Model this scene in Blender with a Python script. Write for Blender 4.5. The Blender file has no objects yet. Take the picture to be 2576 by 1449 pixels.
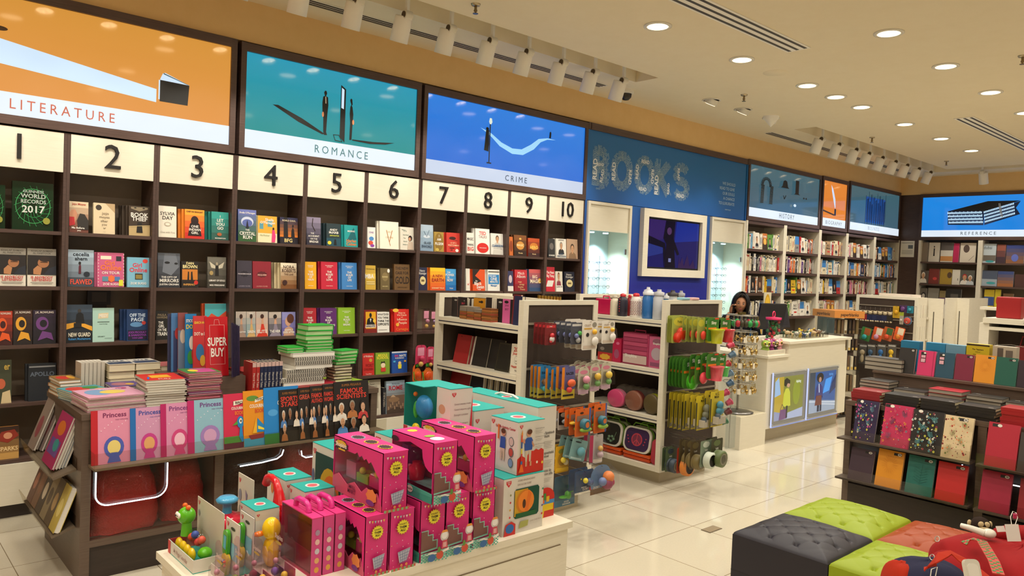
import bpy,bmesh,math,random
from mathutils import Vector,Matrix,Euler
PI=math.pi;rnd=random.Random(7)
C=bpy.context.scene.collection
sc=bpy.context.scene
# ---------------- camera
W,H=2576,1449
CAMP=Vector((0,0,1.66))
FPX,YAW,PITCH,ROLL=1899.0,math.radians(42.103),math.radians(-1.632),math.radians(2.286)
_cy,_sy,_cp,_sp=math.cos(YAW),math.sin(YAW),math.cos(PITCH),math.sin(PITCH)
_f=Vector((_sy*_cp,_cy*_cp,_sp));_r=Vector((_cy,-_sy,0));_u=_r.cross(_f)
_c,_s=math.cos(ROLL),math.sin(ROLL)
RX=_c*_r+_s*_u;RY=-_s*_r+_c*_u
cam=bpy.data.objects.new('camera',bpy.data.cameras.new('camera'));C.objects.link(cam)
cam.matrix_world=Matrix(((RX.x,RY.x,-_f.x,0),(RX.y,RY.y,-_f.y,0),(RX.z,RY.z,-_f.z,1.66),(0,0,0,1)))
cam.data.sensor_width=36;cam.data.lens=FPX/W*36;cam.data.clip_start=0.05
sc.camera=cam
sc.view_settings.view_transform='Standard';sc.view_settings.look='None'
sc.view_settings.exposure=0.0;sc.view_settings.gamma=1;sc.view_settings.use_curve_mapping=False
wd=bpy.data.worlds.new('world');sc.world=wd;wd.use_nodes=True
wd.node_tree.nodes['Background'].inputs[0].default_value=(1.0,.92,.80,1)
wd.node_tree.nodes['Background'].inputs[1].default_value=0.5  # added ambient fill, entering by the open front to brighten ceiling and upper wall
AMB=1.0
# ceiling downlights (x, y) and their light
DOWN=[(4.57,3.55),(5.74,3.55),(6.9,3.55),(8.1,3.55),(9.27,3.55),(10.44,3.55),(11.59,3.55),(7.5,3.55),(5.8,2.37),(6.98,2.37),(8.18,2.37),(9.35,2.37),(10.5,2.37),(11.7,2.37)]
DOWN+=[(x,y)for y in(3.55,2.37)for x in(-1.3,-.13,1.05,2.22,3.4)if(x,y)!=(4.57,3.55)]+[(4.6,2.37)]
DOWN+=[(x,y)for y in(1.1,-.3,-1.7)for x in(-1.3,.5,2.22,4.0,5.8,7.6,9.4,11.2,12.6)]
TILTED=[(6.89,4.6),(7.48,4.58),(8.08,4.58)]
def lamp(kind,loc,energy,col,tgt=None,**k):
 l=bpy.data.lights.new(k.pop('name','lamp_light'),kind);l.energy=energy;l.color=col
 for a,b in k.items():setattr(l,a,b)
 o=bpy.data.objects.new(l.name,l);C.objects.link(o);o.location=loc
 if tgt is not None:o.rotation_euler=(Vector(tgt)-Vector(loc)).to_track_quat('-Z','Y').to_euler()
 return o
WARM=(1.0,.94,.83)
for x,y in DOWN:
 lamp('AREA',(x,y,3.46),11.5 if y>2 else 7,WARM,shape='DISK',size=.15,spread=math.radians(150),name='downlight_beam')
SPOTX=[.27,.67,1.07,1.47,1.87,2.27,2.67,3.07,3.47,3.88,4.28,4.69,5.1,5.5]
SPOTX2=[9.37,9.88,10.4,10.81,11.27,11.74,12.18,12.65,13.14]
for x in SPOTX+SPOTX2:
 lamp('SPOT',(x+.02,4.84,3.2),30,(1.0,.945,.85),(x+.1,5.44,2.0),spot_size=math.radians(66),spot_blend=.6,shadow_soft_size=.04,name='track_spot_beam')
for y in(4.1,3.3,2.5,1.7,.9):
 lamp('SPOT',(13.45,y,3.2),30,(1.0,.945,.85),(14.1,y,2.0),spot_size=math.radians(66),spot_blend=.6,shadow_soft_size=.04,name='track_spot_beam')
for x,y in TILTED:
 lamp('SPOT',(x,y+.02,3.45),35,WARM,(x,5.4,1.4),spot_size=math.radians(60),spot_blend=.7,shadow_soft_size=.05,name='tilted_downlight_beam')
 # ---------------- pixel rays on real planes
def ray(px,py):return RX*((px-W/2)/FPX)-RY*((py-H/2)/FPX)+_f
def onx(px,py,X):d=ray(px,py);return CAMP+d*(X/d.x)
def ony(px,py,Y):d=ray(px,py);return CAMP+d*(Y/d.y)
def onz(px,py,z):d=ray(px,py);return CAMP+d*((z-1.66)/d.z)
# ---------------- materials
def lin(c):return c/12.92 if c<=.04045 else((c+.055)/1.055)**2.4
def rgb(h):return tuple(lin(int(h[i:i+2],16)/255)for i in(1,3,5))
_M={}
def newmat(n):
 m=bpy.data.materials.new(n);m.use_nodes=True
 return m,m.node_tree.nodes,m.node_tree.links,m.node_tree.nodes['Principled BSDF']
def mat(k):
 if not isinstance(k,str):return k
 if k in _M:return _M[k]
 t=k[:k.index('#')]if '#' in k else k
 if '#' not in k:return _M[k]
 m,N,L,B=newmat('paint_'+k.replace('#',''));c=rgb(k[k.index('#'):][:7])
 B.inputs['Base Color'].default_value=(*c,1);B.inputs['Roughness'].default_value=.5
 if t=='G':B.inputs['Roughness'].default_value=.16
 if t=='R':B.inputs['Roughness'].default_value=.85
 if t=='M':B.inputs['Metallic'].default_value=1;B.inputs['Roughness'].default_value=.28
 if t=='E' or t=='F':
  B.inputs['Base Color'].default_value=(c[0]*.12,c[1]*.12,c[2]*.12,1)
  B.inputs['Emission Color'].default_value=(*c,1);B.inputs['Emission Strength'].default_value=.98 if t=='E' else .6
  B.inputs['Roughness'].default_value=.06
 if t=='L':B.inputs['Emission Color'].default_value=(*c,1);B.inputs['Emission Strength'].default_value=6
 if t=='C':
  N.remove(B);T=N.new('ShaderNodeBsdfTransparent');T.inputs[0].default_value=tuple(.5+.5*q for q in c)+(1,)
  Gl=N.new('ShaderNodeBsdfGlossy');Gl.inputs['Roughness'].default_value=.12;Gl.inputs[0].default_value=(.9,.9,.9,1)
  fr=N.new('ShaderNodeLayerWeight');fr.inputs[0].default_value=.25
  ad=N.new('ShaderNodeMath');ad.operation='MULTIPLY_ADD';L.new(fr.outputs['Facing'],ad.inputs[0]);ad.inputs[1].default_value=.12;ad.inputs[2].default_value=.02
  X=N.new('ShaderNodeMixShader');L.new(ad.outputs[0],X.inputs[0]);L.new(T.outputs[0],X.inputs[1]);L.new(Gl.outputs[0],X.inputs[2])
  L.new(X.outputs[0],N['Material Output'].inputs[0])
 elif t in('','G','R'):
  nz=N.new('ShaderNodeTexNoise');nz.inputs['Scale'].default_value=60
  rm=N.new('ShaderNodeMapRange');rm.inputs['To Min'].default_value=max(.05,B.inputs['Roughness'].default_value-.06);rm.inputs['To Max'].default_value=B.inputs['Roughness'].default_value+.06
  L.new(nz.outputs[0],rm.inputs[0]);L.new(rm.outputs[0],B.inputs['Roughness'])
 _M[k]=m;return m
def wood(n,c1,c2,rough=.45,sc_=(1,1,14),axis='Z'):
 m,N,L,B=newmat(n);tc=N.new('ShaderNodeTexCoord');mp=N.new('ShaderNodeMapping')
 mp.inputs['Scale'].default_value=sc_;nz=N.new('ShaderNodeTexNoise');nz.inputs['Scale'].default_value=7;nz.inputs['Detail'].default_value=6;nz.inputs['Roughness'].default_value=.65
 cr=N.new('ShaderNodeValToRGB');cr.color_ramp.elements[0].position=.3;cr.color_ramp.elements[1].position=.7
 cr.color_ramp.elements[0].color=(*rgb(c1),1);cr.color_ramp.elements[1].color=(*rgb(c2),1)
 L.new(tc.outputs['Object'],mp.inputs[0]);L.new(mp.outputs[0],nz.inputs[0]);L.new(nz.outputs[0],cr.inputs[0]);L.new(cr.outputs[0],B.inputs['Base Color'])
 B.inputs['Roughness'].default_value=rough;_M[n]=m;return m
wood('dwood','#3f2e29','#5a463e',.42,(1,1,30));wood('dwoodh','#43312b','#5d4840',.42,(1,30,30))
wood('lam','#ddd6c2','#e7e0ce',.4,(2,2,18));wood('lamh','#dcd5c0','#e6dfcc',.35,(.7,.7,26))
wood('paint','#e2bd80','#e6c287',.8,(1,1,1));wood('ceil','#e9d9b6','#ecddbc',.85,(1,1,1));wood('ceilw','#efe9da','#f2ecdf',.8,(1,1,1))
wood('backp','#857664','#8c7c6a',.6,(1,1,1));wood('greyd','#2f2622','#382e29',.6,(1,1,1))
wood('tablewood','#54443a','#67564a',.4,(1,1,26));wood('blackp','#2a211c','#372b25',.5,(1,1,8))
wood('page','#cfc4a6','#e3d9bd',.8,(1,1,220));wood('pagew','#d9d5ca','#efece4',.8,(1,1,220))
wood('pagek2','#8f877a','#a8a091',.8,(1,1,300));wood('brown','#3a2c24','#44362c',.7,(1,1,1));wood('pagek','#8a8377','#e4dfd2',.8,(1,1,900))
def grad(n,top,bot,z0,z1,e=None):
 m,N,L,B=newmat(n);tc=N.new('ShaderNodeTexCoord');sp=N.new('ShaderNodeSeparateXYZ');mr=N.new('ShaderNodeMapRange')
 mr.inputs[1].default_value=z0;mr.inputs[2].default_value=z1;mx=N.new('ShaderNodeMix');mx.data_type='RGBA'
 mx.inputs[6].default_value=(*rgb(bot),1);mx.inputs[7].default_value=(*rgb(top),1)
 L.new(tc.outputs['Object'],sp.inputs[0]);L.new(sp.outputs[2],mr.inputs[0]);L.new(mr.outputs[0],mx.inputs[0])
 if e:
  L.new(mx.outputs[2],B.inputs['Emission Color']);B.inputs['Emission Strength'].default_value=e;B.inputs['Base Color'].default_value=(.02,.02,.02,1);B.inputs['Roughness'].default_value=.06
 else:L.new(mx.outputs[2],B.inputs['Base Color']);B.inputs['Roughness'].default_value=.5
 _M[n]=m;return m
def floormat():
 m,N,L,B=newmat('floor_tile');tc=N.new('ShaderNodeTexCoord');mp=N.new('ShaderNodeMapping')
 mp.inputs['Location'].default_value=(-4.23,-3.40,0)
 br=N.new('ShaderNodeTexBrick');br.offset=0;br.inputs['Scale'].default_value=1;br.inputs['Brick Width'].default_value=.585;br.inputs['Row Height'].default_value=.585
 br.inputs['Mortar Size'].default_value=.0022;br.inputs['Mortar Smooth'].default_value=.1
 br.inputs['Color1'].default_value=(*rgb('#d3cab6'),1);br.inputs['Color2'].default_value=(*rgb('#cec5af'),1);br.inputs['Mortar'].default_value=(*rgb('#7a6748'),1)
 nz=N.new('ShaderNodeTexNoise');nz.inputs['Scale'].default_value=90;nz.inputs['Detail'].default_value=4
 mx=N.new('ShaderNodeMix');mx.data_type='RGBA';mx.blend_type='MULTIPLY';mx.inputs[0].default_value=.12
 L.new(tc.outputs['Object'],mp.inputs[0]);L.new(mp.outputs[0],br.inputs[0]);L.new(tc.outputs['Object'],nz.inputs[0])
 L.new(br.outputs[0],mx.inputs[6]);L.new(nz.outputs[0],mx.inputs[7]);L.new(mx.outputs[2],B.inputs['Base Color'])
 B.inputs['Roughness'].default_value=.09;_M['floor']=m
floormat()
def fabric(n,col,bump=.3,sc_=400,rough=.9):
 m,N,L,B=newmat(n);nz=N.new('ShaderNodeTexNoise');nz.inputs['Scale'].default_value=sc_
 bp=N.new('ShaderNodeBump');bp.inputs['Strength'].default_value=bump;bp.inputs['Distance'].default_value=.002
 L.new(nz.outputs[0],bp.inputs['Height']);L.new(bp.outputs[0],B.inputs['Normal'])
 B.inputs['Base Color'].default_value=(*rgb(col),1);B.inputs['Roughness'].default_value=rough;B.inputs['Specular IOR Level'].default_value=.3;_M[n]=m
for n,c in(('leatherg','#8b9e12'),('leatherk','#2a2830'),('leathero','#963c06')):fabric(n,c,.12,120,.45)
for n,c in(('redcloth','#931216'),('navycloth','#22243f'),('redstrap','#a8280f'),('fur','#2a1c14'),('furb','#cbb58a'),('blackcloth','#141218')):fabric(n,c)
fabric('hair','#0f0b0b',.5,200,.35);fabric('skin','#b98361',.05,60,.5)
# ---------------- mesh builder
class MB:
 def __init__(s):s.v=[];s.f=[];s.i=[];s.sm=[];s.k=[];s.M=Matrix()
 def mi(s,k):
  if k not in s.k:s.k.append(k)
  return s.k.index(k)
 def add(s,vs,fs,k,sm=False):
  b=len(s.v);M=s.M
  s.v+=[M@Vector(v)for v in vs];j=s.mi(k)
  for f in fs:s.f.append([b+q for q in f]);s.i.append(j);s.sm.append(sm)
  return s
 def box(s,x0,x1,y0,y1,z0,z1,k):
  return s.add([(x,y,z)for z in(z0,z1)for y in(y0,y1)for x in(x0,x1)],[(0,2,3,1),(4,5,7,6),(0,1,5,4),(2,6,7,3),(0,4,6,2),(1,3,7,5)],k)
 def prism(s,pts,y0,y1,k,sm=False):
  n=len(pts)
  s.add([(x,y0,z)for x,z in pts]+[(x,y1,z)for x,z in pts],[list(range(n)),list(range(2*n-1,n-1,-1))],k)
  s.add([(x,y0,z)for x,z in pts]+[(x,y1,z)for x,z in pts],[(i,i+n,(i+1)%n+n,(i+1)%n)for i in range(n)],k,sm);return s
 def slab(s,pts,z0,z1,k):
  n=len(pts)
  return s.add([(x,y,z0)for x,y in pts]+[(x,y,z1)for x,y in pts],[list(range(n))[::-1],list(range(n,2*n))]+[(i,(i+1)%n,(i+1)%n+n,i+n)for i in range(n)],k)
 def lathe(s,prof,k,n=20,c=(0,0,0)):
  vs=[(c[0]+r*math.cos(2*PI*i/n),c[1]+r*math.sin(2*PI*i/n),c[2]+z)for r,z in prof for i in range(n)]
  fs=[(j*n+i,j*n+(i+1)%n,(j+1)*n+(i+1)%n,(j+1)*n+i)for j in range(len(prof)-1)for i in range(n)]
  s.add(vs,fs,k,True)
  if prof[0][0]>1e-4:s.add(vs[:n],[list(range(n))[::-1]],k)
  if prof[-1][0]>1e-4:s.add(vs[-n:],[list(range(n))],k)
  return s
 def ball(s,c,r,k,n=14,m=9):
  r=(r,r,r)if isinstance(r,(int,float))else r
  vs=[(c[0]+r[0]*math.sin(PI*j/m)*math.cos(2*PI*i/n),c[1]+r[1]*math.sin(PI*j/m)*math.sin(2*PI*i/n),c[2]+r[2]*math.cos(PI*j/m))for j in range(m+1)for i in range(n)]
  return s.add(vs,[(j*n+i,(j+1)*n+i,(j+1)*n+(i+1)%n,j*n+(i+1)%n)for j in range(m)for i in range(n)],k,True)
 def tube(s,pts,r,k,n=8,closed=False,flat=1):
  P=[Vector(p)for p in pts];m=len(P);vs=[];up=Vector((0,0,1))
  for a in range(m):
   d=(P[(a+1)%m]if closed or a<m-1 else P[a])-(P[a-1]if closed or a>0 else P[a]);d.normalize()
   if abs(d.dot(up))>.98:up=Vector((0,1,0))if abs(d.y)<.9 else Vector((1,0,0))
   x=d.cross(up).normalized();y=x.cross(d);up=y
   rr=r[a]if isinstance(r,(list,tuple))else r
   vs+=[P[a]+x*rr*math.cos(2*PI*i/n)+y*rr*flat*math.sin(2*PI*i/n)for i in range(n)]
  fs=[(a*n+i,a*n+(i+1)%n,((a+1)%m)*n+(i+1)%n,((a+1)%m)*n+i)for a in range(m if closed else m-1)for i in range(n)]
  s.add(vs,fs,k,True)
  if not closed:s.add(vs[:n],[list(range(n))[::-1]],k);s.add(vs[-n:],[list(range(n))],k)
  return s
 def rod(s,a,b,r,k,n=10):return s.tube([a,b],r,k,n)
 # art: flat printed shapes on the plane z=0 of matrix A (x right, y up), w x h metres
 def art(s,A,w,h,spec,e=.0004,lvl=0):
  old=s.M;s.M=old@A;q=lvl
  for it in spec:
   q+=1;z=e*q;t=it[0]
   if t=='r':_,x,y,a,b,k=it;s.add([(x*w,y*h,z),((x+a)*w,y*h,z),((x+a)*w,(y+b)*h,z),(x*w,(y+b)*h,z)],[(0,1,2,3)],k)
   elif t=='e':
    _,x,y,a,b,k=it;n=18
    s.add([((x+a*math.cos(2*PI*i/n))*w,(y+b*math.sin(2*PI*i/n))*h,z)for i in range(n)],[list(range(n))],k)
   elif t=='p':_,pts,k=it;s.add([(x*w,y*h,z)for x,y in pts],[list(range(len(pts)))],k)
   elif t=='s':
    _,x,y,a,b,n,k=it
    s.add([((x+a*(1 if i%2 else .82)*math.cos(PI*i/n))*w,(y+b*(1 if i%2 else .82)*math.sin(PI*i/n))*h,z)for i in range(2*n)],[list(range(2*n))],k)
   elif t=='l':
    _,pts,wd_,k=it
    for(x0,y0),(x1,y1)in zip(pts,pts[1:]):
     d=Vector(((x1-x0)*w,(y1-y0)*h));
     if d.length<1e-9:continue
     nn=Vector((-d.y,d.x)).normalized()*wd_*w/2;dd=d.normalized()*wd_*w*.25
     a=Vector((x0*w,y0*h))-dd;b=Vector((x1*w,y1*h))+dd
     s.add([(*(a-nn),z),(*(b-nn),z),(*(b+nn),z),(*(a+nn),z)],[(0,1,2,3)],k)
   elif t=='t':
    txt,cx,cy,hh,k=it[1:6];mw=it[6]if len(it)>6 else .9;rot=it[7]if len(it)>7 else 0;bold=it[8]if len(it)>8 else 1;track=it[9]if len(it)>9 else 0
    text(s,txt,cx*w,cy*h,hh*h,mw*w,k,z,rot,bold,track)
  s.M=old;return s
 def mesh(s,name):
  me=bpy.data.meshes.new(name);me.from_pydata([tuple(v)for v in s.v],[],s.f)
  for k in s.k:me.materials.append(mat(k))
  me.polygons.foreach_set('material_index',s.i);me.polygons.foreach_set('use_smooth',s.sm);me.update();return me
 def obj(s,name,parent=None,bevel=0,seg=2):
  o=bpy.data.objects.new(name,s.mesh(name));C.objects.link(o)
  if parent:o.parent=parent
  if bevel:
   b=o.modifiers.new('bevel','BEVEL');b.width=bevel;b.segments=seg;b.limit_method='ANGLE';b.angle_limit=.6
  return o
  # glyph cache from Blender's own font
GL={}
def glyphs():
 chars="ABCDEFGHIJKLMNOPQRSTUVWXYZabcdefghijklmnopqrstuvwxyz0123456789!&'?.,-:"
 tmp=[]
 def mk(body,bold):
  cu=bpy.data.curves.new('g','FONT');cu.body=body;cu.size=1;cu.resolution_u=2;cu.offset=.022 if bold else 0;cu.fill_mode='FRONT'
  o=bpy.data.objects.new('g',cu);C.objects.link(o);tmp.append((o,cu));return o
 L=[(ch,b,mk(ch,b),mk(ch+'I',b))for b in(0,1)for ch in chars]
 dg=bpy.context.evaluated_depsgraph_get();dg.update()
 def data(o):
  e=o.evaluated_get(dg);me=e.to_mesh();v=[tuple(p.co[:2])for p in me.vertices];f=[tuple(p.vertices)for p in me.polygons];e.to_mesh_clear();return v,f
 D={(ch,b):(data(o),data(o2))for ch,b,o,o2 in L}
 capI={b:D[('I',b)][0][0]for b in(0,1)};cap=max(v[1]for v in capI[0])
 for(ch,b),((v,f),(v2,f2))in D.items():
  adv=max(p[0]for p in v2)-max(p[0]for p in capI[b])
  GL[(ch,b)]=([(p[0]/cap,p[1]/cap)for p in v],f,adv/cap)
 for o,cu in tmp:bpy.data.objects.remove(o);bpy.data.curves.remove(cu)
glyphs()
def text(mb,txt,cx,cy,hh,mw,k,z,rot=0,bold=1,track=0):
 x=0;vs=[];fs=[]
 for ch in txt:
  if ch==' ':x+=.38+track;continue
  g=GL.get((ch,bold))or GL[('-',bold)]
  b=len(vs);vs+=[(x+p[0],p[1])for p in g[0]];fs+=[[b+q for q in f]for f in g[1]];x+=g[2]+track
 if not vs:return
 wid=max(v[0]for v in vs);sx=hh
 if wid*hh>mw:sx=mw/wid
 sy=max(min(hh,sx*1.7),.0001);c,s_=math.cos(math.radians(rot)),math.sin(math.radians(rot))
 out=[]
 for a,b in vs:
  a=(a-wid/2)*sx;b=(b-.5)*sy;out.append((cx+a*c-b*s_,cy+a*s_+b*c,z))
 mb.add(out,fs,k)
 # planes for art: front (-y side), left side (-x), top
def Pfront(x,y,z):return Matrix.Translation((x,y,z))@Matrix.Rotation(PI/2,4,'X')
def Pleft(x,y,z):return Matrix.Translation((x,y,z))@Matrix.Rotation(-PI/2,4,'Z')@Matrix.Rotation(PI/2,4,'X')
def Ptop(x,y,z):return Matrix.Translation((x,y,z))
# ---------------- scene objects
def tag(o,label,cat,group=None,kind=None):
 if label:o['label']=label
 if cat:o['category']=cat
 if group:o['group']=group
 if kind:o['kind']=kind
 return o
def thing(name,label,cat,loc=(0,0,0),rz=0,group=None):
 o=bpy.data.objects.new(name,None);o.empty_display_size=.05;C.objects.link(o);o.location=loc;o.rotation_euler=(0,0,rz)
 return tag(o,label,cat,group)
def place(o,loc,rz=0,rx=0,ry=0):
 o.location=loc;o.rotation_euler=(Matrix.Rotation(rz,4,'Z')@Matrix.Rotation(rx,4,'X')@Matrix.Rotation(ry,4,'Y')).to_euler();return o
def dup(r,loc,rz=None,label=None,group=None):
 n=r.copy();C.objects.link(n);n.location=loc
 if rz is not None:n.rotation_euler=(0,0,rz)
 if label:n['label']=label
 if group:n['group']=group
 for ch in list(r.children):
  c=ch.copy();C.objects.link(c);c.parent=n
  for g in list(ch.children):d=g.copy();C.objects.link(d);d.parent=c
 return n
def struct(name,mb,parent=None,**k):
 o=mb.obj(name,parent,**k)
 if not parent:o['kind']='structure'
 return o
A90=-PI/2
# ================= the room
WY=5.4;RXX=14.1;CZ=3.5
b=MB();b.box(-3,15.2,-4,6.0,-.05,0,'floor');struct('floor',b)
b=MB()
cut=[(-.2,5.80,4.47,4.74),(8.86,13.3,4.42,4.70),(13.3,13.6,-3.5,4.70)]
xs=sorted({-3,15.2,*[c for q in cut for c in q[:2]]});ys=sorted({-4,6.0,*[c for q in cut for c in q[2:]]})
for x0,x1 in zip(xs,xs[1:]):
 for y0,y1 in zip(ys,ys[1:]):
  mx,my=(x0+x1)/2,(y0+y1)/2
  if any(c[0]<mx<c[1]and c[2]<my<c[3]for c in cut):b.box(x0,x1,y0,y1,CZ+.17,CZ+.2,'ceilw')
  else:b.box(x0,x1,y0,y1,CZ,CZ+.17,'ceil')
struct('ceiling',b)
b=MB();b.box(-3.1,-3,-4,6,0,3.7,'paint');struct('wall_left',b)
b=MB();b.box(-3,15.2,-4.1,-4,3.0,3.7,'paint');struct('wall_front',b)
b=MB();b.box(-3,15.2,5.74,5.85,0,CZ,'backp');b.box(-3,14.6,WY+.02,5.74,3.21,CZ,'paint');struct('wall_back',b)
b=MB();b.box(RXX+.34,RXX+.45,-4,6,0,CZ,'backp');b.box(RXX+.02,RXX+.34,-4,5.42,3.2,CZ,'paint');struct('wall_right',b)
b=MB();b.box(14.142,14.45,5.062,5.73,0,3.2,'dwood');struct('trim_1',b)
# ---- dark book wall, bays 1-10
BX=[.0,.555,1.09,1.62,2.155,2.70,3.235,3.77,4.275,4.80,5.32,5.86]
SH=[1.765,1.42,1.06,.705,.36]
for bi in range(len(BX)-1):
 x0,x1=BX[bi],BX[bi+1];n=bi
 where='at the left edge of the picture' if n==0 else 'under number %d'%n
 t=thing('bookcase_bay','dark wood bookcase bay %s with white number board and white base drawer'%where if n else 'dark wood bookcase bay beyond the left edge, before number 1','bookcase',(x0,WY,0),0,'dark bookcase bays of the long wall')
 w=x1-x0
 b=MB();b.box(0.0005,.018,0,.33,.34,2.38,'dwood').box(w-.018,w-.0005,0,.33,.34,2.38,'dwood').box(0,w,.03,.33,0,.08,'greyd').box(.018,w-.018,.31,.33,.36,2.4,'backp').box(.018,w-.018,.26,.31,1.0,2.36,'backp');b.box(.018,w-.018,0,.33,2.36,2.38,'dwoodh')
 b.obj('carcass',t)
 for z in SH:MB().box(.018,w-.018,.012,.31 if z<1 else .26,z-.022,z,'dwoodh').obj('shelf',t)
 q=MB().box(.02,w-.02,-.002,.02,2.135,2.378,'lamh').obj('number_board',t)
 if n==7:BAY7=t
 if n==6:BAY6=t
 if n:
  g=MB();g.M=Pfront(0,-.002,0)
  text(g,str(n),w/2-(.01),2.265,.15,.4,'#1c1714',.012,0,0);k=len(g.v)
  text(g,str(n),w/2-(.01),2.265,.15,.4,'#1c1714',.0005,0,0)
  for z in range(1,9):text(g,str(n),w/2-.01,2.265,.15,.4,'#1c1714',.012*z/9,0,0)
  g.obj('number',q)
 MB().box(.002,w-.002,-.005,.33,.085,.335,'lamh').obj('base_drawer',t)
 # ---- light boxes
def LB(name,label,x0,x1,z0,z1,spec,fr=(.04,.04),parent=None,group='sign light boxes over the shelves',side=0,Y0=None,e='E'):
 w=x1-x0;h=z1-z0
 t=thing(name,label,'sign',(x0,WY if not side else Y0,z0)if not side else(RXX,x1,z0),0 if not side else A90,group)
 MB().box(-fr[0],0,-.012,.3,-.055,h+.06,'dwood').box(w,w+fr[1],-.012,.3,-.055,h+.06,'dwood').box(0,w,-.012,.3,h,h+.06,'dwoodh').box(0,w,-.012,.3,-.055,0,'dwoodh').obj('frame',t)
 b=MB().box(.001,w-.001,.004,.29,.001,h-.001,spec[0]);b.art(Pfront(0,.004,0),w,h,spec[1:],e=.0006);b.obj('lit_panel',t)
 return t
grad('lbteal','#1c96b4','#0f9088',0,.7,1.0);grad('lborange','#d39038','#e8984a',0,.7,1.0);grad('lbblue','#1f7cdc','#1468d4',0,.7,1.0);grad('lbref','#1a86e0','#1080dc',0,.7,1.0)
grad('lbgrey','#46707c','#4c6f86',0,.7,.7)
WB='E#dfeaf6';K='#14120f'
lit=['lborange',('p',[(0,.80),(.765,.44),(.765,.315),(0,.52)],'E#cfe6fb'),('r',0,0,1,.195,WB),('p',[(.775,.33),(.862,.33),(.866,.53),(.775,.535)],K),('p',[(.775,.535),(.866,.53),(.79,.61),(.783,.60),(.776,.55)],'E#cfe6fb'),('l',[(.773,.53),(.773,.35)],.004,'E#cfe6fb'),('t','LITERATURE',.508,.10,.085,'#a8563f',.275,0,0,.35)]
for q in(.62,.66,.70):lit.append(('l',[(.862,.532),(.785,.54+q*.09)],.0015,'#7fa7c0'))
lit.append(('e',.345,.72,.02,.02,'#5a4230'))
LB('category_sign','orange lit sign reading LITERATURE with a black book casting a white beam',.0,2.10,2.445,3.14,lit)
man=[(.418,.735),(.424,.76),(.432,.758),(.436,.73),(.430,.70),(.442,.69),(.445,.60),(.441,.50),(.437,.30),(.443,.265),(.425,.262),(.420,.30),(.418,.45),(.412,.52),(.410,.62),(.414,.69),(.424,.70)]
wom=[(.572,.71),(.578,.73),(.585,.72),(.588,.66),(.583,.65),(.588,.63),(.594,.55),(.591,.42),(.588,.255),(.574,.25),(.576,.45),(.572,.55),(.574,.63),(.580,.66),(.574,.69)]
rom=['lbteal',('r',0,0,1,.195,WB),('p',[(.14,.50),(.17,.505),(.30,.405),(.43,.275),(.415,.265),(.28,.36)],K),('p',man,K),('p',wom,K),('l',[(.428,.69),(.43,.62)],.006,'#e8e8e8'),('e',.415,.49,.006,.03,'#d98f63'),('e',.594,.46,.006,.03,'#d98f63'),('p',[(.515,.265),(.515,.86),(.545,.82),(.545,.21)],K),('p',[(.52,.60),(.52,.83),(.535,.81),(.535,.59)],'E#cfe6fb'),('l',[(.478,.28),(.51,.285),(.53,.215),(.49,.22),(.478,.28)],.004,K),('p',[(.59,.262),(.72,.27),(.86,.30),(.80,.262),(.70,.24),(.59,.248)],K),('t','ROMANCE',.53,.095,.085,'#3d6c72',.32,0,0,.35)]
LB('category_sign','teal lit sign reading ROMANCE with a man and woman either side of a door',2.21,3.70,2.445,3.135,rom)
wave=[(.30,.70),(.36,.66),(.43,.555),(.50,.50),(.56,.51),(.62,.60),(.67,.70),(.73,.735),(.79,.73),(.73,.715),(.685,.66),(.64,.54),(.57,.435),(.50,.425),(.42,.50),(.37,.60),(.32,.675)]
cri=['lbblue',('r',0,0,1,.18,'E#c3cfe4'),('p',wave,'E#9fd6f8'),('l',[(.358,.25),(.358,.80)],.006,K),('p',[(.35,.80),(.354,.85),(.366,.85),(.37,.80),(.364,.77),(.355,.77)],'E#dfe8d8'),('l',[(.345,.25),(.37,.25)],.006,K),('p',[(.333,.68),(.352,.69),(.354,.50),(.352,.40),(.325,.41),(.330,.55)],K),('e',.341,.70,.009,.022,K),('p',[(.74,.74),(.752,.74),(.754,.82),(.748,.84),(.742,.82)],K),('t','CRIME',.53,.085,.075,'#2a3b55',.24,0,0,.35)]
LB('category_sign','deep blue lit sign reading CRIME with a street lamp and pale ribbon road',3.81,5.82,2.44,3.13,cri)
GB='E#93a9b8'
wig=[('l',[(.22+.075*math.cos(a),.64+.17*math.sin(a)),(.22+.045*math.cos(a),.64+.12*math.sin(a))],.008,'#22282a')for a in[PI*i/16 for i in range(17)]]
wig+=[('l',[(x-.018*s,y),(x+.02*s,y+.005)],.009,'#22282a')for s in(1,-1)for y in[.30+i*.03 for i in range(12)]for x in[.22-.058*s-.0*y]]
his=['lbgrey',('r',0,0,1,.175,WB)]+wig+[('p',[(.40,.66),(.42,.69),(.435,.80),(.46,.82),(.485,.80),(.50,.69),(.52,.66)],'#1a2024'),('p',[(.59,.57),(.61,.59),(.61,.86),(.66,.86),(.66,.59),(.685,.57)],'#2c2521'),('l',[(.44,.50),(.455,.44),(.475,.51)],.01,'#1a2024'),('e',.74,.52,.012,.02,'#22282a'),('e',.775,.52,.012,.02,'#22282a'),('e',.61,.34,.02,.03,'E#cfe0ea'),('t','HISTORY',.50,.09,.095,'#3c4a56',.22,0,0,.25)]
LB('category_sign','dull grey-blue sign reading HISTORY with a striped headdress and hats',9.06,11.03,2.46,3.15,his)
bio=['E#dd8236',('r',0,0,1,.18,WB),('p',[(.52,.42),(.44,.60),(.36,.80),(.33,.93),(.42,.83),(.52,.62),(.54,.45)],'E#cfe0ff'),('r',.50,.26,.07,.15,'#1b2440'),('l',[(.50,.27),(.02,.34)],.03,'#3b2b25'),('t','BIOGRAPHY',.50,.09,.08,'#6a6f78',.85,0,0,.25)]
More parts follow.
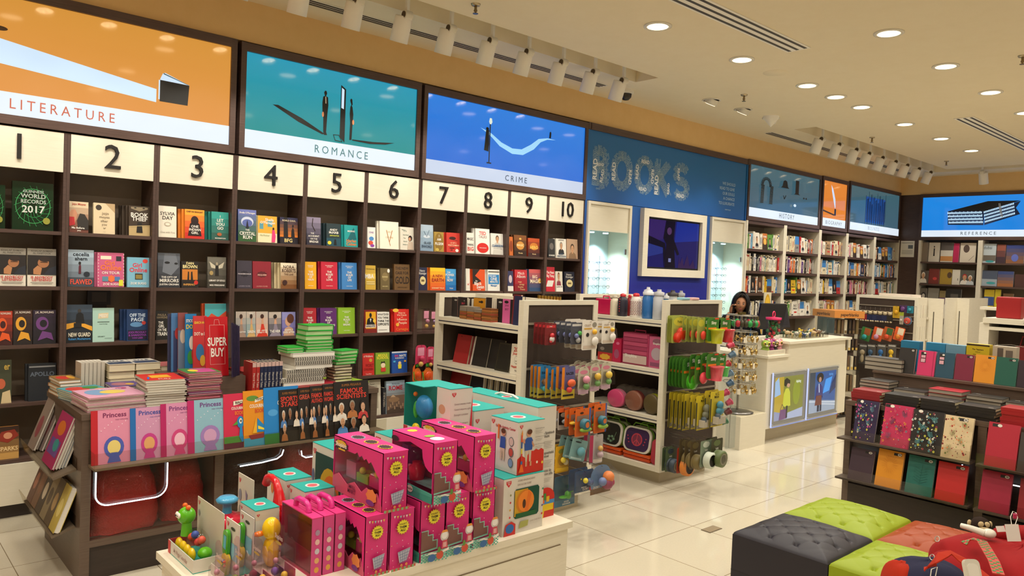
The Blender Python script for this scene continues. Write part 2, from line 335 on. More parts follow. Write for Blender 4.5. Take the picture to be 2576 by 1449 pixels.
LB('category_sign','narrow orange lit sign reading BIOGRAPHY with a white quill in an ink bottle',11.16,11.96,2.47,3.16,bio)
bus=['lbgrey',('r',.30,.22,.40,.60,'F#2d5fb4')]+[('r',.30+.0135*i+.004*((i*7)%3),.18+.05*((i*5)%3),.006+.003*(i%2),.66-.06*((i*3)%4),'#1a2033')for i in range(29)]+[('r',0,0,1,.17,WB),('t','BUSINESS',.46,.09,.08,'#93a0ae',.24,0,0,.25)]
LB('category_sign','grey-blue sign with a dark barcode, last before the far corner',12.09,14.04,2.47,3.18,bus)
# reference sign on the right wall
ref=['lbref',('r',0,0,1,.165,WB),('p',[(.17,.64),(.41,.86),(.60,.85),(.395,.62)],'#17181c'),('p',[(.165,.64),(.395,.62),(.39,.28),(.17,.30)],'#0e2a5a'),('p',[(.395,.62),(.60,.84),(.575,.68),(.60,.53),(.395,.28)],'#0e2a5a'),('t','REFERENCE',.36,.085,.075,'#3d4a5a',.24,0,0,.35)]
for r_ in range(4):
 for i in range(26):
  x=.175+i*.0083;ref.append(('r',x,.33+r_*.075,.006,.045+.01*((i*7+r_)%3==0),'E#bfe2fb'))
 for i in range(20):
  x=.40+i*.0088;y=.34+r_*.073+i*.0088*1.1;ref.append(('r',x,y,.0065,.045,'E#bfe2fb'))
ref+=[('l',[(.487,.78),(.505,.46)],.004,'#cfd8e8'),('l',[(.494,.78),(.512,.46)],.004,'#cfd8e8')]
LB('category_sign','bright blue lit sign reading REFERENCE with an open book of shelves',2.6,5.03,2.46,3.14,ref,side=1,Y0=5.03)
# dark band closing the corner above/below signs
# ---- blue feature wall with showcases and screen
grad('bluewall','#1c6cb0','#1c2490',1.5,2.9)
b=MB();z0,z1=0,3.13
b.box(6.625,8.195,WY+.01,5.6,0,2.39,'bluewall');struct('wall_feature',b);b=MB().box(5.905,8.98,WY+.01,5.735,2.395,3.13,'bluewall').box(5.905,8.98,WY-.012,5.7,3.13,3.2,'dwoodh');struct('wall_header',b);struct('trim_2',MB().box(5.865,5.895,WY,5.735,0,3.13,'bluewall').box(5.865,5.895,WY-.012,5.7,3.13,3.2,'dwoodh'));struct('trim_3',MB().box(8.992,9.015,WY,5.735,0,3.13,'bluewall').box(8.992,9.015,WY-.012,5.7,3.13,3.2,'dwoodh'))
# BOOKS word cloud lettering
b=MB();b.M=Pfront(0,WY+.009,0)
def along(path,size,off=0,col='#b9cdd8',bold=1):
# READ words one after the other along a path of (x,z)
 L=[(Vector(p),Vector(q))for p,q in zip(path,path[1:])];wl=size*3.3;pos=.4*wl;tot=sum((q-p).length for p,q in L)
 while pos<tot:
  d=pos
  for p,q in L:
   if d<=(q-p).length:break
   d-=(q-p).length
  u=(q-p).normalized();c=p+u*d+Vector((-u.y,u.x))*off
  text(b,'READ',c.x,c.y,size,9,col,.002,math.degrees(math.atan2(u.y,u.x)),bold);pos+=wl*1.04
def arc(cx,cz,rx,rz,a0,a1,n=14):return[(cx+rx*math.cos(math.radians(a0+(a1-a0)*i/n)),cz+rz*math.sin(math.radians(a0+(a1-a0)*i/n)))for i in range(n+1)]
zb,zt=2.565,2.945;zm=(zb+zt)/2
X0=5.985
def strokes():
 yield[(X0+.03,zb),(X0+.03,zt)],[('READ',zm-.02,.075)]
 yield arc(X0+.07,zm+.095,.12,.085,95,-80),[]
 yield arc(X0+.07,zm-.095,.14,.09,80,-95),[]
 for cx in(X0+.46,X0+.86):yield arc(cx,zm,.135,.165,90,450,24),[]
 yield[(X0+1.09,zb),(X0+1.09,zt)],[]
 yield[(X0+1.12,zm),(X0+1.31,zt)],[]
 yield[(X0+1.14,zm+.02),(X0+1.32,zb)],[]
 yield arc(X0+1.56,zm+.085,.115,.085,30,250,12)+arc(X0+1.56,zm-.085,.125,.09,90,-150,14),[]
for i,(p,_)in enumerate(strokes()):
 for off,s in((-.045,.02),(-.022,.026),(.0,.02),(.022,.024),(.045,.018)):along(p,s,off,'#9dbccb',0)
for(x,z,s,r)in((X0+.015,zm-.03,.062,90),(X0+.32,zm-.02,.055,90),(X0+.72,zm+.02,.045,90),(X0+1.08,zm-.09,.062,90),(X0+.60,zm-.05,.045,-90),(X0+1.0,zm,.045,-90),(X0+.86,zm+.15,.04,0),(X0+.83,zm-.16,.038,0),(X0+.13,zm-.09,.04,78),(X0+1.5,zm+.08,.04,-85),(X0+1.55,zm-.17,.042,0),(X0+1.31,zm-.11,.036,90),(X0+.1,zm+.03,.03,5)):
 text(b,'READ',x,z,s,9,'#e6edf0',.005,r,1)
tag(b.obj('wall_lettering'),'word BOOKS spelled out of small white READ words on the blue wall','lettering')
b=MB();b.M=Pfront(0,WY+.009,0)
for i,t_ in enumerate(('WE SHOULD','READ TO GIVE','OUR SOULS','A CHANCE','TO LUXURIATE')):text(b,t_,8.70-len(t_)*.013,2.83-i*.063,.036,9,'#b9d4e4',.002,0,0)
text(b,'HENRY MILLER',8.58,2.50,.014,9,'#b9d4e4',.002,0,0)
tag(b.obj('wall_lettering'),'small white quotation WE SHOULD READ TO GIVE on the blue wall','lettering')
def showcase(x0,x1,label):
 w=x1-x0;t=thing('display_case',label,'display case',(x0,WY,0),0,'lit glass showcases')
 MB().box(0,.035,-.02,.3,.0,2.385,'lam').box(w-.035,w,-.02,.3,.0,2.385,'lam').box(.035,w-.035,-.02,.3,2.355,2.385,'lam').box(.035,w-.035,.28,.3,0,2.355,'#cfdde0').box(.035,w-.035,0,.28,0,.9,'lam').obj('cabinet',t)
 MB().box(.035,w-.035,.0,.02,2.08,2.355,'lamh').obj('header_board',t)
 MB().box(.04,w-.04,.0,.006,.92,2.075,'C#d8efef').obj('glass_door',t)
 for i in(0,1):
  MB().lathe([(.03,0),(.03,.012)],'L#e8f4ff',14,(w*.3+i*w*.32,.12,2.06)).obj('case_light',t)
  lamp('SPOT',(x0+w*.3+i*w*.32,WY+.12,2.05),45,(.8,.93,1),(x0+w*.3+i*w*.32,WY+.16,1),spot_size=math.radians(110),spot_blend=.8,shadow_soft_size=.02,name='case_light_beam')
 MB().box(w-.09,w-.06,-.012,0,1.84,1.9,'M#b8bcc0').obj('door_lock',t)
 for cidx in range(3):
  MB().rod((w*.22+cidx*w*.24,.24,.95),(w*.22+cidx*w*.24,.24,1.82),.004,'M#c8ccd0',6).obj('rack_rod',t)
 return t
for x0,x1,lab in((5.9,6.62,'lit glass showcase of spectacles left of the wall screen'),(8.2,8.99,'lit glass showcase of spectacles right of the wall screen')):
 showcase(x0,x1,lab);w=x1-x0;side=lab.split(' of the')[0].split()[-1]
 def glasses(col):
  g=MB()
  for s in(-1,1):g.tube([(s*.032+.026*math.cos(a),0,.016*math.sin(a))for a in[2*PI*i/12 for i in range(12)]],.0022,col,5,True);g.tube([(s*.06,0,.006),(s*.068,.02,.006),(s*.068,.1,0)],.002,col,5)
  g.rod((-.007,0,.004),(.007,0,.004),.002,col,5)
  return g
 protos={}
 for r_ in range(9):
  for cidx in range(3):
   col=['#1a1a20','#30406a','#3a3a40','#6a2a30','#22252a'][(r_*2+cidx)%5]
   if col not in protos:o=protos[col]=glasses(col).obj('spectacles')
   else:o=protos[col].copy();C.objects.link(o)
   o.location=(x0+w*.22+cidx*w*.24,WY+.13,1.74-r_*.088)
   tag(o,{'#1a1a20':'black','#30406a':'blue','#3a3a40':'dark grey','#6a2a30':'dark red','#22252a':'charcoal'}[col]+' spectacles, %s column, row %d from top, in %s showcase'%(('left','middle','right')[cidx],r_+1,'the left' if x0<7 else 'the right'),'spectacles','spectacles on rods in the showcases')
   # wall screen
t=thing('wall_screen','screen in a wide cream frame on the blue wall','screen',(6.80,WY,1.61))
MB().box(0,1.24,-.05,.01,0,.09,'lam').box(0,1.24,-.05,.01,.68,.77,'lam').box(0,.09,-.05,.01,.09,.68,'lam').box(1.15,1.24,-.05,.01,.09,.68,'lam').obj('frame',t)
b=MB().box(.09,1.15,-.01,0,.09,.68,'#050510')
b.art(Pfront(.11,-.011,.11),1.02,.55,[('r',0,0,1,1,'F#20206c'),('p',[(0,.5),(.35,.62),(.4,1),(0,1)],'F#3a2670'),('p',[(.52,.55),(1,.62),(1,1),(.55,1)],'F#1c34a0'),('p',[(.0,.2),(.3,.3),(.33,.52),(0,.55)],'F#2a3a90'),('p',[(.33,0),(.36,.3),(.34,.52),(.02,.66),(0,.6),(.0,.5),(.3,.42)],'F#0c0c28'),('p',[(.34,0),(.36,.5),(.30,.62),(.34,1),(.52,1),(.5,.62),(.62,.30),(.58,.27),(.52,.4),(.55,0)],'F#100e26'),('p',[(.62,.25),(.64,.1),(.68,.25),(.72,.05),(.78,.3),(.84,.05),(.9,.2),(.95,0),(.6,0)],'F#3a2458'),('e',.41,.78,.045,.08,'F#5a3a6c'),('r',.41,.12,.05,.08,'F#8a90c8')],e=.0006)
b.obj('screen_panel',t)
# ---- pale shelving under HISTORY .. BUSINESS
FX=[9.02,10.06,11.12,12.04,13.09,14.14]
FS=[2.03,1.73,1.43,1.10,.78,.45]
NM=['first','second','third','fourth','fifth']
for i in range(5):
 x0,x1=FX[i],FX[i+1];w=x1-x0
 t=thing('bookcase_bay','cream sided bookcase with dark shelves, %s from the right showcase'%NM[i],'bookcase',(x0,WY,0),0,'cream sided bookcases of the long wall')
 MB().box(0,.04,-.01,.33,0,2.40,'lam').box(w-.03,w,-.005,.33,0,2.40,'lam').box(.04,w-.03,.31,.33,0,2.40,'backp').box(.04,w-.03,0,.31,2.36,2.40,'dwoodh').obj('carcass',t)
 for z in FS:MB().box(.04,w-.03,.0,.31,z-.035,z,'dwoodh').obj('shelf',t)
 MB().box(.04,w-.03,.0,.31,.1,.4,'lamh').obj('base_drawer',t)
for i,(y0,y1)in enumerate(((4.11,5.06),(3.16,4.11),(2.2,3.16))):
 w=y1-y0;t=thing('bookcase_bay','cream sided bookcase under the REFERENCE sign, %s'%('nearest the corner','second from the corner','third from the corner')[i],'bookcase',(RXX,y1,0),A90,'bookcases under the REFERENCE sign')
 MB().box(0,.04,-.01,.33,0,2.40,'lam').box(w-.03,w,-.005,.33,0,2.40,'lam').box(.04,w-.03,.31,.33,0,2.40,'backp').obj('carcass',t)
 for z in(2.03,1.65,1.30,.95):MB().box(.04,w-.03,.0,.31,z-.03,z,'dwoodh').obj('shelf',t)
 MB().box(.04,w-.03,.0,.31,.1,.6,'lamh').obj('base_drawer',t)
P0=onx(2267,606,14.14);P1=onx(2299,647,14.14);w=P0.y-P1.y;h=P0.z-P1.z
t=thing('wall_notice','small white printed notice on the dark corner panel','notice',(14.141,P0.y,P1.z),A90)
b=MB().box(0,w,-.008,0,0,h,'#e9e6da');b.art(Pfront(0,-.008,0),w,h,[('r',.55,.52,.35,.22,'#6a7278')]+[('r',.1,.4-.07*i,.8,.02,'#9a978c')for i in range(4)]+[('r',.1,.86,.8,.03,'#8a877c')])
b.obj('paper',t)
# ---- ceiling fittings
def downlight():
 t=thing('downlight','','ceiling light');MB().lathe([(.105,0),(.105,-.006),(.082,-.008),(.080,.0)],'lam',24).obj('trim_ring',t)
 MB().lathe([(.078,-.0075),(.001,-.0078)],'L#ffe2b0',24).obj('lamp_lens',t);return t
D0=downlight()
def where(x,y):
 rows={3.55:'row nearest the book wall signs',2.37:'second row from the book wall',1.1:'third row',-.3:'fourth row',-1.7:'fifth row'}
 return rows[y],sorted({p[0]for p in DOWN if p[1]==y}).index(x)+1
for i,(x,y)in enumerate(DOWN):
 o=D0 if i==0 else dup(D0,(0,0,0));o.location=(x,y,CZ-.001);r_,n=where(x,y)
 tag(o,'round lit recessed downlight, %s, number %d from the left'%(r_,n),'ceiling light','round downlights in the ceiling')
for i,(x,y)in enumerate(TILTED):
 t=thing('tilted_downlight','tilted recessed downlight over the blue wall, %s of three'%('left','middle','right')[i],'ceiling light',(x,y,CZ-.001),0,'tilted downlights over the blue wall')
 MB().lathe([(.10,0),(.10,-.005),(.08,-.007),(.08,0)],'lam',22).obj('trim_ring',t)
 o=MB().lathe([(.07,.03),(.07,-.03),(.06,-.032)],'lam',20).lathe([(.058,-.033),(.001,-.0335)],'L#ffeccc',20).obj('lamp_head',t);o.rotation_euler=(math.radians(28),0,0);o.location=(0,0,-.012)
def spot(x,y,rz,label,grp):
 t=thing('track_spotlight',label,'spotlight',(x,y,CZ),rz,grp)
 MB().box(-.012,.012,-.012,.012,-.05,.17,'ceilw').obj('stem',t)
 MB().rod((-.03,0,-.06),(.03,0,-.06),.034,'lam',16).rod((-.034,0,-.06),(-.03,0,-.06),.024,'#4a3a22',16).obj('pivot',t)
 b=MB();b.M=Matrix.Translation((.0,.06,-.11))@Matrix.Rotation(math.radians(20),4,'X')
 b.lathe([(.001,.06),(.06,.055),(.064,.045),(.066,-.13),(.058,-.13),(.056,-.09)],'ceilw',22).obj('can',t)
 b2=MB();b2.M=b.M;b2.lathe([(.056,-.1),(.001,-.1)],'L#fff0d0',18).obj('lens',t)
 return t
for i,x in enumerate(SPOTX):spot(x,4.64,0,'white cylinder spotlight in the near ceiling cove, number %d from its far end'%(len(SPOTX)-i),'spotlights in the near ceiling cove')
for i,x in enumerate(SPOTX2):spot(x,4.58,0,'white cylinder spotlight in the distant ceiling cove, number %d from the left'%(i+1),'spotlights in the distant ceiling cove')
for i,y in enumerate((3.95,3.2,2.5,1.7,.9)):spot(13.45,y,A90,'white spotlight hanging before the REFERENCE wall, number %d from the corner'%(i+1),'spotlights before the reference wall')
def slots(p0,p1,label,wd_=.13,n=3):
 a,c=Vector(p0),Vector(p1);L=(c-a).length;t=thing('air_diffuser',label,'air vent',(a.x,a.y,CZ),math.atan2(c.y-a.y,c.x-a.x),'slot air vents in the ceiling')
 MB().box(0,L,-wd_/2,wd_/2,-.006,-.001,'ceilw').obj('frame',t)
 for i in range(n):MB().box(.02,L-.02,-wd_/2+wd_*(i+.5)/n-.012,-wd_/2+wd_*(i+.5)/n+.012,-.008,-.0065,'#3f3524').obj('slot',t)
slots((1.2,5.08),(5.72,5.08),'long slot air vent behind the near row of spotlights',.11)
slots((8.85,5.05),(13.6,5.05),'long slot air vent behind the distant row of spotlights',.11)
slots((1.4,3.06),(5.78,3.06),'long four-line slot air vent crossing the ceiling at top centre',.2)
slots((9.25,2.93),(13.0,2.93),'long slot air vent at the right edge of the ceiling',.2)
for i,(px,py)in enumerate(((1197,10),(1872,238),(2194,345),(2381,405),(2573,140))):
 p=onz(px,py,CZ);t=thing('sprinkler','chrome ceiling sprinkler, number %d by distance from the left'%(i+1),'sprinkler',(p.x,p.y,CZ),0,'ceiling sprinklers')
 MB().lathe([(.035,0),(.03,-.012),(.012,-.014)],'M#b8a98a',14).obj('escutcheon',t);MB().lathe([(.01,-.01),(.01,-.035),(.014,-.05),(.004,-.06),(.02,-.066),(.02,-.069)],'M#8a7a5c',12).obj('head',t)
t=thing('dome_camera','dark dome security camera beside the last near spotlight','camera',(*onz(1575,228,CZ)[:2],CZ-.0));MB().lathe([(.08,0),(.08,-.03),(.065,-.035)],'lam',20).obj('housing',t)
MB().lathe([(.062,-.03),(.055,-.07),(.03,-.095),(.001,-.1)],'G#2c2418',18).obj('dome',t)
t=thing('conical_sensor','small white cone shaped sensor hanging from ceiling over the HISTORY sign','sensor',(*onz(1940,293,CZ)[:2],CZ));MB().lathe([(.09,0),(.08,-.03),(.03,-.09),(.004,-.12)],'ceilw',20).obj('cone',t)
t=thing('ceiling_speaker','flush round ceiling speaker grille between downlights','speaker',(*onz(1951,183,CZ)[:2],CZ));MB().lathe([(.11,0),(.108,-.003),(.001,-.0032)],'ceil',26).obj('grille',t)
# ================= books
def bookmb(w,h,t,col,art=(),page='page',b=None):
# centred on x, base at z 0, front cover at y 0 facing -y, spine on the left
 b=b or MB();c=min(.0022,t*.2)
 b.box(-w/2,w/2,0,c,0,h,col).box(-w/2,w/2,t-c,t,0,h,col).box(-w/2,-w/2+.003,c,t-c,0,h,col)
 b.box(-w/2+.003,w/2-.003,c,t-c,.003,h-.003,page)
 if art:b.art(Pfront(-w/2,0,0),w,h,art)
 return b
GW,GK='#e8e4da','#16120f'
def T(s,x,y,hh,c=GW,mw=.86,bold=1,rot=0):return('t',s,x,y,hh,c,mw,rot,bold)
def fade(c1,c2,n=6,y0=0,y1=1):
 a=[int(c1[i:i+2],16)for i in(1,3,5)];b=[int(c2[i:i+2],16)for i in(1,3,5)]
 return[('r',0,y0+(y1-y0)*i/n,1,(y1-y0)/n+.0005,'#%02x%02x%02x'%tuple(int(p+(q-p)*i/(n-1))for p,q in zip(a,b)))for i in range(n)]
def person_fig(x,y,s,dress='#141010',skin='#c08a64',hair='#1a120e'):
 return[('p',[(x-.05*s,y),(x+.06*s,y),(x+.045*s,y+.22*s),(x+.05*s,y+.33*s),(x-.045*s,y+.33*s),(x-.04*s,y+.2*s)],dress),('e',x,y+.385*s,.035*s,.04*s,skin),('e',x-.005*s,y+.405*s,.042*s,.035*s,hair)]
def face(x,y,s,skin='#c99a74',hair='#2a1a12',shirt='#20242c'):
 return[('p',[(x-.30*s,y-.42*s),(x+.30*s,y-.42*s),(x+.24*s,y-.22*s),(x+.08*s,y-.14*s),(x-.08*s,y-.14*s),(x-.24*s,y-.22*s)],shirt),('e',x,y+.05*s,.145*s,.165*s,hair),('r',x-.05*s,y-.2*s,.1*s,.12*s,skin),('e',x,y,.115*s,.15*s,skin),('e',x-.045*s,y+.02*s,.018*s,.008*s,GK),('e',x+.045*s,y+.02*s,.018*s,.008*s,GK),('e',x,y-.075*s,.035*s,.008*s,'#8a4a3a'),('p',[(x-.006*s,y+.01*s),(x+.018*s,y-.03*s),(x-.01*s,y-.035*s)],'#a87a58')]
BAYN={}
WB_=[]
def wb(row,bay,x0,x1,yt,col,art,label,n=0,th=.025):WB_.append((row,bay,x0,x1,yt,col,art,label,n,th))
swirl=[('l',[(.5+.42*math.cos(a),.5+.36*math.sin(a))for a in[2*PI*i/24 for i in range(25)]],.012,'#3fae62')]+[('l',[(.5+.1*math.cos(a),.5+.08*math.sin(a)),(.5+.25*math.cos(a+.3),.5+.22*math.sin(a+.3)),(.5+.46*math.cos(a+.7),.5+.43*math.sin(a+.7))],.008,'#2f9a52')for a in[2*PI*i/18 for i in range(18)]]+[('l',[(.5+.27*math.cos(a),.5+.24*math.sin(a))for a in[2*PI*i/24 for i in range(25)]],.008,'#37a058')]
gw=swirl+[T('GUINNESS',.5,.80,.055,'#9aa39a',.6),T('WORLD',.5,.705,.085,'#a8aea6',.6),T('RECORDS',.5,.59,.075,'#a8aea6',.62),T('2017',.5,.43,.14,'#c2c6be',.6),('e',.82,.2,.09,.07,'#8a8a2c')]
wb(0,0,-62,14,462,'G#0c2a18',gw,'large dark green foil record book cut by the left edge, top shelf',0,.03)
wb(0,1,32,136,458,'G#0c2a18',gw,'large dark green foil record book with web pattern and silver 2017, under number 1',0,.03)
wb(0,2,175,223,507,'#cdb89c',fade('#6b3a2c','#d8c4a2',5)+[('p',[(0,.35),(.3,.3),(.42,.6),(.3,.75),(.1,.72),(0,.6)],'#c48a6a'),('p',[(0,.2),(.3,.25),(.25,.5),(0,.5)],'#b8242a'),('p',[(1,.1),(.45,.1),(.4,.4),(.55,.62),(.8,.6),(1,.4)],'#2a2622'),T('Jojo Moyes',.5,.92,.06,'#b04030'),T('Me Before',.45,.15,.06),T('you',.5,.07,.05)],'tan paperback with an embracing couple, top shelf under number 2')
wb(0,2,236,290,511,'#d9c7a4',[('e',.24,.85,.14,.09,'#3a3026'),('p',[(.55,1),(1,1),(1,.7)],'#b89c74'),T('jojo',.55,.67,.09,'#5a4630',.4,0),T('moyes',.5,.55,.08,'#5a4630',.7,0),T('after',.5,.42,.08,'#5a4630',.55,0),T('you',.5,.31,.07,'#5a4630',.4,0),('l',[(.46,.2),(.5,.17),(.56,.2)],.02,'#5a4630'),T('a novel',.5,.07,.02,'#7a664c',.5,0)],'cream tan paperback with page curl corner, top shelf under number 2')
wb(0,2,325,378,518,'#3a2c1e',[('p',[(0,0),(1,0),(1,.35),(0,.3)],'#b8a070'),('p',[(.1,.9),(.5,.82),(.9,.9),(.9,.96),(.1,.96)],'#8a7c62'),('e',.3,.93,.06,.02,GK),('e',.7,.93,.06,.02,GK),T('BOOK',.5,.70,.13),T('THIEF',.5,.56,.13),('p',[(.35,.1),(.65,.1),(.6,.45),(.4,.45)],'#14100c'),('l',[(0,.3),(1,.36)],.02,'#e0c890')],'dark sepia paperback titled THIEF over a stack, top shelf under number 2',3)
wb(0,3,400,445,518,'#e4dcca',[T('SYLVIA',.5,.76,.10,'#3a322c'),T('DAY',.5,.62,.11,'#3a322c'),('e',.5,.42,.2,.07,'#b9ae9a'),('e',.5,.42,.13,.04,'#e4dcca'),T('One with You',.5,.16,.055,'#8a8074',.8,0)],'off-white paperback with grey author lettering, top shelf under number 3',2)
wb(0,3,466,515,527,'#e8892a',fade('#c8281e','#f0a030',5)+[('e',.5,.62,.2,.16,'#2a100c'),('p',[(.15,.1),(.85,.1),(.75,.5),(.6,.6),(.4,.6),(.25,.5)],'#1c0e0c'),T('CHETAN BHAGAT',.5,.92,.05,'#3a1a10'),T('ONE',.5,.42,.08),T('INDIAN',.5,.31,.08),T('GIRL',.5,.20,.08)],'orange and red paperback with black female silhouette, top shelf under number 3',2)
wb(0,3,533,576,533,'#1f7a70',fade('#2a5a50','#2f9a8e',4)+[T('I',.5,.84,.08),T('LET',.5,.70,.10),T('YOU',.5,.56,.10),T('GO',.5,.42,.10),('e',.45,.2,.14,.06,'#a85a30'),T('MACKINTOSH',.5,.06,.04)],'teal green paperback with stacked cream title, top shelf under number 3',2)
wb(0,4,600,646,527,'#3b4a86',fade('#2e5a2e','#6a74b4',6)+[('e',.5,.62,.34,.16,'#c8d0e4'),('e',.5,.58,.28,.12,'#5a68a8'),('p',[(.42,.42),(.58,.42),(.52,.62),(.5,.68),(.47,.62)],'#1c1a2c'),T("Sheila O'Flanagan",.5,.90,.05),T('THE',.5,.36,.05),T('CRYSTAL',.5,.25,.10),T('RUN',.5,.13,.10)],'violet blue paperback of a castle over green fields, top shelf under number 4',1)
wb(0,4,650,698,543,'#e6ddb4',[('r',0,.35,1,.65,'#e4a834'),('r',.08,.5,.2,.22,'#5a9aa8'),('r',.5,.6,.25,.22,'#5a9aa8'),T('Sheila',.6,.86,.10,GW,.6),T("O'Flanagan",.5,.75,.09),T('My Mother',.35,.27,.06,'#8a9a6a',.5,0),('p',[(.70,.02),(.88,.02),(.92,.25),(.86,.48),(.74,.48)],'#e03a7a'),('e',.80,.53,.05,.05,'#2c1a12')],'yellow paperback with a woman in a pink dress, top shelf under number 4',1)
wb(0,4,705,750,547,'#1a1628',fade('#d87a24','#2a2848',6,.2,1)+[('r',0,0,1,.25,'#181220'),('p',[(.2,.25),(.45,.25),(.42,1),(.22,1)],'#120e14'),('p',[(.62,.25),(.82,.25),(.78,.55),(.70,.62),(.64,.5)],'#0e0a10'),('e',.72,.68,.05,.05,'#0e0a10'),T('ROALD DAHL',.5,.88,.06,'#d8c8a8'),T('BFG',.45,.12,.13,'#e6d08a',.5)],'dark paperback with tall silhouette on orange sky, top shelf under number 4',1)
wb(0,5,772,808,546,'#4a4258',fade('#2c2838','#8a8098',5)+[('l',[(.45,.95),(.4,.7),(.6,.5)],.06,'#2a1e18'),T('THE',.4,.42,.05),T('ACCIDENT',.5,.32,.06),T('ON THE',.5,.22,.05),T('BRIDGE',.5,.12,.07)],'dusky purple-grey paperback with white title, top shelf under number 5')
wb(0,5,822,858,562,'#20343a',[('r',0,0,1,.35,'#1a4a5a'),T('ANDY',.5,.72,.09),T('McNAB',.5,.60,.10),T('DETONATOR',.55,.46,.05,'#d8e04a'),('e',.2,.14,.13,.08,'#e0d23a'),('p',[(.5,.05),(.7,.05),(.66,.3),(.55,.3)],'#0c1418')],'dark teal thriller with yellow spot and side pile, top shelf under number 5',3)
wb(0,5,867,901,566,'#1a9a9a',[('p',[(.2,.3),(.9,.35),(.7,.9),(.5,.7)],'#0f6068'),T('MISSING',.5,.72,.07),T('Harlan',.5,.28,.13,'#e07a30'),T('Coben',.5,.13,.13,'#e07a30')],'turquoise thriller with orange author name, top shelf under number 5',2)
wb(0,6,925,945,571,'#e8e6e0',[T('ONE',.5,.75,.08,'#7a3a8a'),('e',.5,.45,.3,.1,'#4a8ac8'),('e',.4,.25,.3,.1,'#d8503a'),('e',.6,.12,.25,.07,'#8a3aa0')],'narrow white book with coloured splashes, top shelf under number 6',1)
wb(0,6,957,1004,557,'#f0ead8',[T('GIRLS',.5,.62,.06,'#c8b890'),T('ON FIRE',.5,.42,.06,'#c8b890'),('l',[(.35,.68),(.5,.25),(.66,.68)],.03,'#b8763a'),('l',[(.5,.25),(.55,.12)],.025,'#b8763a')],'tall ivory hardback with a matchstick V, top shelf under number 6',1)
wb(0,6,1008,1042,571,'#ded8c8',[('l',[(.12,.88),(.4,.85)],.03,'#2a5a4a'),T('to all',.35,.82,.06,'#2a5a4a',.5,0),T('the boys',.4,.66,.06,'#2a5a4a',.6,0),T("I've",.3,.52,.06,'#2a5a4a',.4,0),T('loved',.35,.38,.06,'#2a5a4a',.5,0),T('before',.35,.24,.06,'#2a5a4a',.5,0),('e',.72,.52,.14,.12,'#2a1810'),('e',.68,.48,.09,.08,'#c89474'),('p',[(.5,.02),(.95,.02),(.9,.35),(.6,.38)],'#c8b4a0')],'white paperback with green handwriting and a girl, top shelf under number 6',1)
wb(0,7,1058,1091,565,'#8ea6bc',fade('#7f98b0','#a8bccc',4)+[('e',.5,.55,.25,.06,'#c8d4e0'),('l',[(.3,.75),(.5,.55),(.7,.8)],.03,'#4a6078'),T('GLASS',.55,.31,.08,'#3a4a5c'),T('SWORD',.5,.17,.09,'#3a4a5c')],'pale steel blue paperback, top shelf under number 7')
wb(0,7,1093,1117,583,'#a88a3a',[('e',.5,.5,.45,.45,'#8a6c28'),T('I',.5,.80,.1),T('AM',.5,.62,.12),T('PILGRIM',.5,.40,.13),('e',.3,.1,.18,.08,'#c8b050')],'mottled gold thriller, top shelf under number 7',1)
wb(0,7,1124,1158,585,'#c8382c',[('e',.45,.72,.25,.08,'#3a1412'),('l',[(.2,.68),(.8,.6)],.02,'#3a1412'),T('GO SET A',.5,.48,.06,'#f0c8a0'),T('WATCHMAN',.5,.36,.08,'#f0c8a0'),T('HARPER',.4,.22,.06,'#3a1412'),T('LEE',.35,.12,.06,'#3a1412'),('e',.75,.1,.12,.08,GW)],'red paperback with a black bird, top shelf under number 7',1)
wb(0,8,1175,1193,585,'#e8e4d8',[T('MAGIC',.5,.7,.13,'#2a2622'),T('THINKING',.5,.42,.1,'#2a2622'),T('BIG',.5,.22,.18,'#c83a2c')],'white book with dark capitals cut by the divider, top shelf under number 8',1)
wb(0,8,1198,1233,575,'#e8e6de',[T('TED',.5,.82,.13,'#d0241c'),T('TALKS',.5,.68,.10,'#8a3a34',.8,0),('e',.5,.24,.42,.20,'#d0241c'),T('CHRIS ANDERSON',.5,.24,.03,GW,.6)],'white hardback with a large red disc, top shelf under number 8',1)
wb(0,8,1236,1268,587,'#e0ddd4',face(.5,.72,.9,shirt='#c8c4ba',hair='#5a4230')+[T('CLARKSON',.5,.42,.10,'#2a5a8a'),T('and another thing',.5,.30,.05,'#2a2622',.8,0),('p',[(.15,0),(.85,0),(.8,.22),(.2,.22)],'#c9c5bc')],'white paperback with a man and blue lettering, top shelf under number 8')
wb(0,9,1282,1291,595,'#c8682a',[('e',.5,.5,.4,.3,'#8a3a18')],'sliver of an orange brown book by the divider, top shelf under number 9')
wb(0,9,1294,1325,591,'#5a3214',fade('#2c180c','#7a481c',4)+[('e',.5,.5,.32,.2,'#c88a3a'),T('MAGIC',.5,.52,.10,'#f0d8a0'),('e',.5,.82,.1,.05,'#d8a850'),T('Rhonda',.5,.14,.06,'#e8c890')],'dark brown gold glowing paperback, top shelf under number 9',1)
wb(0,9,1329,1358,599,'#8a2a14',fade('#3a1c1c','#b84a1c',5)+[('e',.5,.55,.35,.2,'#c87a2a'),T('HERO',.5,.5,.16,'#f0c860'),T('Rhonda',.5,.14,.06,'#e8c890')],'dark red and gold paperback, top shelf under number 9',1)
wb(0,10,1380,1397,600,'#2a2a2c',[('e',.5,.6,.3,.18,'#6a6460'),T('SCORSESE',.5,.12,.07)],'black and white portrait book by the divider, top shelf under number 10')
wb(0,10,1400,1425,600,'#e4e0d4',[T('LEADING',.5,.93,.07,'#1c1a18')]+face(.5,.62,1.0,shirt='#26282c',hair='#8a857c')+[T('ALEX',.45,.20,.09,'#2a4a6a',.5),T('FERGUSON',.5,.09,.09,'#2a4a6a')],'white hardback of a suited grey-haired man, top shelf under number 10',1)
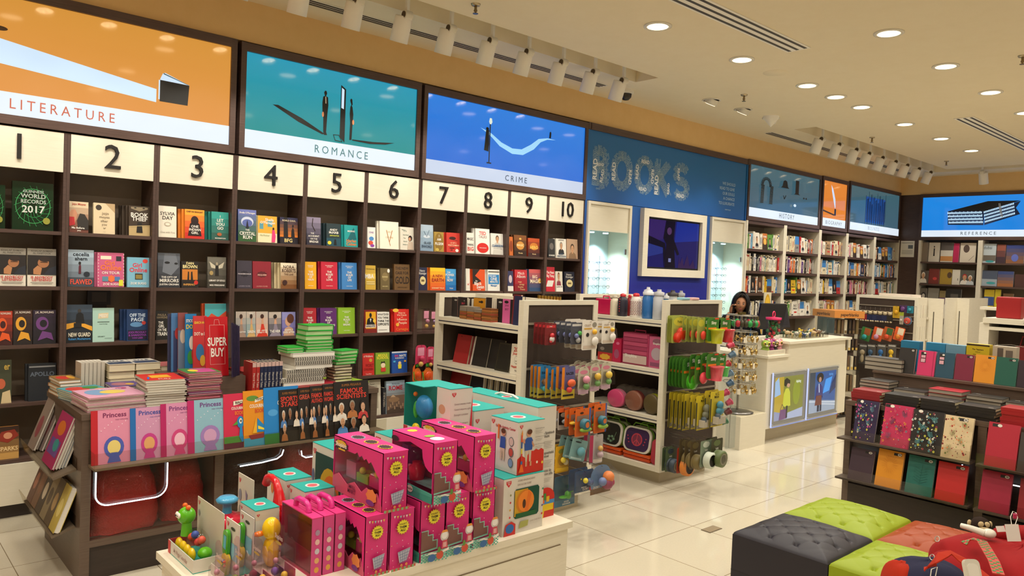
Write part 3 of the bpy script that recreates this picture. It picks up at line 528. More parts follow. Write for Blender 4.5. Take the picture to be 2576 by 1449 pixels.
wb(0,10,1427,1454,601,'#b8987c',face(.5,.50,1.2,shirt='#8a6c50',hair='#3a261a'),'beige hardback portrait of a short-haired man, top shelf under number 10')
# second shelf
lis=[('r',0,.82,1,.18,'#8a8478'),T('KHALAF AHMAD',.5,.935,.045,'#5a544a'),T('AL HABTOOR',.5,.875,.045,'#5a544a'),('r',0,.30,1,.52,'#1c1512'),('e',.55,.62,.2,.13,'#a06a44'),('e',.6,.72,.2,.07,'#2a1c16'),('p',[(.2,.32),(.45,.30),(.5,.48),(.35,.55),(.2,.45)],'#b07a50'),('p',[(.55,.30),(1,.30),(1,.55),(.75,.48)],'#20242e'),('l',[(.45,.64),(.7,.64)],.02,'#1a1412'),T('IS ANYBODY',.5,.235,.06,'#b8282a'),T('LISTENING?',.5,.165,.06,'#b8282a'),('r',.1,.09,.8,.012,'#6a6458'),('r',.15,.06,.7,.01,'#6a6458')]
wb(1,1,-4,66,623,'#d8d2c2',lis,'thick hardback of a man with hand on chin, left of its twin, second shelf')
wb(1,1,70,142,625,'#d8d2c2',lis,'thick hardback of a man with hand on chin, right of its twin, under number 1')
wb(1,2,172,237,628,'#8ea4b8',fade('#5a6470','#a8bccc',5)+[('r',0,0,1,.25,'#3c4650'),T('cecelia',.5,.88,.10,'#1a2430'),T('ahern',.5,.76,.09,'#1a2430'),('p',[(.4,.35),(.5,.35),(.5,.55),(.47,.62),(.41,.55)],'#5a1a2a'),('e',.45,.64,.05,.04,'#1c1614'),T('FLAWED',.5,.13,.13,'#e0503c'),('e',.72,.34,.12,.07,'#1c2430')],'misty blue hardback with coral title and walking girl, under number 2')
wb(1,2,246,313,635,'#d06a90',[('r',.04,.03,.92,.94,'#c85c84'),('r',.12,.8,.4,.1,'#e8e0c8'),('r',.7,.76,.2,.14,'#2a2a34'),T('Girl',.45,.70,.12,'#f07a3a',.5),T('Online',.5,.56,.14,'#f07a3a',.8),T('ON TOUR',.5,.41,.07),('r',.18,.16,.22,.14,'#5a8aa0'),('s',.52,.24,.14,.11,6,'#e8703a'),('r',.64,.17,.2,.13,'#4a7ab0'),T('ZOE SUGG',.5,.08,.06),('r',.8,.03,.16,.18,'#d8d83a')]+[('e',x,y,.018,.012,GW)for x in(.03,.97)for y in[.05+.09*i for i in range(11)]],'pink paperback with light bulbs border and orange script, under number 2',1)
wb(1,2,321,376,647,'#7ab4cc',[('e',.82,.88,.12,.07,'#e0483c'),T('Girl',.45,.74,.13,'#d83a4a',.6),T('Online',.5,.58,.14,'#d83a4a',.85),('r',.35,.26,.35,.2,'#2a2a2c'),('r',.38,.28,.29,.14,'#8a7a3a'),T('ZOE SUGG',.5,.13,.07)],'light blue paperback with red script and heart, under number 2')
wb(1,3,398,454,636,'#33363e',fade('#2a2c34','#5a606a',5)+[('p',[(.2,.45),(.6,.35),(.95,.6),(.8,.98),(.3,.98)],'#6e747e'),('e',.42,.72,.12,.035,'#14161a'),('e',.82,.70,.08,.03,'#14161a'),T('THE CITY OF',.5,.30,.05),T('MIRRORS',.5,.20,.09),T('JUSTIN CRONIN',.5,.09,.05)],'grey paperback with a staring shadowed face, under number 3')
wb(1,3,457,500,657,'#1c1410',[('r',.05,.3,.9,.4,'#c87a2a'),('p',[(.35,.3),(.45,.3),(.45,.6),(.38,.62)],'#14100e'),('p',[(.55,.3),(.68,.3),(.64,.62),(.56,.6)],'#14100e'),T('DAN',.5,.93,.09,'#f0e0a0',.5),T('BROWN',.5,.80,.12,'#f0e0a0'),('e',.85,.2,.12,.08,'#c82a20'),T('INFERNO',.45,.12,.07,'#d8a050')],'black paperback with fiery scene and pale author name, under number 3')
wb(1,3,523,570,646,'#4a463e',fade('#3a362e','#6e6a5e',5)+[('p',[(.1,.85),(.45,.7),(.45,.62),(.2,.65)],'#c8c0a8'),('p',[(.9,.85),(.55,.7),(.55,.62),(.8,.65)],'#c8c0a8'),('e',.5,.78,.06,.05,'#a89a80'),('p',[(.4,.4),(.6,.4),(.58,.72),(.42,.72)],'#14120e'),('e',.2,.48,.1,.07,'#a8905a'),T('LIBRARY OF SOULS',.5,.24,.055),T('MISS PEREGRINE',.5,.09,.045)],'sepia grey paperback of a winged figure, under number 3')
wb(1,4,597,635,655,'#3a3440',[('s',.5,.52,.3,.12,9,'#221e28'),T('PANDEMONIUM',.5,.52,.045,'#c8c0c4'),T('LAUREN OLIVER',.5,.08,.04,'#8a8490')],'dark plum book with burst pattern, left of the crimson one, under number 4')
wb(1,4,637,683,657,'#8a1c2c',[('s',.5,.52,.3,.12,9,'#5a1420'),T('REQUIEM',.5,.50,.055,'#e0b0a0',.6),T('LAUREN OLIVER',.5,.08,.04,'#d08a80')],'crimson book with burst pattern beside the plum one, under number 4')
wb(1,4,707,747,661,'#d8c8a0',fade('#7a4a20','#e8dcc0',6)+[T('NORA',.5,.84,.12,'#4a2a18',.7),T('ROBERTS',.5,.70,.12,'#4a2a18'),T('THE LIAR',.5,.56,.07,'#6a4a30',.6),('e',.25,.24,.15,.1,'#3a1a14')],'cream and brown paperback with tall brown lettering and a pile behind, under number 4',3)
def rules(c1,row,bay,x0,x1,yt,wds,lab,side):
 wb(row,bay,x0,x1,yt,c1,[T('THE INTERNATIONAL',.5,.86,.025,GW,.5),T('BESTSELLER',.5,.81,.025,GW,.4)]+[T(q,.5,.63-.095*i,.07,GW,.5 if len(q)<8 else .78)for i,q in enumerate(wds)]+[T('RICHARD TEMPLAR',.5,.12,.02,GW,.45)],lab,side)
rules('#e8a818',1,5,768,797,658,('THE','RULES','OF','WEALTH'),'golden yellow book with white block title beside the red one, under number 5',1)
rules('#c4203a',1,5,809,850,658,('THE','RULES','OF','LOVE'),'crimson book with white block title between yellow and blue, under number 5',1)
rules('#3f82c4',1,5,861,899,660,('THE','RULES','OF','LIFE'),'sky blue book with white block title right of the crimson one, under number 5',1)
wb(1,6,920,946,667,'#c8a43a',[('r',0,.45,1,.22,'#e0c050'),T('MBA',.4,.55,.17,GW),T('THE PERSONAL',.5,.85,.04,'#6a5a20'),('r',.1,.3,.8,.03,'#e8dca0'),('r',.1,.22,.8,.03,'#e8dca0')],'mustard yellow book with large white capitals by the divider, under number 6')
wb(1,6,958,981,674,'#6a5a36',[('e',.5,.6,.34,.2,'#857348'),T('BUSINESS',.5,.6,.06,'#d8c890',.6),('e',.88,.88,.14,.09,GW),T('MARK SMITH',.5,.16,.04,'#d8c890',.6)],'olive brown book with a round white sticker, under number 6',1)
wb(1,6,993,1032,664,'#6a4c28',[T('THE NEW',.5,.84,.10,'#2a1c10'),T('CASE FOR',.5,.66,.10,'#2a1c10'),T('GOLD',.5,.38,.26,'#2a1c10',.9),T('JAMES RICKARDS',.5,.1,.05,'#4a3418',.6)],'bronze brown book with large dark capitals, under number 6')
kiss=[T('Henry',.45,.86,.10,GW,.6,0),T('Kissinger',.5,.74,.10,GW,.8,0),('e',.5,.42,.32,.19,'#d8c890'),('r',.34,.38,.32,.08,'#3a2c1c'),T('WORLD ORDER',.5,.42,.025,'#e0c070',.28)]
wb(1,7,1053,1076,672,'#1c2040',kiss,'navy book with cream medallion beside the divider, under number 7',1)
wb(1,7,1083,1121,673,'#e87a1c',fade('#d8501c','#f0c020',6)+[T('A NEW',.5,.64,.12,'#a02c14'),T('EARTH',.5,.46,.15,'#a02c14'),T('ECKHART TOLLE',.5,.1,.06,'#f0d8a0')],'yellow to orange gradient book, under number 7',1)
wb(1,7,1122,1148,676,'#1f7cc0',fade('#1c6ab0','#4aa0d8',4)+[T('THE',.3,.84,.07,GW,.3),T('POWER',.4,.72,.10),T('OF',.25,.60,.08,GW,.2),T('NOW',.4,.48,.12,GW,.6),T('TOLLE',.5,.1,.05)],'bright blue book leaning by the orange one, under number 7',1)
wb(1,8,1173,1183,675,'#e0dccf',[T('se?',.6,.3,.1,'#c8382c',.5)],'leaning white book by the divider, under number 8')
wb(1,8,1190,1221,677,'#d8501c',[('p',[(0,1),(.6,1),(.2,.7),(.7,.45),(.3,.35),(0,.3)],'#221814'),T('The',.3,.46,.06,GW,.3),T('Black',.42,.34,.14),T('Swan',.6,.19,.15),T('TALEB',.5,.06,.05)],'orange book with black swoosh, under number 8',2)
wb(1,8,1228,1258,678,'#e8e6de',[('r',.05,.32,.9,.45,'#2a86c8'),T('THE NEW',.4,.70,.07,GW),T('ONE',.5,.57,.13),T('MINUTE',.5,.43,.09),T('Manager',.5,.26,.08,'#2a6aa8',.7),('r',.05,.88,.9,.05,'#6a665c')],'white book with broad blue panel, under number 8',1)
wb(1,9,1278,1292,681,'#34345a',[('e',.5,.6,.3,.2,'#c8b8c0'),('r',0,0,1,.25,'#e0dcd4')],'navy and white book by the divider, under number 9')
wb(1,9,1296,1327,678,'#a81c2a',fade('#8a1424','#c02a34',3)+[T('Mitch',.5,.84,.13,GW,.7,0),T('Albom',.5,.69,.14,GW,.8,0),T('magic',.4,.44,.07,'#e8c890',.5,0),T('strings',.55,.32,.08,'#e8c890',.6,0),T('Frankie',.45,.2,.08,'#e8c890',.6,0),T('Presto',.6,.09,.08,'#e8c890',.5,0)],'deep red book with cream serif names, under number 9',1)
wb(1,9,1332,1363,677,'#5a6a8a',fade('#2c4a72','#c85a5a',6)+[('e',.85,.48,.14,.12,'#e8b030'),T('BIG',.45,.66,.14,'#f0d8c0',.5),T('MAGIC',.5,.46,.16,'#f0e0c0')],'blue and pink blurred book with a sun spot, under number 9',1)
wb(1,10,1375,1397,671,'#c82034',[T('The Next',.5,.78,.1),T('Big Thing',.5,.64,.1),('p',[(0,.2),(.7,.2),(.9,.45),(.2,.45)],'#e0dcd4')],'red book with white lettering by the divider, under number 10')
wb(1,10,1399,1416,682,'#d8d0c0',face(.45,.72,1.1,shirt='#8a3a4a',hair='#5a3420')+[('r',0,0,1,.3,'#ece8de'),T('LEAN IN',.5,.24,.08,'#5a5248')],'white book with a smiling woman, under number 10',1)
wb(1,10,1421,1446,683,'#16182c',kiss,'navy book with cream medallion, rightmost under number 10',1)
# third shelf
def magic(c,c2,nm):return fade(c,c2,5)+[('e',.4,.6,.28,.2,nm),('e',.45,.6,.16,.11,c),('p',[(.2,.1),(.6,.18),(.9,.1),(.8,.32),(.4,.38)],nm),T('J.K. ROWLING',.5,.93,.055,'#d8ccc0',.8)]
wb(2,1,-12,32,782,'#5a1a10',magic('#3a0e0a','#a83214','#d8541c'),'fiery red-orange fantasy hardback, leftmost, third shelf under number 1')
wb(2,1,34,82,779,'#2a1812',magic('#1c1210','#3a2014','#d89a2a'),'black and yellow flame fantasy hardback, third shelf under number 1')
wb(2,1,84,141,779,'#1c1420',magic('#141018','#2a1c30','#6a3a7a'),'black and violet fantasy hardback, third shelf under number 1')
wb(2,2,168,233,766,'#1c2430',fade('#101418','#3a4a5c',5)+[('p',[(.0,.35),(.5,.45),(1,.3),(1,.42),(.5,.55),(0,.5)],'#e0a030'),('p',[(.35,.5),(.7,.5),(.65,.75),(.5,.82),(.38,.74)],'#0c0e12'),('e',.5,.84,.07,.05,'#3a3430'),('r',.28,.40,.3,.12,'#181818'),T('NEW GUARD',.5,.21,.11,'#e8e0c8'),T('Robert Muchamore',.5,.10,.06,'#3a8ac8')],'dark action book with lightning and motorbike, under number 2',1)
wb(2,2,234,288,774,'#a8ccc0',[('p',[(.25,.68),(.72,.70),(.74,.86),(.27,.84)],'#d8c8a0'),T('MESSY',.5,.77,.09,'#e8e4d8',.4),('r',.22,.58,.56,.015,'#2a3a34'),T('messier less happy',.5,.53,.02,'#3a4a44',.5),T('KERI SMITH',.4,.16,.025,'#3a4a44',.4),('r',.55,.1,.35,.008,'#3a4a44')],'pale mint blank looking book with small note, under number 2')
wb(2,2,320,373,778,'#1a3a6a',[('r',.03,.02,.94,.96,'#16355f'),T('OFF THE',.5,.82,.10,'#c8d8e8',.75),T('PAGE',.5,.68,.11,'#c8d8e8',.65),('e',.45,.52,.3,.08,'#5a8ab8'),('e',.8,.57,.1,.06,'#b83a34'),('r',.05,.04,.9,.30,'#1c1430'),T('JODI PICOULT',.5,.27,.06,'#8a3aa0'),T('& SAMANTHA',.5,.18,.06,'#8a3aa0'),T('VAN LEER',.5,.09,.05,'#8a3aa0')],'navy framed book with pale hand lettering and books lying beside, under number 2',2)
wb(2,3,393,424,782,'#16120f',[T('PAULA',.5,.87,.07,'#8a7a60',.7),T('HAWKINS',.5,.78,.07,'#8a7a60'),T('THE',.4,.60,.08,GW,.4),T('GIRL',.45,.48,.10,GW,.5),T('ON THE',.5,.35,.09,GW,.7),T('TRAIN',.5,.21,.12,GW,.8)],'black thriller with white stacked title, third shelf under number 3',2)
wb(2,3,517,572,763,'#c8542a',[('r',0,.6,1,.4,'#4aa8b0'),('p',[(0,.5),(.3,.72),(.6,.6),(1,.8),(1,.4),(0,.4)],'#c8472a'),T('THE HIGH',.5,.50,.06),T('MOUNTAINS',.5,.40,.06)],'red and turquoise mountain book behind the red sign, under number 3',1)
sel=lambda dress,bg,hair:fade(bg,'#b8aca0',4)+[('p',[(.05,0),(.98,0),(.72,.3),(.60,.55),(.45,.55),(.38,.3)],dress),('p',[(.42,.5),(.64,.5),(.60,.68),(.46,.68)],'#c89878'),('e',.54,.77,.12,.08,'#c89878'),('e',.50,.81,.15,.09,hair)]
wb(2,4,594,620,783,'#8a8478',sel('#9a8070','#7a8288','#3a2218')+[T('THE ELECTION',.5,.2,.07)],'grey-beige princess romance, leftmost of five, third shelf under number 4',0,.02)
wb(2,4,621,644,783,'#8aa4a8',sel('#c8a468','#7a9aa0','#2a1812')+[T('KIERA',.5,.93,.05),T('SIREN',.5,.2,.1)],'sea blue romance with sand coloured gown, third shelf under number 4',0,.02)
wb(2,4,645,675,783,'#c8402c',sel('#c8341c','#d8a890','#3a1c12')+[T('ELITE',.5,.2,.12)],'romance with a large scarlet gown, third shelf under number 4',0,.02)
wb(2,4,677,708,784,'#4a4a5a',sel('#8a8090','#3a3a4c','#1c1414')+[T('THE HEIR',.5,.2,.1)],'dark lilac romance with grey gown, third shelf under number 4',0,.02)
wb(2,4,710,744,784,'#5a5a9a',fade('#6a60a0','#8a8ac0',3)+[('p',[(.1,0),(.9,0),(.8,.3),(.5,.4),(.2,.3)],'#c0967c'),('e',.45,.6,.22,.2,'#c89a7c'),('e',.62,.72,.26,.2,'#5a3020'),T('HAPPILY',.5,.24,.07),T('EVER AFTER',.5,.14,.08)],'violet romance with woman in profile, rightmost of five, under number 4',0,.02)
rules('#a8202c',2,5,764,797,774,('THE','RULES','OF','MANAGEMENT'),'brick red book with white block title, third shelf under number 5',1)
rules('#5a2468',2,5,807,848,774,('THE','RULES','OF','PARENTING'),'purple book with white block title, third shelf under number 5',1)
rules('#8ab42a',2,5,852,894,773,('THE','RULES','TO','BREAK'),'lime green book with white block title, third shelf under number 5',1)
wb(2,6,917,949,779,'#7a1a14',[('r',.12,.18,.80,.74,'#e0a418'),('p',[(.15,.25),(.85,.25),(.75,.58),(.6,.66),(.4,.66),(.25,.58)],'#14120f'),('e',.5,.77,.1,.1,'#14120f'),('p',[(.44,.62),(.56,.62),(.5,.45)],GW),T('DANGEROUS',.5,.33,.06),T('MANAGEMENT',.5,.25,.06),('e',.8,.52,.12,.08,'#e8c040')],'dark red book with suited silhouette on yellow, under number 6',1)
wb(2,6,950,980,784,'#e4e2da',[T('WHATEVER',.5,.88,.10,'#201e1a',.92),T('YOU THINK',.5,.72,.10,'#201e1a',.92),T('THINK THE',.5,.56,.10,'#201e1a',.92),T('OPPOSITE',.5,.40,.11,'#201e1a',.92),('r',.1,.12,.7,.02,'#8a867c')],'white book filled with black capitals, under number 6',1)
wb(2,6,993,1030,777,'#d0261c',[('e',.1,.95,.2,.08,'#e8b83a'),T('How to',.5,.84,.08,'#f0e0c0',.5,0),T('Win Friends',.5,.74,.07,'#f0e0c0',.7,0),T('and',.5,.65,.05,'#f0e0c0',.3,0),T('Influence',.5,.55,.10,'#f0e0c0',.75,0),T('People',.55,.40,.11,'#f0e0c0',.6,0),('e',.2,.32,.11,.08,'#e8a83a'),T('Carnegie',.5,.12,.12,'#f08a3a',.85,0)],'bright red book with cream serif title, under number 6',1)
# fourth shelf
wb(3,1,-8,30,905,'#3a3e2a',[T('er',.7,.85,.15,'#c8a84a',.4),('e',.3,.45,.3,.12,'#b85a3a'),('p',[(.3,0),(1,0),(.9,.3),(.4,.25)],'#c8b48a')],'dark olive book with gold letters, cut by left edge, fourth shelf')
wb(3,1,72,142,914,'#1c2026',[('r',.03,.9,.94,.04,'#8a8c8e'),T('APOLLO',.5,.72,.11,'#5a6472')],'dark slate book half hidden by the table stacks, fourth shelf under number 1',1)
wb(3,5,852,893,888,'#2a201a',[T('LOST',.6,.8,.08,'#8a6a40',.5)],'dark brown book half hidden by the small green pile, fourth shelf')
wb(3,6,913,942,888,'#c02a24',[T('d Walliams',.5,.87,.09,GW,.8,0),('e',.7,.68,.14,.08,'#c8903a'),T('WORST',.6,.45,.14,'#8a1814',.7),T('CHILDREN',.5,.28,.1,'#8a1814',.8),T('Tony Ross',.5,.06,.05,GW,.7,0)],'red childrens book with white script, fourth shelf under number 6',0)
wb(3,6,946,981,886,'#7a9a2c',[T('MIDDLE',.5,.88,.10,'#e8d83a',.7),T('SCHOOL',.5,.76,.11,'#e8d83a',.85),('e',.52,.42,.16,.13,'#e8d0a8'),('p',[(.36,.46),(.40,.60),(.52,.56),(.62,.61),(.68,.46),(.6,.52),(.45,.52)],'#1a1612'),('e',.46,.43,.03,.025,GW),('e',.58,.43,.03,.025,GW),('r',.36,.12,.34,.18,'#c8382c')],'green childrens book of a messy-haired boy, fourth shelf under number 6',0)
wb(3,6,987,1025,883,'#1f4c9a',[('r',0,.93,1,.07,'#c8ccd4'),T('BIG',.3,.80,.09,'#d83a5a',.35),T('NATE',.7,.80,.10,GW,.45),T('PUZZLEMANIA',.5,.69,.05,GW,.7),('e',.5,.46,.1,.08,'#e8c890'),('p',[(.4,.2),(.6,.2),(.62,.4),(.38,.4)],'#e8d83a'),('r',.08,.5,.14,.08,'#4aa8d8'),('r',.78,.5,.14,.08,'#d8a03a')],'royal blue childrens puzzle book, fourth shelf under number 6',0)
wb(4,1,-8,48,1072,'#b87a34',fade('#c89a54','#3a2418',5)+[('p',[(.0,.6),(.5,.5),(1,.7),(.8,.9),(.2,.85)],'#8a2c1c'),('e',.5,.72,.2,.1,'#c88a68'),T('SPARKS',.5,.32,.12,'#e8c890',.9)],'sunset romance with two lying figures, lowest shelf at the left edge')
wb(4,6,917,960,955,'#d0c8b4',[T('Paper',.5,.88,.05,'#5a5448',.4,0),T('Dictionaries',.5,.82,.05,'#5a5448',.6,0),('r',.15,.2,.7,.55,'#a8a08c')]+[('r',.18+.09*i,.2,.03,.55,'#6a6250')for i in range(7)]+[('e',.5,.42,.26,.16,'#6a6250'),('e',.5,.42,.18,.11,'#b8ae98')],'cream book with a round engraving, lowest shelf beside the table')
wb(4,6,974,1020,957,'#a8bccc',fade('#8a8f94','#b4cbe0',4,.5,1)+[('r',0,0,1,.55,'#6e5848'),T('ROME',.5,.78,.13,'#c8243a',.8),('e',.4,.42,.3,.08,'#8a6c50'),('p',[(.2,.5),(.35,.58),(.5,.5)],'#b89a7c'),('p',[(0,.1),(.5,.2),(1,.1),(1,0),(0,0)],'#4a3a30'),T('TRAVELLING',.5,.91,.035,'#5a6470',.7)]+[('r',.06+.11*i,.12+.07*(i%3),.07,.1,'#9a7c62')for i in range(8)],'travel book with rooftops and red ROME, lowest shelf')
b_=None
SHZ=SH;count_names={}
for row,bay,x0,x1,yt,col,art,label,n,th in WB_:
 Y=5.436;z=SHZ[row];xm=(x0+x1)/2
 L=ony(x0,0,Y);
 # the x of the two cover edges at mid height of the book
 py=yt+40;L=ony(x0,py,Y).x;R_=ony(x1,py,Y).x;top=ony(xm,yt+1,Y+.02).z;h=top-z;w=R_-L
 lean=math.radians(-5)
 mb=bookmb(w,h/math.cos(lean),th,col,art,'pagew')
 o=mb.obj('book');place(o,((L+R_)/2,Y,z+.001),0,lean);tag(o,label,'book','face-out books on the numbered bays')
 if n:
  c=bookmb(w,h/math.cos(lean),th,col,(),'pagew').mesh('book')
  for k in range(n):
   q=bpy.data.objects.new('book',c);C.objects.link(q)
   place(q,((L+R_)/2-.012*(k+1)*(1 if k%2==0 else 1.2),Y+(k+1)*(th+.001),z+.001),0,lean)
   tag(q,'copy %s behind the %s'%(('directly','second','third')[k],' '.join(label.replace(',','').split()[:11])),'book','spare copies behind the face-out books')
   # spine next to ROME
o=bookmb(.03,.225,.12,'#2c2a30').art(Pfront(-.015,0,0),.03,.225,[T('VERITABLE',.5,.55,.6,'#b8b0a0',9,0,90)]and[('t','VERITABLE',.5,.55,.08,'#b8b0a0',5,90,0)]).obj('book');place(o,(ony(967,1000,5.44).x,5.44,.361),0,0);tag(o,'thick black spine-out book left of the ROME travel book','book')
# small frame behind, bay 2
p=ony(245,756,5.65);t=thing('picture_frame','small dark frame standing at the back of a shelf under number 2','frame',(p.x,5.62,1.06+.22))
t.location.z=1.062;MB().box(-.05,.05,0,.012,0,.32,'blackp').obj('stand',t);MB().box(-.07,.07,-.014,-.001,.23,.335,'#241c18').box(-.045,.045,-.016,-.014,.25,.315,'#4a4038').obj('frame',t)
# ---- spine-out books of the cream bays
CN={'white':'#e6e0d2','cream':'#d8cba8','black':'#1c1a1c','navy':'#20305a','blue':'#2f74b8','sky blue':'#78aed0','teal':'#2a8a88','green':'#5a8a3a','lime':'#a4b83a','yellow':'#e0b82a','orange':'#d8702a','red':'#b0282a','maroon':'#6a2028','pink':'#d88aa0','purple':'#5a3a7a','brown':'#5a3c28','grey':'#8a8680','tan':'#b0906a'}
PAL={0:['white']*11+['cream']*6+['sky blue','green','red','black','pink'],1:['white','cream','cream','grey','purple','red','black','white','brown','orange','cream','maroon'],2:['white','cream','cream','tan','maroon','brown','black','white','red','tan','pink'],3:['white','white','white','cream','cream','tan','red','orange','yellow','black','navy','blue','brown'],4:['blue','navy','white','white','cream','grey','sky blue','orange','yellow','green','black']}
ROWP={(0,0):(0,3),(0,1):(1,2),(0,2):(2,2),(0,3):(0,3),(0,4):(4,4),(1,0):(0,0),(1,1):(1,0),(1,2):(0,2),(1,3):(3,2),(1,4):(4,0),(2,0):(3,3),(2,1):(3,4),(2,2):(0,3),(2,3):(2,0),(2,4):(0,2),(3,0):(3,1),(3,1):(0,3),(3,2):(0,3),(3,3):(2,2),(4,0):(4,4)}
SPN={};SB=MB()
def spine(w,h,d,cn,k,b=None):
 b=b or MB();col=CN[cn];b.box(-w/2,w/2,0,d,0,.002,col).box(-w/2,w/2,0,.003,0,h,col).box(-w/2,-w/2+.002,.003,d,0,h,col).box(w/2-.002,w/2,.003,d,0,h,col).box(-w/2+.002,w/2-.002,.003,d-.003,.003,h-.003,'pagew')
 ink='#e8e2d0' if cn not in('white','cream','yellow','sky blue','pink','lime','tan')else['#2a2622','#a83a2a','#2a4a7a'][k%3]
 A=Pfront(-w/2,0,0)
 if k%4==0:b.art(A,w,h,[('r',0,.84,1,.1,ink),('t',['THE WAR','HISTORY','EMPIRE','LIVES'][k//4%4],.5,.45,.06,ink,99,-90,1)])
 elif k%4==1:b.art(A,w,h,[('t',['SECRETS','THE LAST KING','JOURNEY','A LIFE'][k//4%4],.5,.55,.055,ink,99,-90,0),('r',0,.04,1,.08,ink)])
 elif k%4==2:b.art(A,w,h,[('r',.2,.3,.22,.5,ink),('r',.6,.4,.18,.4,ink),('e',.5,.12,.3,.02,ink)])
 else:b.art(A,w,h,[('t',['NIGHT','WORLD','RIVER','MIND'][k//4%4],.5,.6,.08,ink,99,-90,1),('t','J. Hale',.5,.2,.03,ink,99,-90,0)])
 return b
ORD=['first','second','third','fourth','fifth','sixth','seventh','eighth','ninth','tenth']+['%dth'%i for i in(11,12,13,14,15,16,17,18,19,20)]+['21st','22nd','23rd','24th','25th','26th','27th','28th','29th','30th']
BAYL=['first','second','third','fourth','fifth']
faceart=[fade('#3a2a20','#b86a2a',3)+[('e',.5,.5,.3,.2,'#e0b050'),T('WAR',.5,.8,.12)],[('r',0,.5,1,.5,'#3a7ab8'),T('LIFE',.5,.3,.12,'#20242c')],face(.5,.55,1.1)+[T('MY STORY',.5,.12,.09)],[T('BAD',.5,.7,.16,'#2a2622'),T('MANIA',.5,.5,.14,'#2a2622'),('r',.2,.2,.6,.1,'#c83a2a')]]
for(row,bay),(pal,nf)in sorted(ROWP.items()):
 x=FX[bay]+.055;x1=FX[bay+1]-.05;z=FS[row];i=0;fpos=set(rnd.sample(range(4,16),nf))if nf else set()
 if bay==0 and row==3:x+=.10
 if row==4:x+=.3;x1-=.3
 while x<x1-.05 and i<29:
  cn=rnd.choice(PAL[pal])if rnd.random()<.93 else rnd.choice(list(CN))
  h=rnd.choice((.195,.205,.215,.225,.235));k=rnd.randrange(16)
  lab_where='%s from the left, %s shelf of the %s cream bay'%(ORD[i],ORD[row],BAYL[bay])
  if i in fpos:
   w=.13;kk=rnd.randrange(4)
   o=bookmb(w,h,.03,CN[cn],faceart[kk]if kk!=3 or cn not in('black','navy')else faceart[2],'pagew').obj('book');place(o,(x+w/2,WY+.03,z+.001),0,math.radians(-4));x+=w+.006
   tag(o,'%s face-out book, '%cn+lab_where,'book','books in the cream bays');i+=1;continue
  w=rnd.choice((.022,.028,.034,.04,.048));key=(w,h,cn,k)
  if row or bay:
   SB.M=Matrix.Translation((x+w/2,WY+.03+rnd.uniform(0,.012),z+.001));spine(w,h,.15,cn,k,SB);x+=w+.0015;i+=1;continue
  if key not in SPN:SPN[key]=spine(w,h,.15,cn,k).mesh('book')
  o=bpy.data.objects.new('book',SPN[key]);C.objects.link(o);o.location=(x+w/2,WY+.03+rnd.uniform(0,.012),z+.001)
  tag(o,'%s spine-out book, '%cn+lab_where,'book','books in the cream bays');x+=w+.0015;i+=1
  if rnd.random()<.02:x+=.05
SB.M=Matrix();tag(SB.obj('shelved_books'),'rows of spine-out books filling the cream bays right of the showcases','books',None,'stuff')
# face-out books on the reference wall
RF=[(0,2310,2334,608,'#8a7c6c','dull taupe',[]),(0,2336,2363,610,'#e4dccb','white with standing figure',person_fig(.5,.3,1.2)),(0,2366,2397,610,'#d8d2c4','white landscape photo',[('r',0,.05,1,.25,'#c88a4a'),('r',0,.6,1,.4,'#5a5450')]),(0,2398,2412,612,'#c02458','magenta',[]),(0,2415,2454,611,'#ddd2bf','white with sketched profile',[('e',.4,.7,.2,.2,'#5a4a42'),('l',[(.6,.1),(.9,.35)],.02,'#3a3430')]),(0,2470,2505,613,'#b8c4cc','pale cityscape',[('r',0,.1,1,.3,'#6a6258'),T('dubai',.4,.8,.16,'#3a4650',.6,0),('e',.6,.08,.3,.06,'#3a9aa0')]),(0,2507,2529,615,'#6a3a34','dark red night scene',fade('#3a2430','#8a4a3a',3)),(0,2531,2576,616,'#3c4a86','blue dusk scene',fade('#8a5a3a','#2c3a7a',5)+[('e',.5,.3,.2,.2,'#5a68b8')]),(1,2310,2334,680,'#5a5048','dark robed portrait',face(.5,.6,1.3,hair='#e8e2d6',shirt='#e0dad0')),(1,2336,2362,676,'#7a3028','rust red',[('e',.6,.35,.2,.1,'#c8403a')]),(1,2364,2394,676,'#a88a34','ochre',[('e',.8,.6,.2,.2,'#5a4430')]),(1,2395,2414,678,'#e2dccd','white with small numeral',[('t','1',.7,.35,.14,'#1c1a18',.5)]),(1,2416,2450,679,'#5a5a52','two robed men',face(.3,.5,1.1,hair='#b8282a',shirt='#e8e4da')+face(.72,.45,1.0,hair='#e8e4da',shirt='#c8d0d4')),(1,2470,2508,680,'#98a4b0','waterfront photo',[('r',0,.45,1,.55,'#4a5468'),('e',.6,.2,.3,.08,'#3a9aa0')]),(1,2509,2549,682,'#5a5a78','city at sunset',fade('#a8683a','#3a4a80',5)),(1,2552,2580,690,'#4a2a24','dark brown',[]),(2,2304,2330,724,'#6a645c','grey ring photo',[('e',.7,.5,.25,.25,'#2a2826'),('e',.7,.5,.15,.15,'#c8c0b4')]),(2,2333,2360,724,'#8a857a','pewter',[]),(2,2362,2377,731,'#8a7a50','olive and violet',[('r',0,0,1,.5,'#6a4a7a')]),(2,2379,2417,726,'#2c2a28','black photo',[('r',.3,.3,.5,.4,'#5a5650')]),(2,2475,2500,728,'#d0b82a','yellow topped blue',[('r',0,.1,1,.5,'#34508a')]),(2,2502,2516,728,'#d8c42a','yellow and red',[('e',.5,.4,.3,.2,'#c8502a')]),(2,2522,2548,738,'#7a5a3a','brown photo',[])]
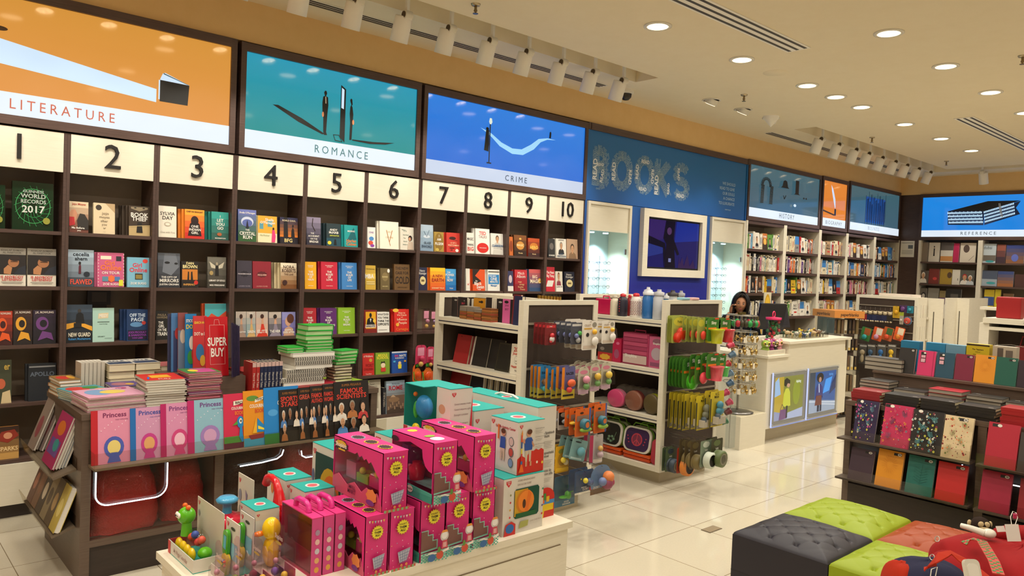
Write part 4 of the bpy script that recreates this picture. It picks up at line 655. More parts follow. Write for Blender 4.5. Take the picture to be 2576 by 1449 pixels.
for row,x0,x1,yt,col,ds,art in RF:
 X=RXX+.04;z=(2.03,1.65,1.30)[row];a=onx(x0,yt+20,X);c=onx(x1,yt+20,X);h=min(max(onx(x0,yt,X).z-z,.2),.34);w=a.y-c.y
 o=bookmb(w,h,.03,col,art,'pagew').obj('book');place(o,(X,(a.y+c.y)/2,z+.001),A90,math.radians(-4));tag(o,'%s large book, face-out, %s shelf under the REFERENCE sign'%(ds,ORD[row]),'book','large books under the REFERENCE sign')
 # ================= shelving islands with toys
def gondola(x0,x1,y0,y1,h,zs,label,both=True,rails=(1.29,1.0,.72,.5)):
 t=thing('shelving_unit',label,'shelving unit',(x0,y0,0));w=x1-x0;d=y1-y0;th=.045
 MB().box(.07,w-.07,.05,d-.05,0,.1,'#b9ad92').obj('plinth',t)
 for a,b_ in((0,th),(d-th,d)):
  o=MB().box(0,.045,a,b_,.1,h,'lam').box(w-.045,w,a,b_,.1,h,'lam').box(.045,w-.045,a,b_,h-.03,h,'lam').box(.045,w-.045,a,b_,.1,.14,'lam').obj('end_panel',t)
  MB().box(.046,w-.046,a+.008,b_-.004,.141,h-.031,'brown').obj('slat_board',o)
 for z in rails:MB().box(.047,w-.047,-.004,.007,z,z+.014,'#8d8272').obj('hook_rail',t)
 MB().box(w/2-.012,w/2+.012,th,d-th,.1,h-.03,'brown').box(w/2-.02,w/2+.02,th,d-th,h-.03,h,'lam').obj('back_panel',t)
 for z in zs:
  for a,b_ in(((.0,w/2-.013),(w/2+.013,w))if both else((0,w/2-.013),)):
   s_=MB().box(a,b_,th+.001,d-th-.001,z-.05,z,'lamh')
   if a==0:s_.box(-.002,0,th+.001,d-th-.001,z-.032,z-.026,'#1c1e3a')
   s_.obj('shelf',t)
 MB().box(0,w,th+.001,d-th-.001,.1,.14,'lamh').obj('shelf',t)
 return t
G1=gondola(3.27,3.98,3.5,4.44,1.447,(1.28,.955,.62),'cream shelving island of black notebooks with toy packs hooked on its end')
G2=gondola(4.80,5.57,3.52,4.48,1.447,(1.285,.90,.53),'cream shelving island of bottles and lunch boxes left of the cash desk')
# ---- hanging packs
def blister(b,x0,x1,z0,z1,d,k='C#f2f2f2',y=0):
 i=min(x1-x0,z1-z0)*.18
 vs=[(x0,y,z0),(x1,y,z0),(x1,y,z1),(x0,y,z1),(x0+i*.4,y-d,z0+i*.4),(x1-i*.4,y-d,z0+i*.4),(x1-i,y-d,z1-i),(x0+i,y-d,z1-i)]
 return b.add(vs,[(0,1,5,4),(1,2,6,5),(2,3,7,6),(3,0,4,7),(4,5,6,7)],k)
def rounded(w,h,r=.2,n=4):
 r=r*w;pts=[]
 for cx,cz,a0 in((w/2-r,-r,0),(-w/2+r,-r,90),(-w/2+r,-h+r,180),(w/2-r,-h+r,270)):
  pts+=[(cx+r*math.cos(math.radians(a0+90*i/n)),cz+r*math.sin(math.radians(a0+90*i/n)))for i in range(n+1)]
 return pts
def pk(w,h,card,art,toys,bl=(.1,.9,.08,.6,.035),rr=.08,clear=False):
 t=thing('toy_pack','','toy')
 b=MB().prism(rounded(w,h,rr),0,.0015,card);b.art(Pfront(-w/2,0,-h),w,h,art);b.obj('card',t)
 x0,x1,z0,z1,d=bl;blister(MB(),-w/2+x0*w,-w/2+x1*w,-h+z0*h,-h+z1*h,d).obj('blister',t)
 b=MB()
 for q in toys:
  if q[0]=='b':_,x,z,r,k=q;b.ball((-w/2+x*w,-d*.5,-h+z*h),(r*w,min(d*.45,r*w),r*w),k,10,7)
  elif q[0]=='B':_,x,z,rx,rz_,k=q;b.ball((-w/2+x*w,-d*.5,-h+z*h),(rx*w,d*.42,rz_*h),k,10,7)
  elif q[0]=='x':_,x,z,a,c,k=q;b.box(-w/2+(x-a)*w,-w/2+(x+a)*w,-d*.85,-.004,-h+(z-c)*h,-h+(z+c)*h,k)
  elif q[0]=='c':_,x,z,r,k=q;b.M=Matrix.Translation((-w/2+x*w,-d*.2,-h+z*h))@Matrix.Rotation(PI/2,4,'X');b.lathe([(r*w,0),(r*w,d*.6),(r*w*.8,d*.7)],k,16);b.M=Matrix()
  elif q[0]=='k':_,x,z,r,k=q;b.M=Matrix.Translation((-w/2+x*w,-d*.5,-h+z*h));b.lathe([(r*w*.75,-r*w),(r*w,r*w*.8),(r*w*1.1,r*w*.8),(r*w*1.1,r*w)],k,14);b.M=Matrix()
 if toys:b.obj('toy',t)
 return t
NTH=['','second','third','fourth','fifth','sixth','seventh']
def packs(x0,y0,x1,y1,Y,spec,n,label,grp,dy=.05,roll=0,own=None):
 own=own or((G1,3.5)if x0<1600 else(G2,3.52))
 a=ony(x0,(y0+y1)/2,Y);c=ony(x1,(y0+y1)/2,Y);top=ony((x0+x1)/2,y0,Y);bot=ony((x0+x1)/2,y1,Y)
 lo=(.055 if own[1]<3.51 and own[0]is G1 else .06)+own[0].location.x
 if x0>1100:
  while(a.x+c.x)/2<lo+.03 and Y<own[1]-.08:
   Y+=.015;a=ony(x0,(y0+y1)/2,Y);c=ony(x1,(y0+y1)/2,Y);top=ony((x0+x1)/2,y0,Y);bot=ony((x0+x1)/2,y1,Y)
 if n>1:dy=min(dy,(own[1]-.02-Y)/n)
 w=c.x-a.x;h=top.z-bot.z;t=pk(w,h,*spec);t.location=((a.x+c.x)/2,Y,top.z);t.rotation_euler=(0,roll,0);tag(t,label+', frontmost' if n>1 else label,'toy',grp)
 for i in range(1,n):
  dup(t,((a.x+c.x)/2,Y+dy*i,top.z),None,label+', %s on its hook'%NTH[i],grp)
 g,yp=own;zz=top.z-.006
 q=MB().rod((t.location.x,yp+.005,zz),(t.location.x,Y-.012,zz),.0022,'M#b8b4ac',6).obj('hook',g);q.location=-g.location
 return t
G1Y,G2Y=3.5,3.52
TS='toy packs on the end of the notebook island';TS2='toy packs on the end of the bottle island'
RC=('#7a2226',[('r',.1,.8,.8,.12,'#c8343a'),T('STAR',.5,.86,.05)],[('b',.5,.45,.17,'G#c83038'),('b',.5,.28,.2,'#d8d0cc'),('b',.4,.18,.1,'G#d03840')],(.08,.92,.04,.72,.03))
packs(1371,814,1399,868,3.24,RC,4,'small red blister pack with a red and white figure',TS)
packs(1436,812,1465,866,3.24,('#4a4c58',[('r',.1,.84,.8,.1,'#c8c4c0')],[('b',.35,.4,.15,'#6a74a8'),('b',.62,.52,.14,'#48a848'),('b',.5,.2,.17,'#a8a8a8')],(.06,.94,.04,.75,.03)),4,'grey blister pack with blue and green bits',TS)
WC=('#dcd6cc',[T('COLLECT',.35,.84,.07,'#8a6a4a',.4),('r',.12,.7,.5,.06,'#c8a04a'),('e',.78,.86,.14,.09,'#8a857a'),('r',.1,.05,.8,.1,'#c8b8a8'),('e',.35,.52,.1,.07,'#2a2426')],[('b',.68,.62,.12,'G#e8b030'),('b',.72,.30,.2,'#e4e0d8')],(.35,.98,.15,.75,.035))
packs(1464,807,1503,880,3.22,WC,4,'white card toy pack with yellow and white beads',TS)
packs(1514,808,1546,864,3.24,WC,2,'narrow white card toy pack at the right edge of top hooks',TS)
BO=lambda c1,c2,c3:(c1,[('r',0,.3,.2,.68,'#d8801c'),T('RACER',.6,.78,.08,'#14161a',.6),('p',[(0,0),(1,0),(1,.3),(.5,.22),(0,.34)],'#c8b43a'),('r',.1,.08,.8,.06,'#181818')],[('B',.55,.5,.28,.12,c2),('b',.4,.3,.16,c3)],(.12,.95,.06,.7,.045),.12)
packs(1352,920,1384,1000,3.2,BO('#2f86c0','#7a5a3a','#3aa0a8'),3,'tall blue card toy pack with orange strip, leftmost of second hooks',TS)
packs(1386,927,1413,1002,3.18,BO('#2f7fb8','#8a5030','#c8b040'),2,'blue card toy pack with a brown figure',TS)
packs(1413,922,1446,1003,3.18,BO('#5a5a8a','#d85a2a','#c83a3a'),2,'violet and orange toy pack with a rounded bubble',TS)
PP=lambda c:('#b9b4a0',[('e',.5,.8,.35,.07,'#c87a90'),('r',.05,.04,.9,.16,'#c8a8bc')],[('b',.5,.56,.24,c),('b',.5,.32,.2,'#6a9a58'),('b',.42,.63,.1,'#e0c0a8')],(.05,.95,.2,.75,.05),.45)
packs(1454,922,1482,994,3.18,PP('#d890a8'),3,'rounded clear pack with a pink toy',TS)
packs(1484,914,1509,986,3.2,PP('#d8b038'),4,'rounded clear pack with a yellow toy left of the last column',TS)
packs(1512,910,1537,981,3.2,PP('#e0c04a'),3,'rounded clear pack with a yellow toy in the last column',TS)
OC=lambda c:('#d0601c',[('r',.88,0,.1,1,'#2858a0'),('e',.4,.84,.12,.04,'#3a1a0a'),('r',.1,.55,.75,.2,'#8a6a58')],[('B',.5,.25,.38,.09,c),('c',.45,.45,.24,'#24687a'),('c',.45,.45,.16,'G#f07a24')],(.05,.9,.05,.68,.05))
packs(1404,1026,1432,1080,3.18,('#b8b0a8',[('r',0,.8,1,.2,'#d8602a')],[('B',.5,.4,.35,.12,'#8a8c94')],(.05,.95,.08,.75,.04)),2,'grey car toy pack, leftmost of the third hooks',TS)
packs(1421,1030,1447,1072,3.13,('#d0601c',[('e',.5,.84,.12,.04,'#3a1a0a'),('e',.45,.6,.3,.14,'#9a9080')],[('B',.6,.22,.38,.1,'#e0b828')],(.05,.95,.05,.5,.045)),2,'orange card pack with a small yellow car',TS)
packs(1447,1028,1486,1096,3.08,OC('#78a030'),2,'orange card launcher pack with green car and round disc, left one',TS)
packs(1494,1016,1526,1088,3.1,OC('#88b040'),2,'orange card launcher pack with green car and round disc, right one',TS)
packs(1397,1122,1431,1188,3.1,('#e0a820',[('e',.5,.8,.3,.1,'#8a8a3a'),('e',.5,.5,.32,.25,'#b0841c'),('r',.05,.05,.9,.14,'#f0c030')],[('b',.42,.5,.15,'#e8d048'),('b',.6,.4,.14,'#d8c8a0')],(.15,.85,.22,.7,.04)),2,'yellow card toy pack with rounded bubble, fourth hooks',TS)
packs(1440,1106,1480,1158,3.1,('#7aa0a0',[('e',.4,.86,.2,.04,'#2a3034'),('r',.1,.05,.7,.08,'#b8d0d0')],[('b',.5,.45,.2,'#5a9aa8'),('b',.64,.5,.09,'#d86a3a')],(.15,.9,.15,.7,.05)),3,'pale teal tilted toy pack',TS,roll=math.radians(16))
packs(1483,1094,1516,1166,3.1,('#b8b0b0',[('r',0,.05,.26,.95,'#b03058'),('r',.3,.04,.66,.12,'#e0d4c8')],[('b',.6,.55,.14,'#d8b060'),('b',.6,.33,.17,'#c0a8b0')],(.3,.97,.17,.85,.05)),2,'clear pack with magenta side and pastel toy',TS)
packs(1394,1196,1446,1272,3.05,('#3a5468',[('r',0,0,1,.22,'#3a6a84'),T('GOOD',.6,.13,.05,GW,.4),T('DINOSAUR',.6,.06,.05,GW,.5)],[('B',.5,.4,.1,.13,'#4a9a2a'),('B',.62,.62,.04,.15,'#4a9a2a'),('B',.66,.78,.07,.03,'#4a9a2a'),('B',.3,.36,.2,.03,'#4a9a2a')],(.05,.95,.15,.95,.06)),1,'clear pack with a green long-necked dinosaur, lowest hooks',TS)
packs(1446,1183,1492,1236,3.05,('#34486a',[('r',0,0,1,.3,'#24405c'),T('FINDING',.5,.2,.06,GW,.5),T('DORY',.6,.1,.1,GW,.5)],[('b',.35,.6,.1,'#d8c83a'),('b',.6,.5,.14,'#4a5a88'),('b',.7,.16,.1,'#c8344a')],(.03,.97,.05,.95,.07)),2,'blue based clear window box on the lowest hooks',TS)
packs(1486,1170,1536,1240,3.0,('#5a7aa0',[('r',0,0,1,.2,'#6a4a2a'),T('DORY',.3,.24,.08,GW,.4)],[('b',.6,.62,.2,'#d87a3a'),('b',.55,.4,.2,'#8a2a50'),('b',.72,.42,.14,'#a83058'),('b',.32,.5,.14,'#6a7aa8')],(.02,.98,.08,.98,.09),.4),1,'dome shaped clear toy box with pink coral, lowest hooks',TS)
SL=lambda txt,c,cup:('#3f7a24',[('s',.5,.76,.44,.2,9,'#2e6a1e'),T(txt,.5,.78,.12),('r',.55,.92,.3,.06,'#d8401c'),('r',.1,.5,.6,.08,cup)],[('k' if c[0]!='b' else 'b',.55,.22,.3,'G'+c[-7:])],(.12,.98,.02,.46,.05),.2)
packs(1690,794,1728,862,3.25,('#a8b050',[('e',.5,.78,.4,.16,'#c8c040'),T('Putty',.5,.78,.09,'#5a6a20')],[('b',.55,.3,.28,'G#d8341c'),('b',.3,.2,.2,'G#d8341c')],(.1,.95,.05,.55,.05)),4,'yellow-green card pack with a glossy red blob',TS2)
packs(1731,797,1750,860,3.25,('#98a048',[('e',.5,.78,.4,.14,'#c8c040')],[('B',.55,.3,.3,.18,'G#50c030')],(.1,.95,.05,.6,.04)),2,'narrow card pack with a green blob, top hooks',TS2)
packs(1754,799,1773,862,3.25,('#a0a84c',[('e',.5,.78,.4,.14,'#c8c040')],[('B',.55,.3,.3,.18,'G#d83a28')],(.1,.95,.05,.6,.04)),3,'narrow card pack with a red blob, top hooks',TS2)
packs(1778,799,1812,858,3.22,SL('Slimy','#c8cc30','#e07a24'),2,'green slime card with a yellow cup, top hooks',TS2)
packs(1808,800,1838,856,3.22,SL('Slimy','#e03a48','#e07a24'),2,'green slime card with a red cup, top hooks',TS2)
packs(1716,900,1756,976,3.18,SL('Slimy','b#58d830','#e07a24'),5,'green slime card with bright green figure, second hooks',TS2)
packs(1748,893,1777,966,3.26,SL('Slimy','b#e84a58','#e8702a'),2,'green slime card with red figure, second hooks',TS2)
packs(1777,889,1811,952,3.2,SL('Slimy','#e85a6c','#e07a24'),2,'green slime card with a pink cup, second hooks',TS2)
packs(1804,890,1826,946,3.24,SL('Slimy','#58d060','#e07a24'),1,'green slime card with a green cup, second hooks',TS2)
BM=lambda c:('#c8b428',[T('B.I.G.',.5,.92,.06,'#1c1c14',.6),T('MAN',.45,.84,.07,'#1c1c14',.6),('r',.1,.04,.8,.1,'#8a8478'),('r',0,0,.08,.8,'#3a3a2a')],[('b',.5,.62,.17,c),('B',.5,.45,.24,.12,c),('x',.5,.2,.3,.1,'#b8b0a0'),('B',.35,.3,.1,.12,'#4a5a68')],(.1,.95,.04,.8,.055))
packs(1714,990,1753,1080,3.15,BM('#5a6048'),4,'yellow card pack with an olive strong man figure, third hooks',TS2)
packs(1750,994,1788,1080,3.15,BM('#6a6c58'),3,'yellow card pack with a grey strong man figure, third hooks',TS2)
packs(1786,984,1820,1072,3.15,BM('#3a8098'),2,'yellow card pack with a teal strong man figure, third hooks',TS2)
TP=lambda c,c2:(c,[('e',.5,.84,.3,.12,c2),T('TAPE',.5,.62,.06,GW,.5)],[('c',.5,.26,.42,c2),('c',.5,.26,.38,'#c8bfa4'),('c',.5,.26,.28,c),('b',.5,.26,.1,'#d8d4c8')],(.02,.98,.02,.5,.07))
packs(1674,1126,1699,1184,3.2,TP('#4a5a3a','#2a3a48'),2,'dark green tape disc pack at the left of lowest hooks',TS2)
packs(1703,1124,1736,1187,3.12,TP('#a8321c','#d8802a'),1,'red and orange tape disc pack',TS2)
packs(1736,1110,1762,1178,3.18,TP('#5a4a2a','#7a6a3a'),3,'brown tape disc pack',TS2)
packs(1762,1108,1790,1172,3.12,TP('#7a8a74','#c8d0c0'),1,'pale green and white tape disc pack',TS2)
packs(1789,1104,1817,1168,3.14,TP('#3a3a20','#5a6a3a'),2,'dark olive tape disc pack at the right of lowest hooks',TS2)
# packs hanging in the aisle behind the notebook island (bays 7)
for i,(x0,y0,x1,y1,c,lab)in enumerate(((1062,776,1082,838,'#b87a90','clear pack with pink beads at the upper left of aisle'),(1082,778,1097,838,'#9a80a0','clear pack with mauve beads, right of the pink bead pack'),(1045,868,1072,935,'#c03058','crimson pink card pack hanging left of the notebook island'),(1073,872,1092,935,'#b82c50','crimson pink card pack touching the notebook island'))):
 packs(x0,y0,x1,y1,5.33,(c if i>1 else 'C#e8d8dc',[('r',.2,.6,.6,.3,'#d890a8')],[('b',.5,.5,.22,c),('b',.4,.3,.2,'#c8a050')],(.1,.9,.05,.8,.04),.3),1,lab,'packs hung left of the notebook island',own=(BAY7 if x0>1058 else BAY6,5.41))
for i,(x0,y0,x1,y1)in enumerate(((1038,915,1062,965),(1060,912,1092,972))):
 packs(x0,y0,x1,y1,5.33,('#d8601c',[('e',.5,.9,.2,.08,'#3a8a2a'),('e',.5,.5,.36,.3,'#e87a24'),('l',[(.1,.6),(.2,.2),(.6,.1)],.1,'#5a9a3a')],[('b',.5,.45,.3,'G#d8501c')],(.1,.9,.1,.85,.03),.45),1,'orange carrot shaped pack, %s of two'%('left','right')[i],'packs hung left of the notebook island',own=(BAY7,5.41))
 # ---- objects on the notebook island, shelves facing left (-x)
def onshelf(x0,x1,yt,z,X,yb=None):
 a=onx(x0,yb or yt+30,X);c=onx(x1,yb or yt+30,X);top=onx((x0+x1)/2,yt,X);return(a.y+c.y)/2,a.y-c.y,top.z-z
def bk(x0,x1,yt,z,X,col,art,label,cat='notebook',grp=None,th=.02,lean=-6,name='notebook',pg='page'):
 y,w,h=onshelf(x0,x1,yt,z,X);o=bookmb(w,h,th,col,art,pg).obj(name);place(o,(X,y,z+.001),A90,math.radians(lean));return tag(o,label,cat,grp)
NG='notebooks on the island shelves'
bd=[('e',.7,.88,.1,.05,GW)]
z=1.28;X=3.36
bk(1136,1150,748,z,X,'#1e1618',[('e',.7,.86,.25,.04,'#a8a49c')],'dark spiral diary with white badge, first on the top shelf',grp=NG,lean=0)
bk(1151,1174,748,z,X-.005,'#1e1416',[T('16',.7,.84,.05,GW,.3),T('2017',.6,.70,.09,'#c83a58',.6)]+[('r',.0,.05+.06*i,.06,.02,'#8a3a48')for i in range(15)],'dark diary with pink 2017, top shelf of the notebook island',grp=NG,lean=0)
for i,x in enumerate((1176,1181,1186)):bk(x,x+3.5,752,z,X,('#c8c4b8','#2a2224','#d4d0c6')[i],[],'slim %s notebook standing beside the mustard one'%('pale grey','dark','off-white')[i],grp=NG,lean=0)
bk(1191,1220,751,z,X,'#c88a1c',[('e',.7,.84,.12,.06,'#1c1814'),('r',.45,.8,.2,.07,'#1c1814')],'mustard notebook with black badge on the top shelf',grp=NG,lean=0)
bk(1222,1236,749,z,X,'#241c1c',[],'black notebook right of the mustard one',grp=NG,lean=0)
for i in range(3):bk(1237+i*5,1240.5+i*5,750,z,X,'#dcd6c8',[],'thin white notebook edge, %s of three between black diaries'%('left','middle','right')[i],grp=NG,lean=0)
bk(1249,1264,752,z,X-.01,'#1c1618',[('e',.6,.86,.3,.04,'#a8a49c')],'black diary with badge left of the pink diary',grp=NG,lean=0)
bk(1264,1285,753,z,X-.015,'#c85a94',[('e',.45,.88,.25,.06,'#1c1814'),T('2016',.5,.74,.08,'#7a3a5a',.6),T('2017',.5,.58,.08,'#7a3a5a',.6)],'pink 2016 2017 diary on the top shelf',grp=NG,lean=0)
bk(1283,1303,755,z,X-.02,'#221a1c',[('e',.6,.86,.2,.04,'#a8a49c')],'black diary right of the pink diary',grp=NG,lean=0)
bk(1288,1307,741,z,X-.035,'#6a1a22',[],'tall leaning maroon notebook by the end panel',grp=NG,lean=-3)
bk(1291,1310,745,z,X-.06,'#20244a',[],'tall navy binder leaning at the end panel corner',grp=NG,lean=-3,th=.03)
z=.955
bk(1124,1146,836,z,X+.05,'#1a1814',[],'black notebook behind the red one, second shelf',grp=NG,lean=-14)
bk(1140,1175,841,z,X-.01,'#981c1e',[('e',.3,.93,.04,.02,'#5a1012')],'red hardback notebook leaning on the second shelf',grp=NG,lean=-12,th=.03)
for i in range(3):bk(1173+i*5.5,1176.5+i*5.5,845,z,X+.0,('#d8cfc8','#7a2a2e','#d8cfc8')[i],[],'%s page edge notebook right of the red one'%('first pale','dark red','second pale')[i],grp=NG,lean=-12)
bk(1186,1223,848,z,X+.0,'#1c1a17',[],'large black notebook, second shelf',grp=NG,lean=-12,th=.03)
bk(1224,1258,853,z,X+.01,'#1c1a18',[('r',0,0,.04,1,'#6a6a72')],'large black notebook with grey edge, second shelf',grp=NG,lean=-12)
bk(1245,1280,862,z,X-.02,'#1e1c14',[('r',.04,.03,.92,.94,'#4a4428'),('r',.06,.045,.88,.91,'#1c1a13')],'black notebook with gold border, second shelf',grp=NG,lean=-12,th=.03)
o=bk(1283,1307,866,z,X-.04,'#e2dccb',[T('201',.55,.82,.14,'#c8341c',.85),T('Journ',.5,.69,.09,'#c8341c',.8),('e',.6,.48,.2,.13,'#5a544a'),('e',.6,.48,.18,.12,'#e2dccb'),('l',[(.52,.46),(.6,.43),(.68,.46)],.03,'#5a544a'),T('Happine',.5,.26,.07,'#c8341c',.8),T('Buy',.65,.14,.04,'#3a342c',.3)]+[('r',-.03,.02+.045*i,.08,.014,'#1c1814')for i in range(22)],'cream spiral 201 Journal notebook beside the end panel',grp=NG,lean=-4)
z=.62
bk(1122,1170,930,z,X+.0,'#8a1a1e',[],'red folder on the third shelf of the notebook island',grp=NG,lean=-12)
bk(1170,1208,938,z,X+.01,'#1a1a26',[],'navy folder beside the red folder, third shelf',grp=NG,lean=-12)
for i in range(8):bk(1211+i*8,1214+i*8,948+i*1.2,z,X+.01,'#b8b4aa' if i%2==0 else '#1c1a1e',[],'thin %s notebook edge, %s on the third shelf'%('white' if i%2==0 else 'dark',ORD[i]),grp=NG,lean=-4)
for i,(x0,n)in enumerate(((1160,8),(1178,8),(1196,7),(1216,8))):
 x1=x0+17 if i<3 else x0+24;zt=1.28;a=onx(x0,800,3.30);c=onx(x1,800,3.30)
 for k in range(n):
  hh=.0115;o=MB().box(-.03,.03,-(a.y-c.y)/2,(a.y-c.y)/2,0,hh-.001,['#8a5a2c','#a86a34','#7a4a24','#9c4a30'][(i+k)%4]if k<5 or i==3 else '#8a8074').obj('pocket_book');o.location=(3.315,(a.y+c.y)/2+rnd.uniform(-.002,.002),zt+k*hh)
  tag(o,'tiny copper edged pocket book, layer %d from the bottom of the %s pile'%(k+1,('left','second','third','right')[i]),'notebook','piles of tiny pocket books on the top shelf')
for i in range(8):
 p=onx(1356+i*7.5,744,3.62);o=MB().box(-.006,.006,-.008,.008,0,.022,'M#c8a04a').rod((0,0,.02),(0,.0,.035),.003,'#1c1814',6).obj('pen');o.location=(3.62,p.y,1.448);tag(o,'gold and black pen standing on the notebook island, number %d from the left'%(i+1),'pen','pens lined up on top of the notebook island')
 # ---- objects on the bottle island (-x side)
def sit(px,py,X,z):p=onx(px,py,X);return(X,p.y,z)
def bottle(prof,k,capprof,kc,label,loc,cat='water bottle',extra=None):
 t=thing('water_bottle',label,cat,loc,0,'bottles on top shelf of the bottle island');b=MB().lathe(prof,k,20)
 if extra:extra(b)
 b.obj('body',t);MB().lathe(capprof,kc,16).obj('cap',t);return t
z=1.286;X=4.90
def handlebox(w,d,h,k,label,loc,grp=None):
 t=thing('carry_case',label,'case',loc,A90,grp);MB().box(-w/2,w/2,-d/2,d/2,0,h,k).obj('body',t,bevel=.008);MB().tube([(-w*.2,0,h-.002),(-w*.2,0,h+.02),(w*.2,0,h+.02),(w*.2,0,h-.002)],.006,k,6).obj('handle',t);return t
y,w,h=onshelf(1500,1538,742,z,X);handlebox(w,.09,h-.03,'G#c01c50','glossy magenta bottle carrier at the left of top shelf',(X+.03,y,z))
def bt(px0,px1,yt,label,kb,kc,style=0,X=4.88):
 y,w,h=onshelf(px0,px1,yt,z,X);r=w*.47
 def ex(b):
  if style==1:[b.box(-r*1.02,-r*.8,-.004+.0*i,.004,h*.2+i*.02,h*.2+i*.02+.008,'#c83a3a')for i in range(6)]
  if style==2:
   for a in range(10):
    for q in range(9):
     an=PI*.5+PI*a/9;b.ball((r*.99*math.cos(an+.15*(q%2)),r*.99*math.sin(an+.15*(q%2)),h*.12+q*h*.065),r*.09,'#7a2030',6,4)
 if style==3:prof=[(r*.9,0),(r,.01),(r,h*.7),(r*.8,h*.78),(r*.8,h*.8)];cp=[(r*.95,h*.8),(r*.95,h*.9),(r*.4,h*.93),(r*.35,h)]
 else:prof=[(r*.92,0),(r,.008),(r,h*.68),(r*.85,h*.78),(r*.5,h*.86),(r*.5,h*.87)];cp=[(r*.55,h*.86),(r*.6,h*.93),(r*.45,h*.985),(.001,h)]
 t=bottle(prof,kb,cp,kc,label,(X,y,z+.0),extra=ex)
 if style==4:pass
 return t
bt(1537,1555,743,'cream drinking bottle with ring top','#d8cfb8','#b8b0a0')
bt(1556,1577,738,'dark navy bottle with pink lines and red cap','#242030','G#c02c34',1)
bt(1577,1590,741,'red bottle behind the navy one','#8a1c20','G#c02c34',0,4.98)
bt(1588,1612,737,'white bottle with dark dots and red domed cap','#d8d0c8','G#c8303a',2)
bt(1618,1644,727,'clear blue shaker bottle with grey lid','G#2f6cb0','#c8c8cc',3)
bt(1645,1670,728,'white sports bottle with dark lettering, next to blue shaker','#b8bcc4','#a8a8ac',3)
bt(1620,1640,722,'grey lidded bottle behind the blue shaker','#98a0a8','#c8c8cc',3,5.02)
bt(1669,1682,738,'blue and grey bottle touching the end panel','#2a6aa0','#b0b4b8',3,4.9)
bt(1678,1705,730,'clear flip-top bottle behind the end panel','#a8acac','#2a2422',3,5.2)
bt(1703,1722,731,'clear flip-top bottle, rightmost on the bottle island','#b0b0ae','#8a8c90',3,5.25)
z=.90
def toybox(px0,px1,yt,z,X,d,k,art,label,cat='toy box',grp='boxes on the bottle island',name='toy_box'):
 y,w,h=onshelf(px0,px1,yt,z,X);o=MB().box(-w/2,w/2,0,d,0,h,k).art(Pfront(-w/2,0,0),w,h,art).obj(name);place(o,(X,y,z+.001),A90);return tag(o,label,cat,grp)
toybox(1504,1540,862,z,4.86,.15,'#7a7068',[('r',0,.45,1,.55,'#4a403a'),('r',.0,0,1,.45,'#b8302c'),('s',.5,.2,.4,.18,8,'#d8a83a'),('e',.3,.65,.15,.1,'#8a8078')],'window box with red and yellow base on second shelf')
toybox(1541,1562,852,z,4.86,.15,'#b81c48',[('e',.6,.8,.2,.06,'#d86a90'),('e',.5,.35,.3,.2,'#a05070')],'narrow magenta box with pale motifs, second shelf')
y,w,h=onshelf(1564,1630,838,z,4.85);t=handlebox(w,.12,h,'#a8345c','large pink drawer case with carry handle, second shelf',(4.92,y,z))
b=MB();b.art(Pfront(-w/2,-.061,0),w,h,[('r',.05,.08+.13*i,.9,.11,('#b84a6c','#a03a5c')[i%2])for i in range(7)]+[('r',.05,.05,.9,.26,'#c8b0a8'),T('Shopkins',.35,.28,.09,GW,.5)]);b.obj('front_print',t)
toybox(1633,1672,848,z,4.86,.06,'#c05a80',[('e',.5,.84,.3,.1,'#8a5a6a'),T('Shopkins',.5,.78,.06),('e',.5,.45,.35,.2,'#b0a0a8'),('r',.1,.05,.8,.12,'#8a4a6a')],'pink rounded blister toy beside the end panel, second shelf')
def roundcase(px0,px1,yt,X,k,k2,label):
 y,w,h=onshelf(px0,px1,yt,.53,X);t=thing('round_case',label,'case',(X,y,.531+h/2),A90,'round cases on the third shelf')
 def ring(r0,d0,d1):return[(r0*.9,d0),(r0,d0+.006),(r0,d1-.006),(r0*.9,d1)]
 b=MB();b.M=Matrix.Rotation(PI/2,4,'X')@Matrix.Diagonal((1,h/w,1,1));b.lathe([(.001,-.03),(w*.45,-.03),(w*.5,-.02),(w*.5,.02)],k,24);b.obj('shell',t,)
 b=MB();b.M=Matrix.Rotation(PI/2,4,'X')@Matrix.Diagonal((1,h/w,1,1));b.lathe([(w*.5,.021),(w*.48,.034),(w*.42,.04),(.001,.042)],k2,24);b.obj('lid',t);return t
roundcase(1533,1575,978,4.86,'#c8748c','G#d04a78','pink round case with two pale marks, third shelf')
roundcase(1577,1621,982,4.87,'#6a2a24','G#8a5a48','brown and red round case, third shelf')
roundcase(1624,1664,990,4.87,'G#a0a428','#5a4c2a','olive round case with green handles, third shelf')
for i in range(6):roundcase(1552+i*17,1592+i*17,966+i*3,5.0+.0*i,'#6a6058','#575048','dim grey round case in the back row, %s from the left'%ORD[i])
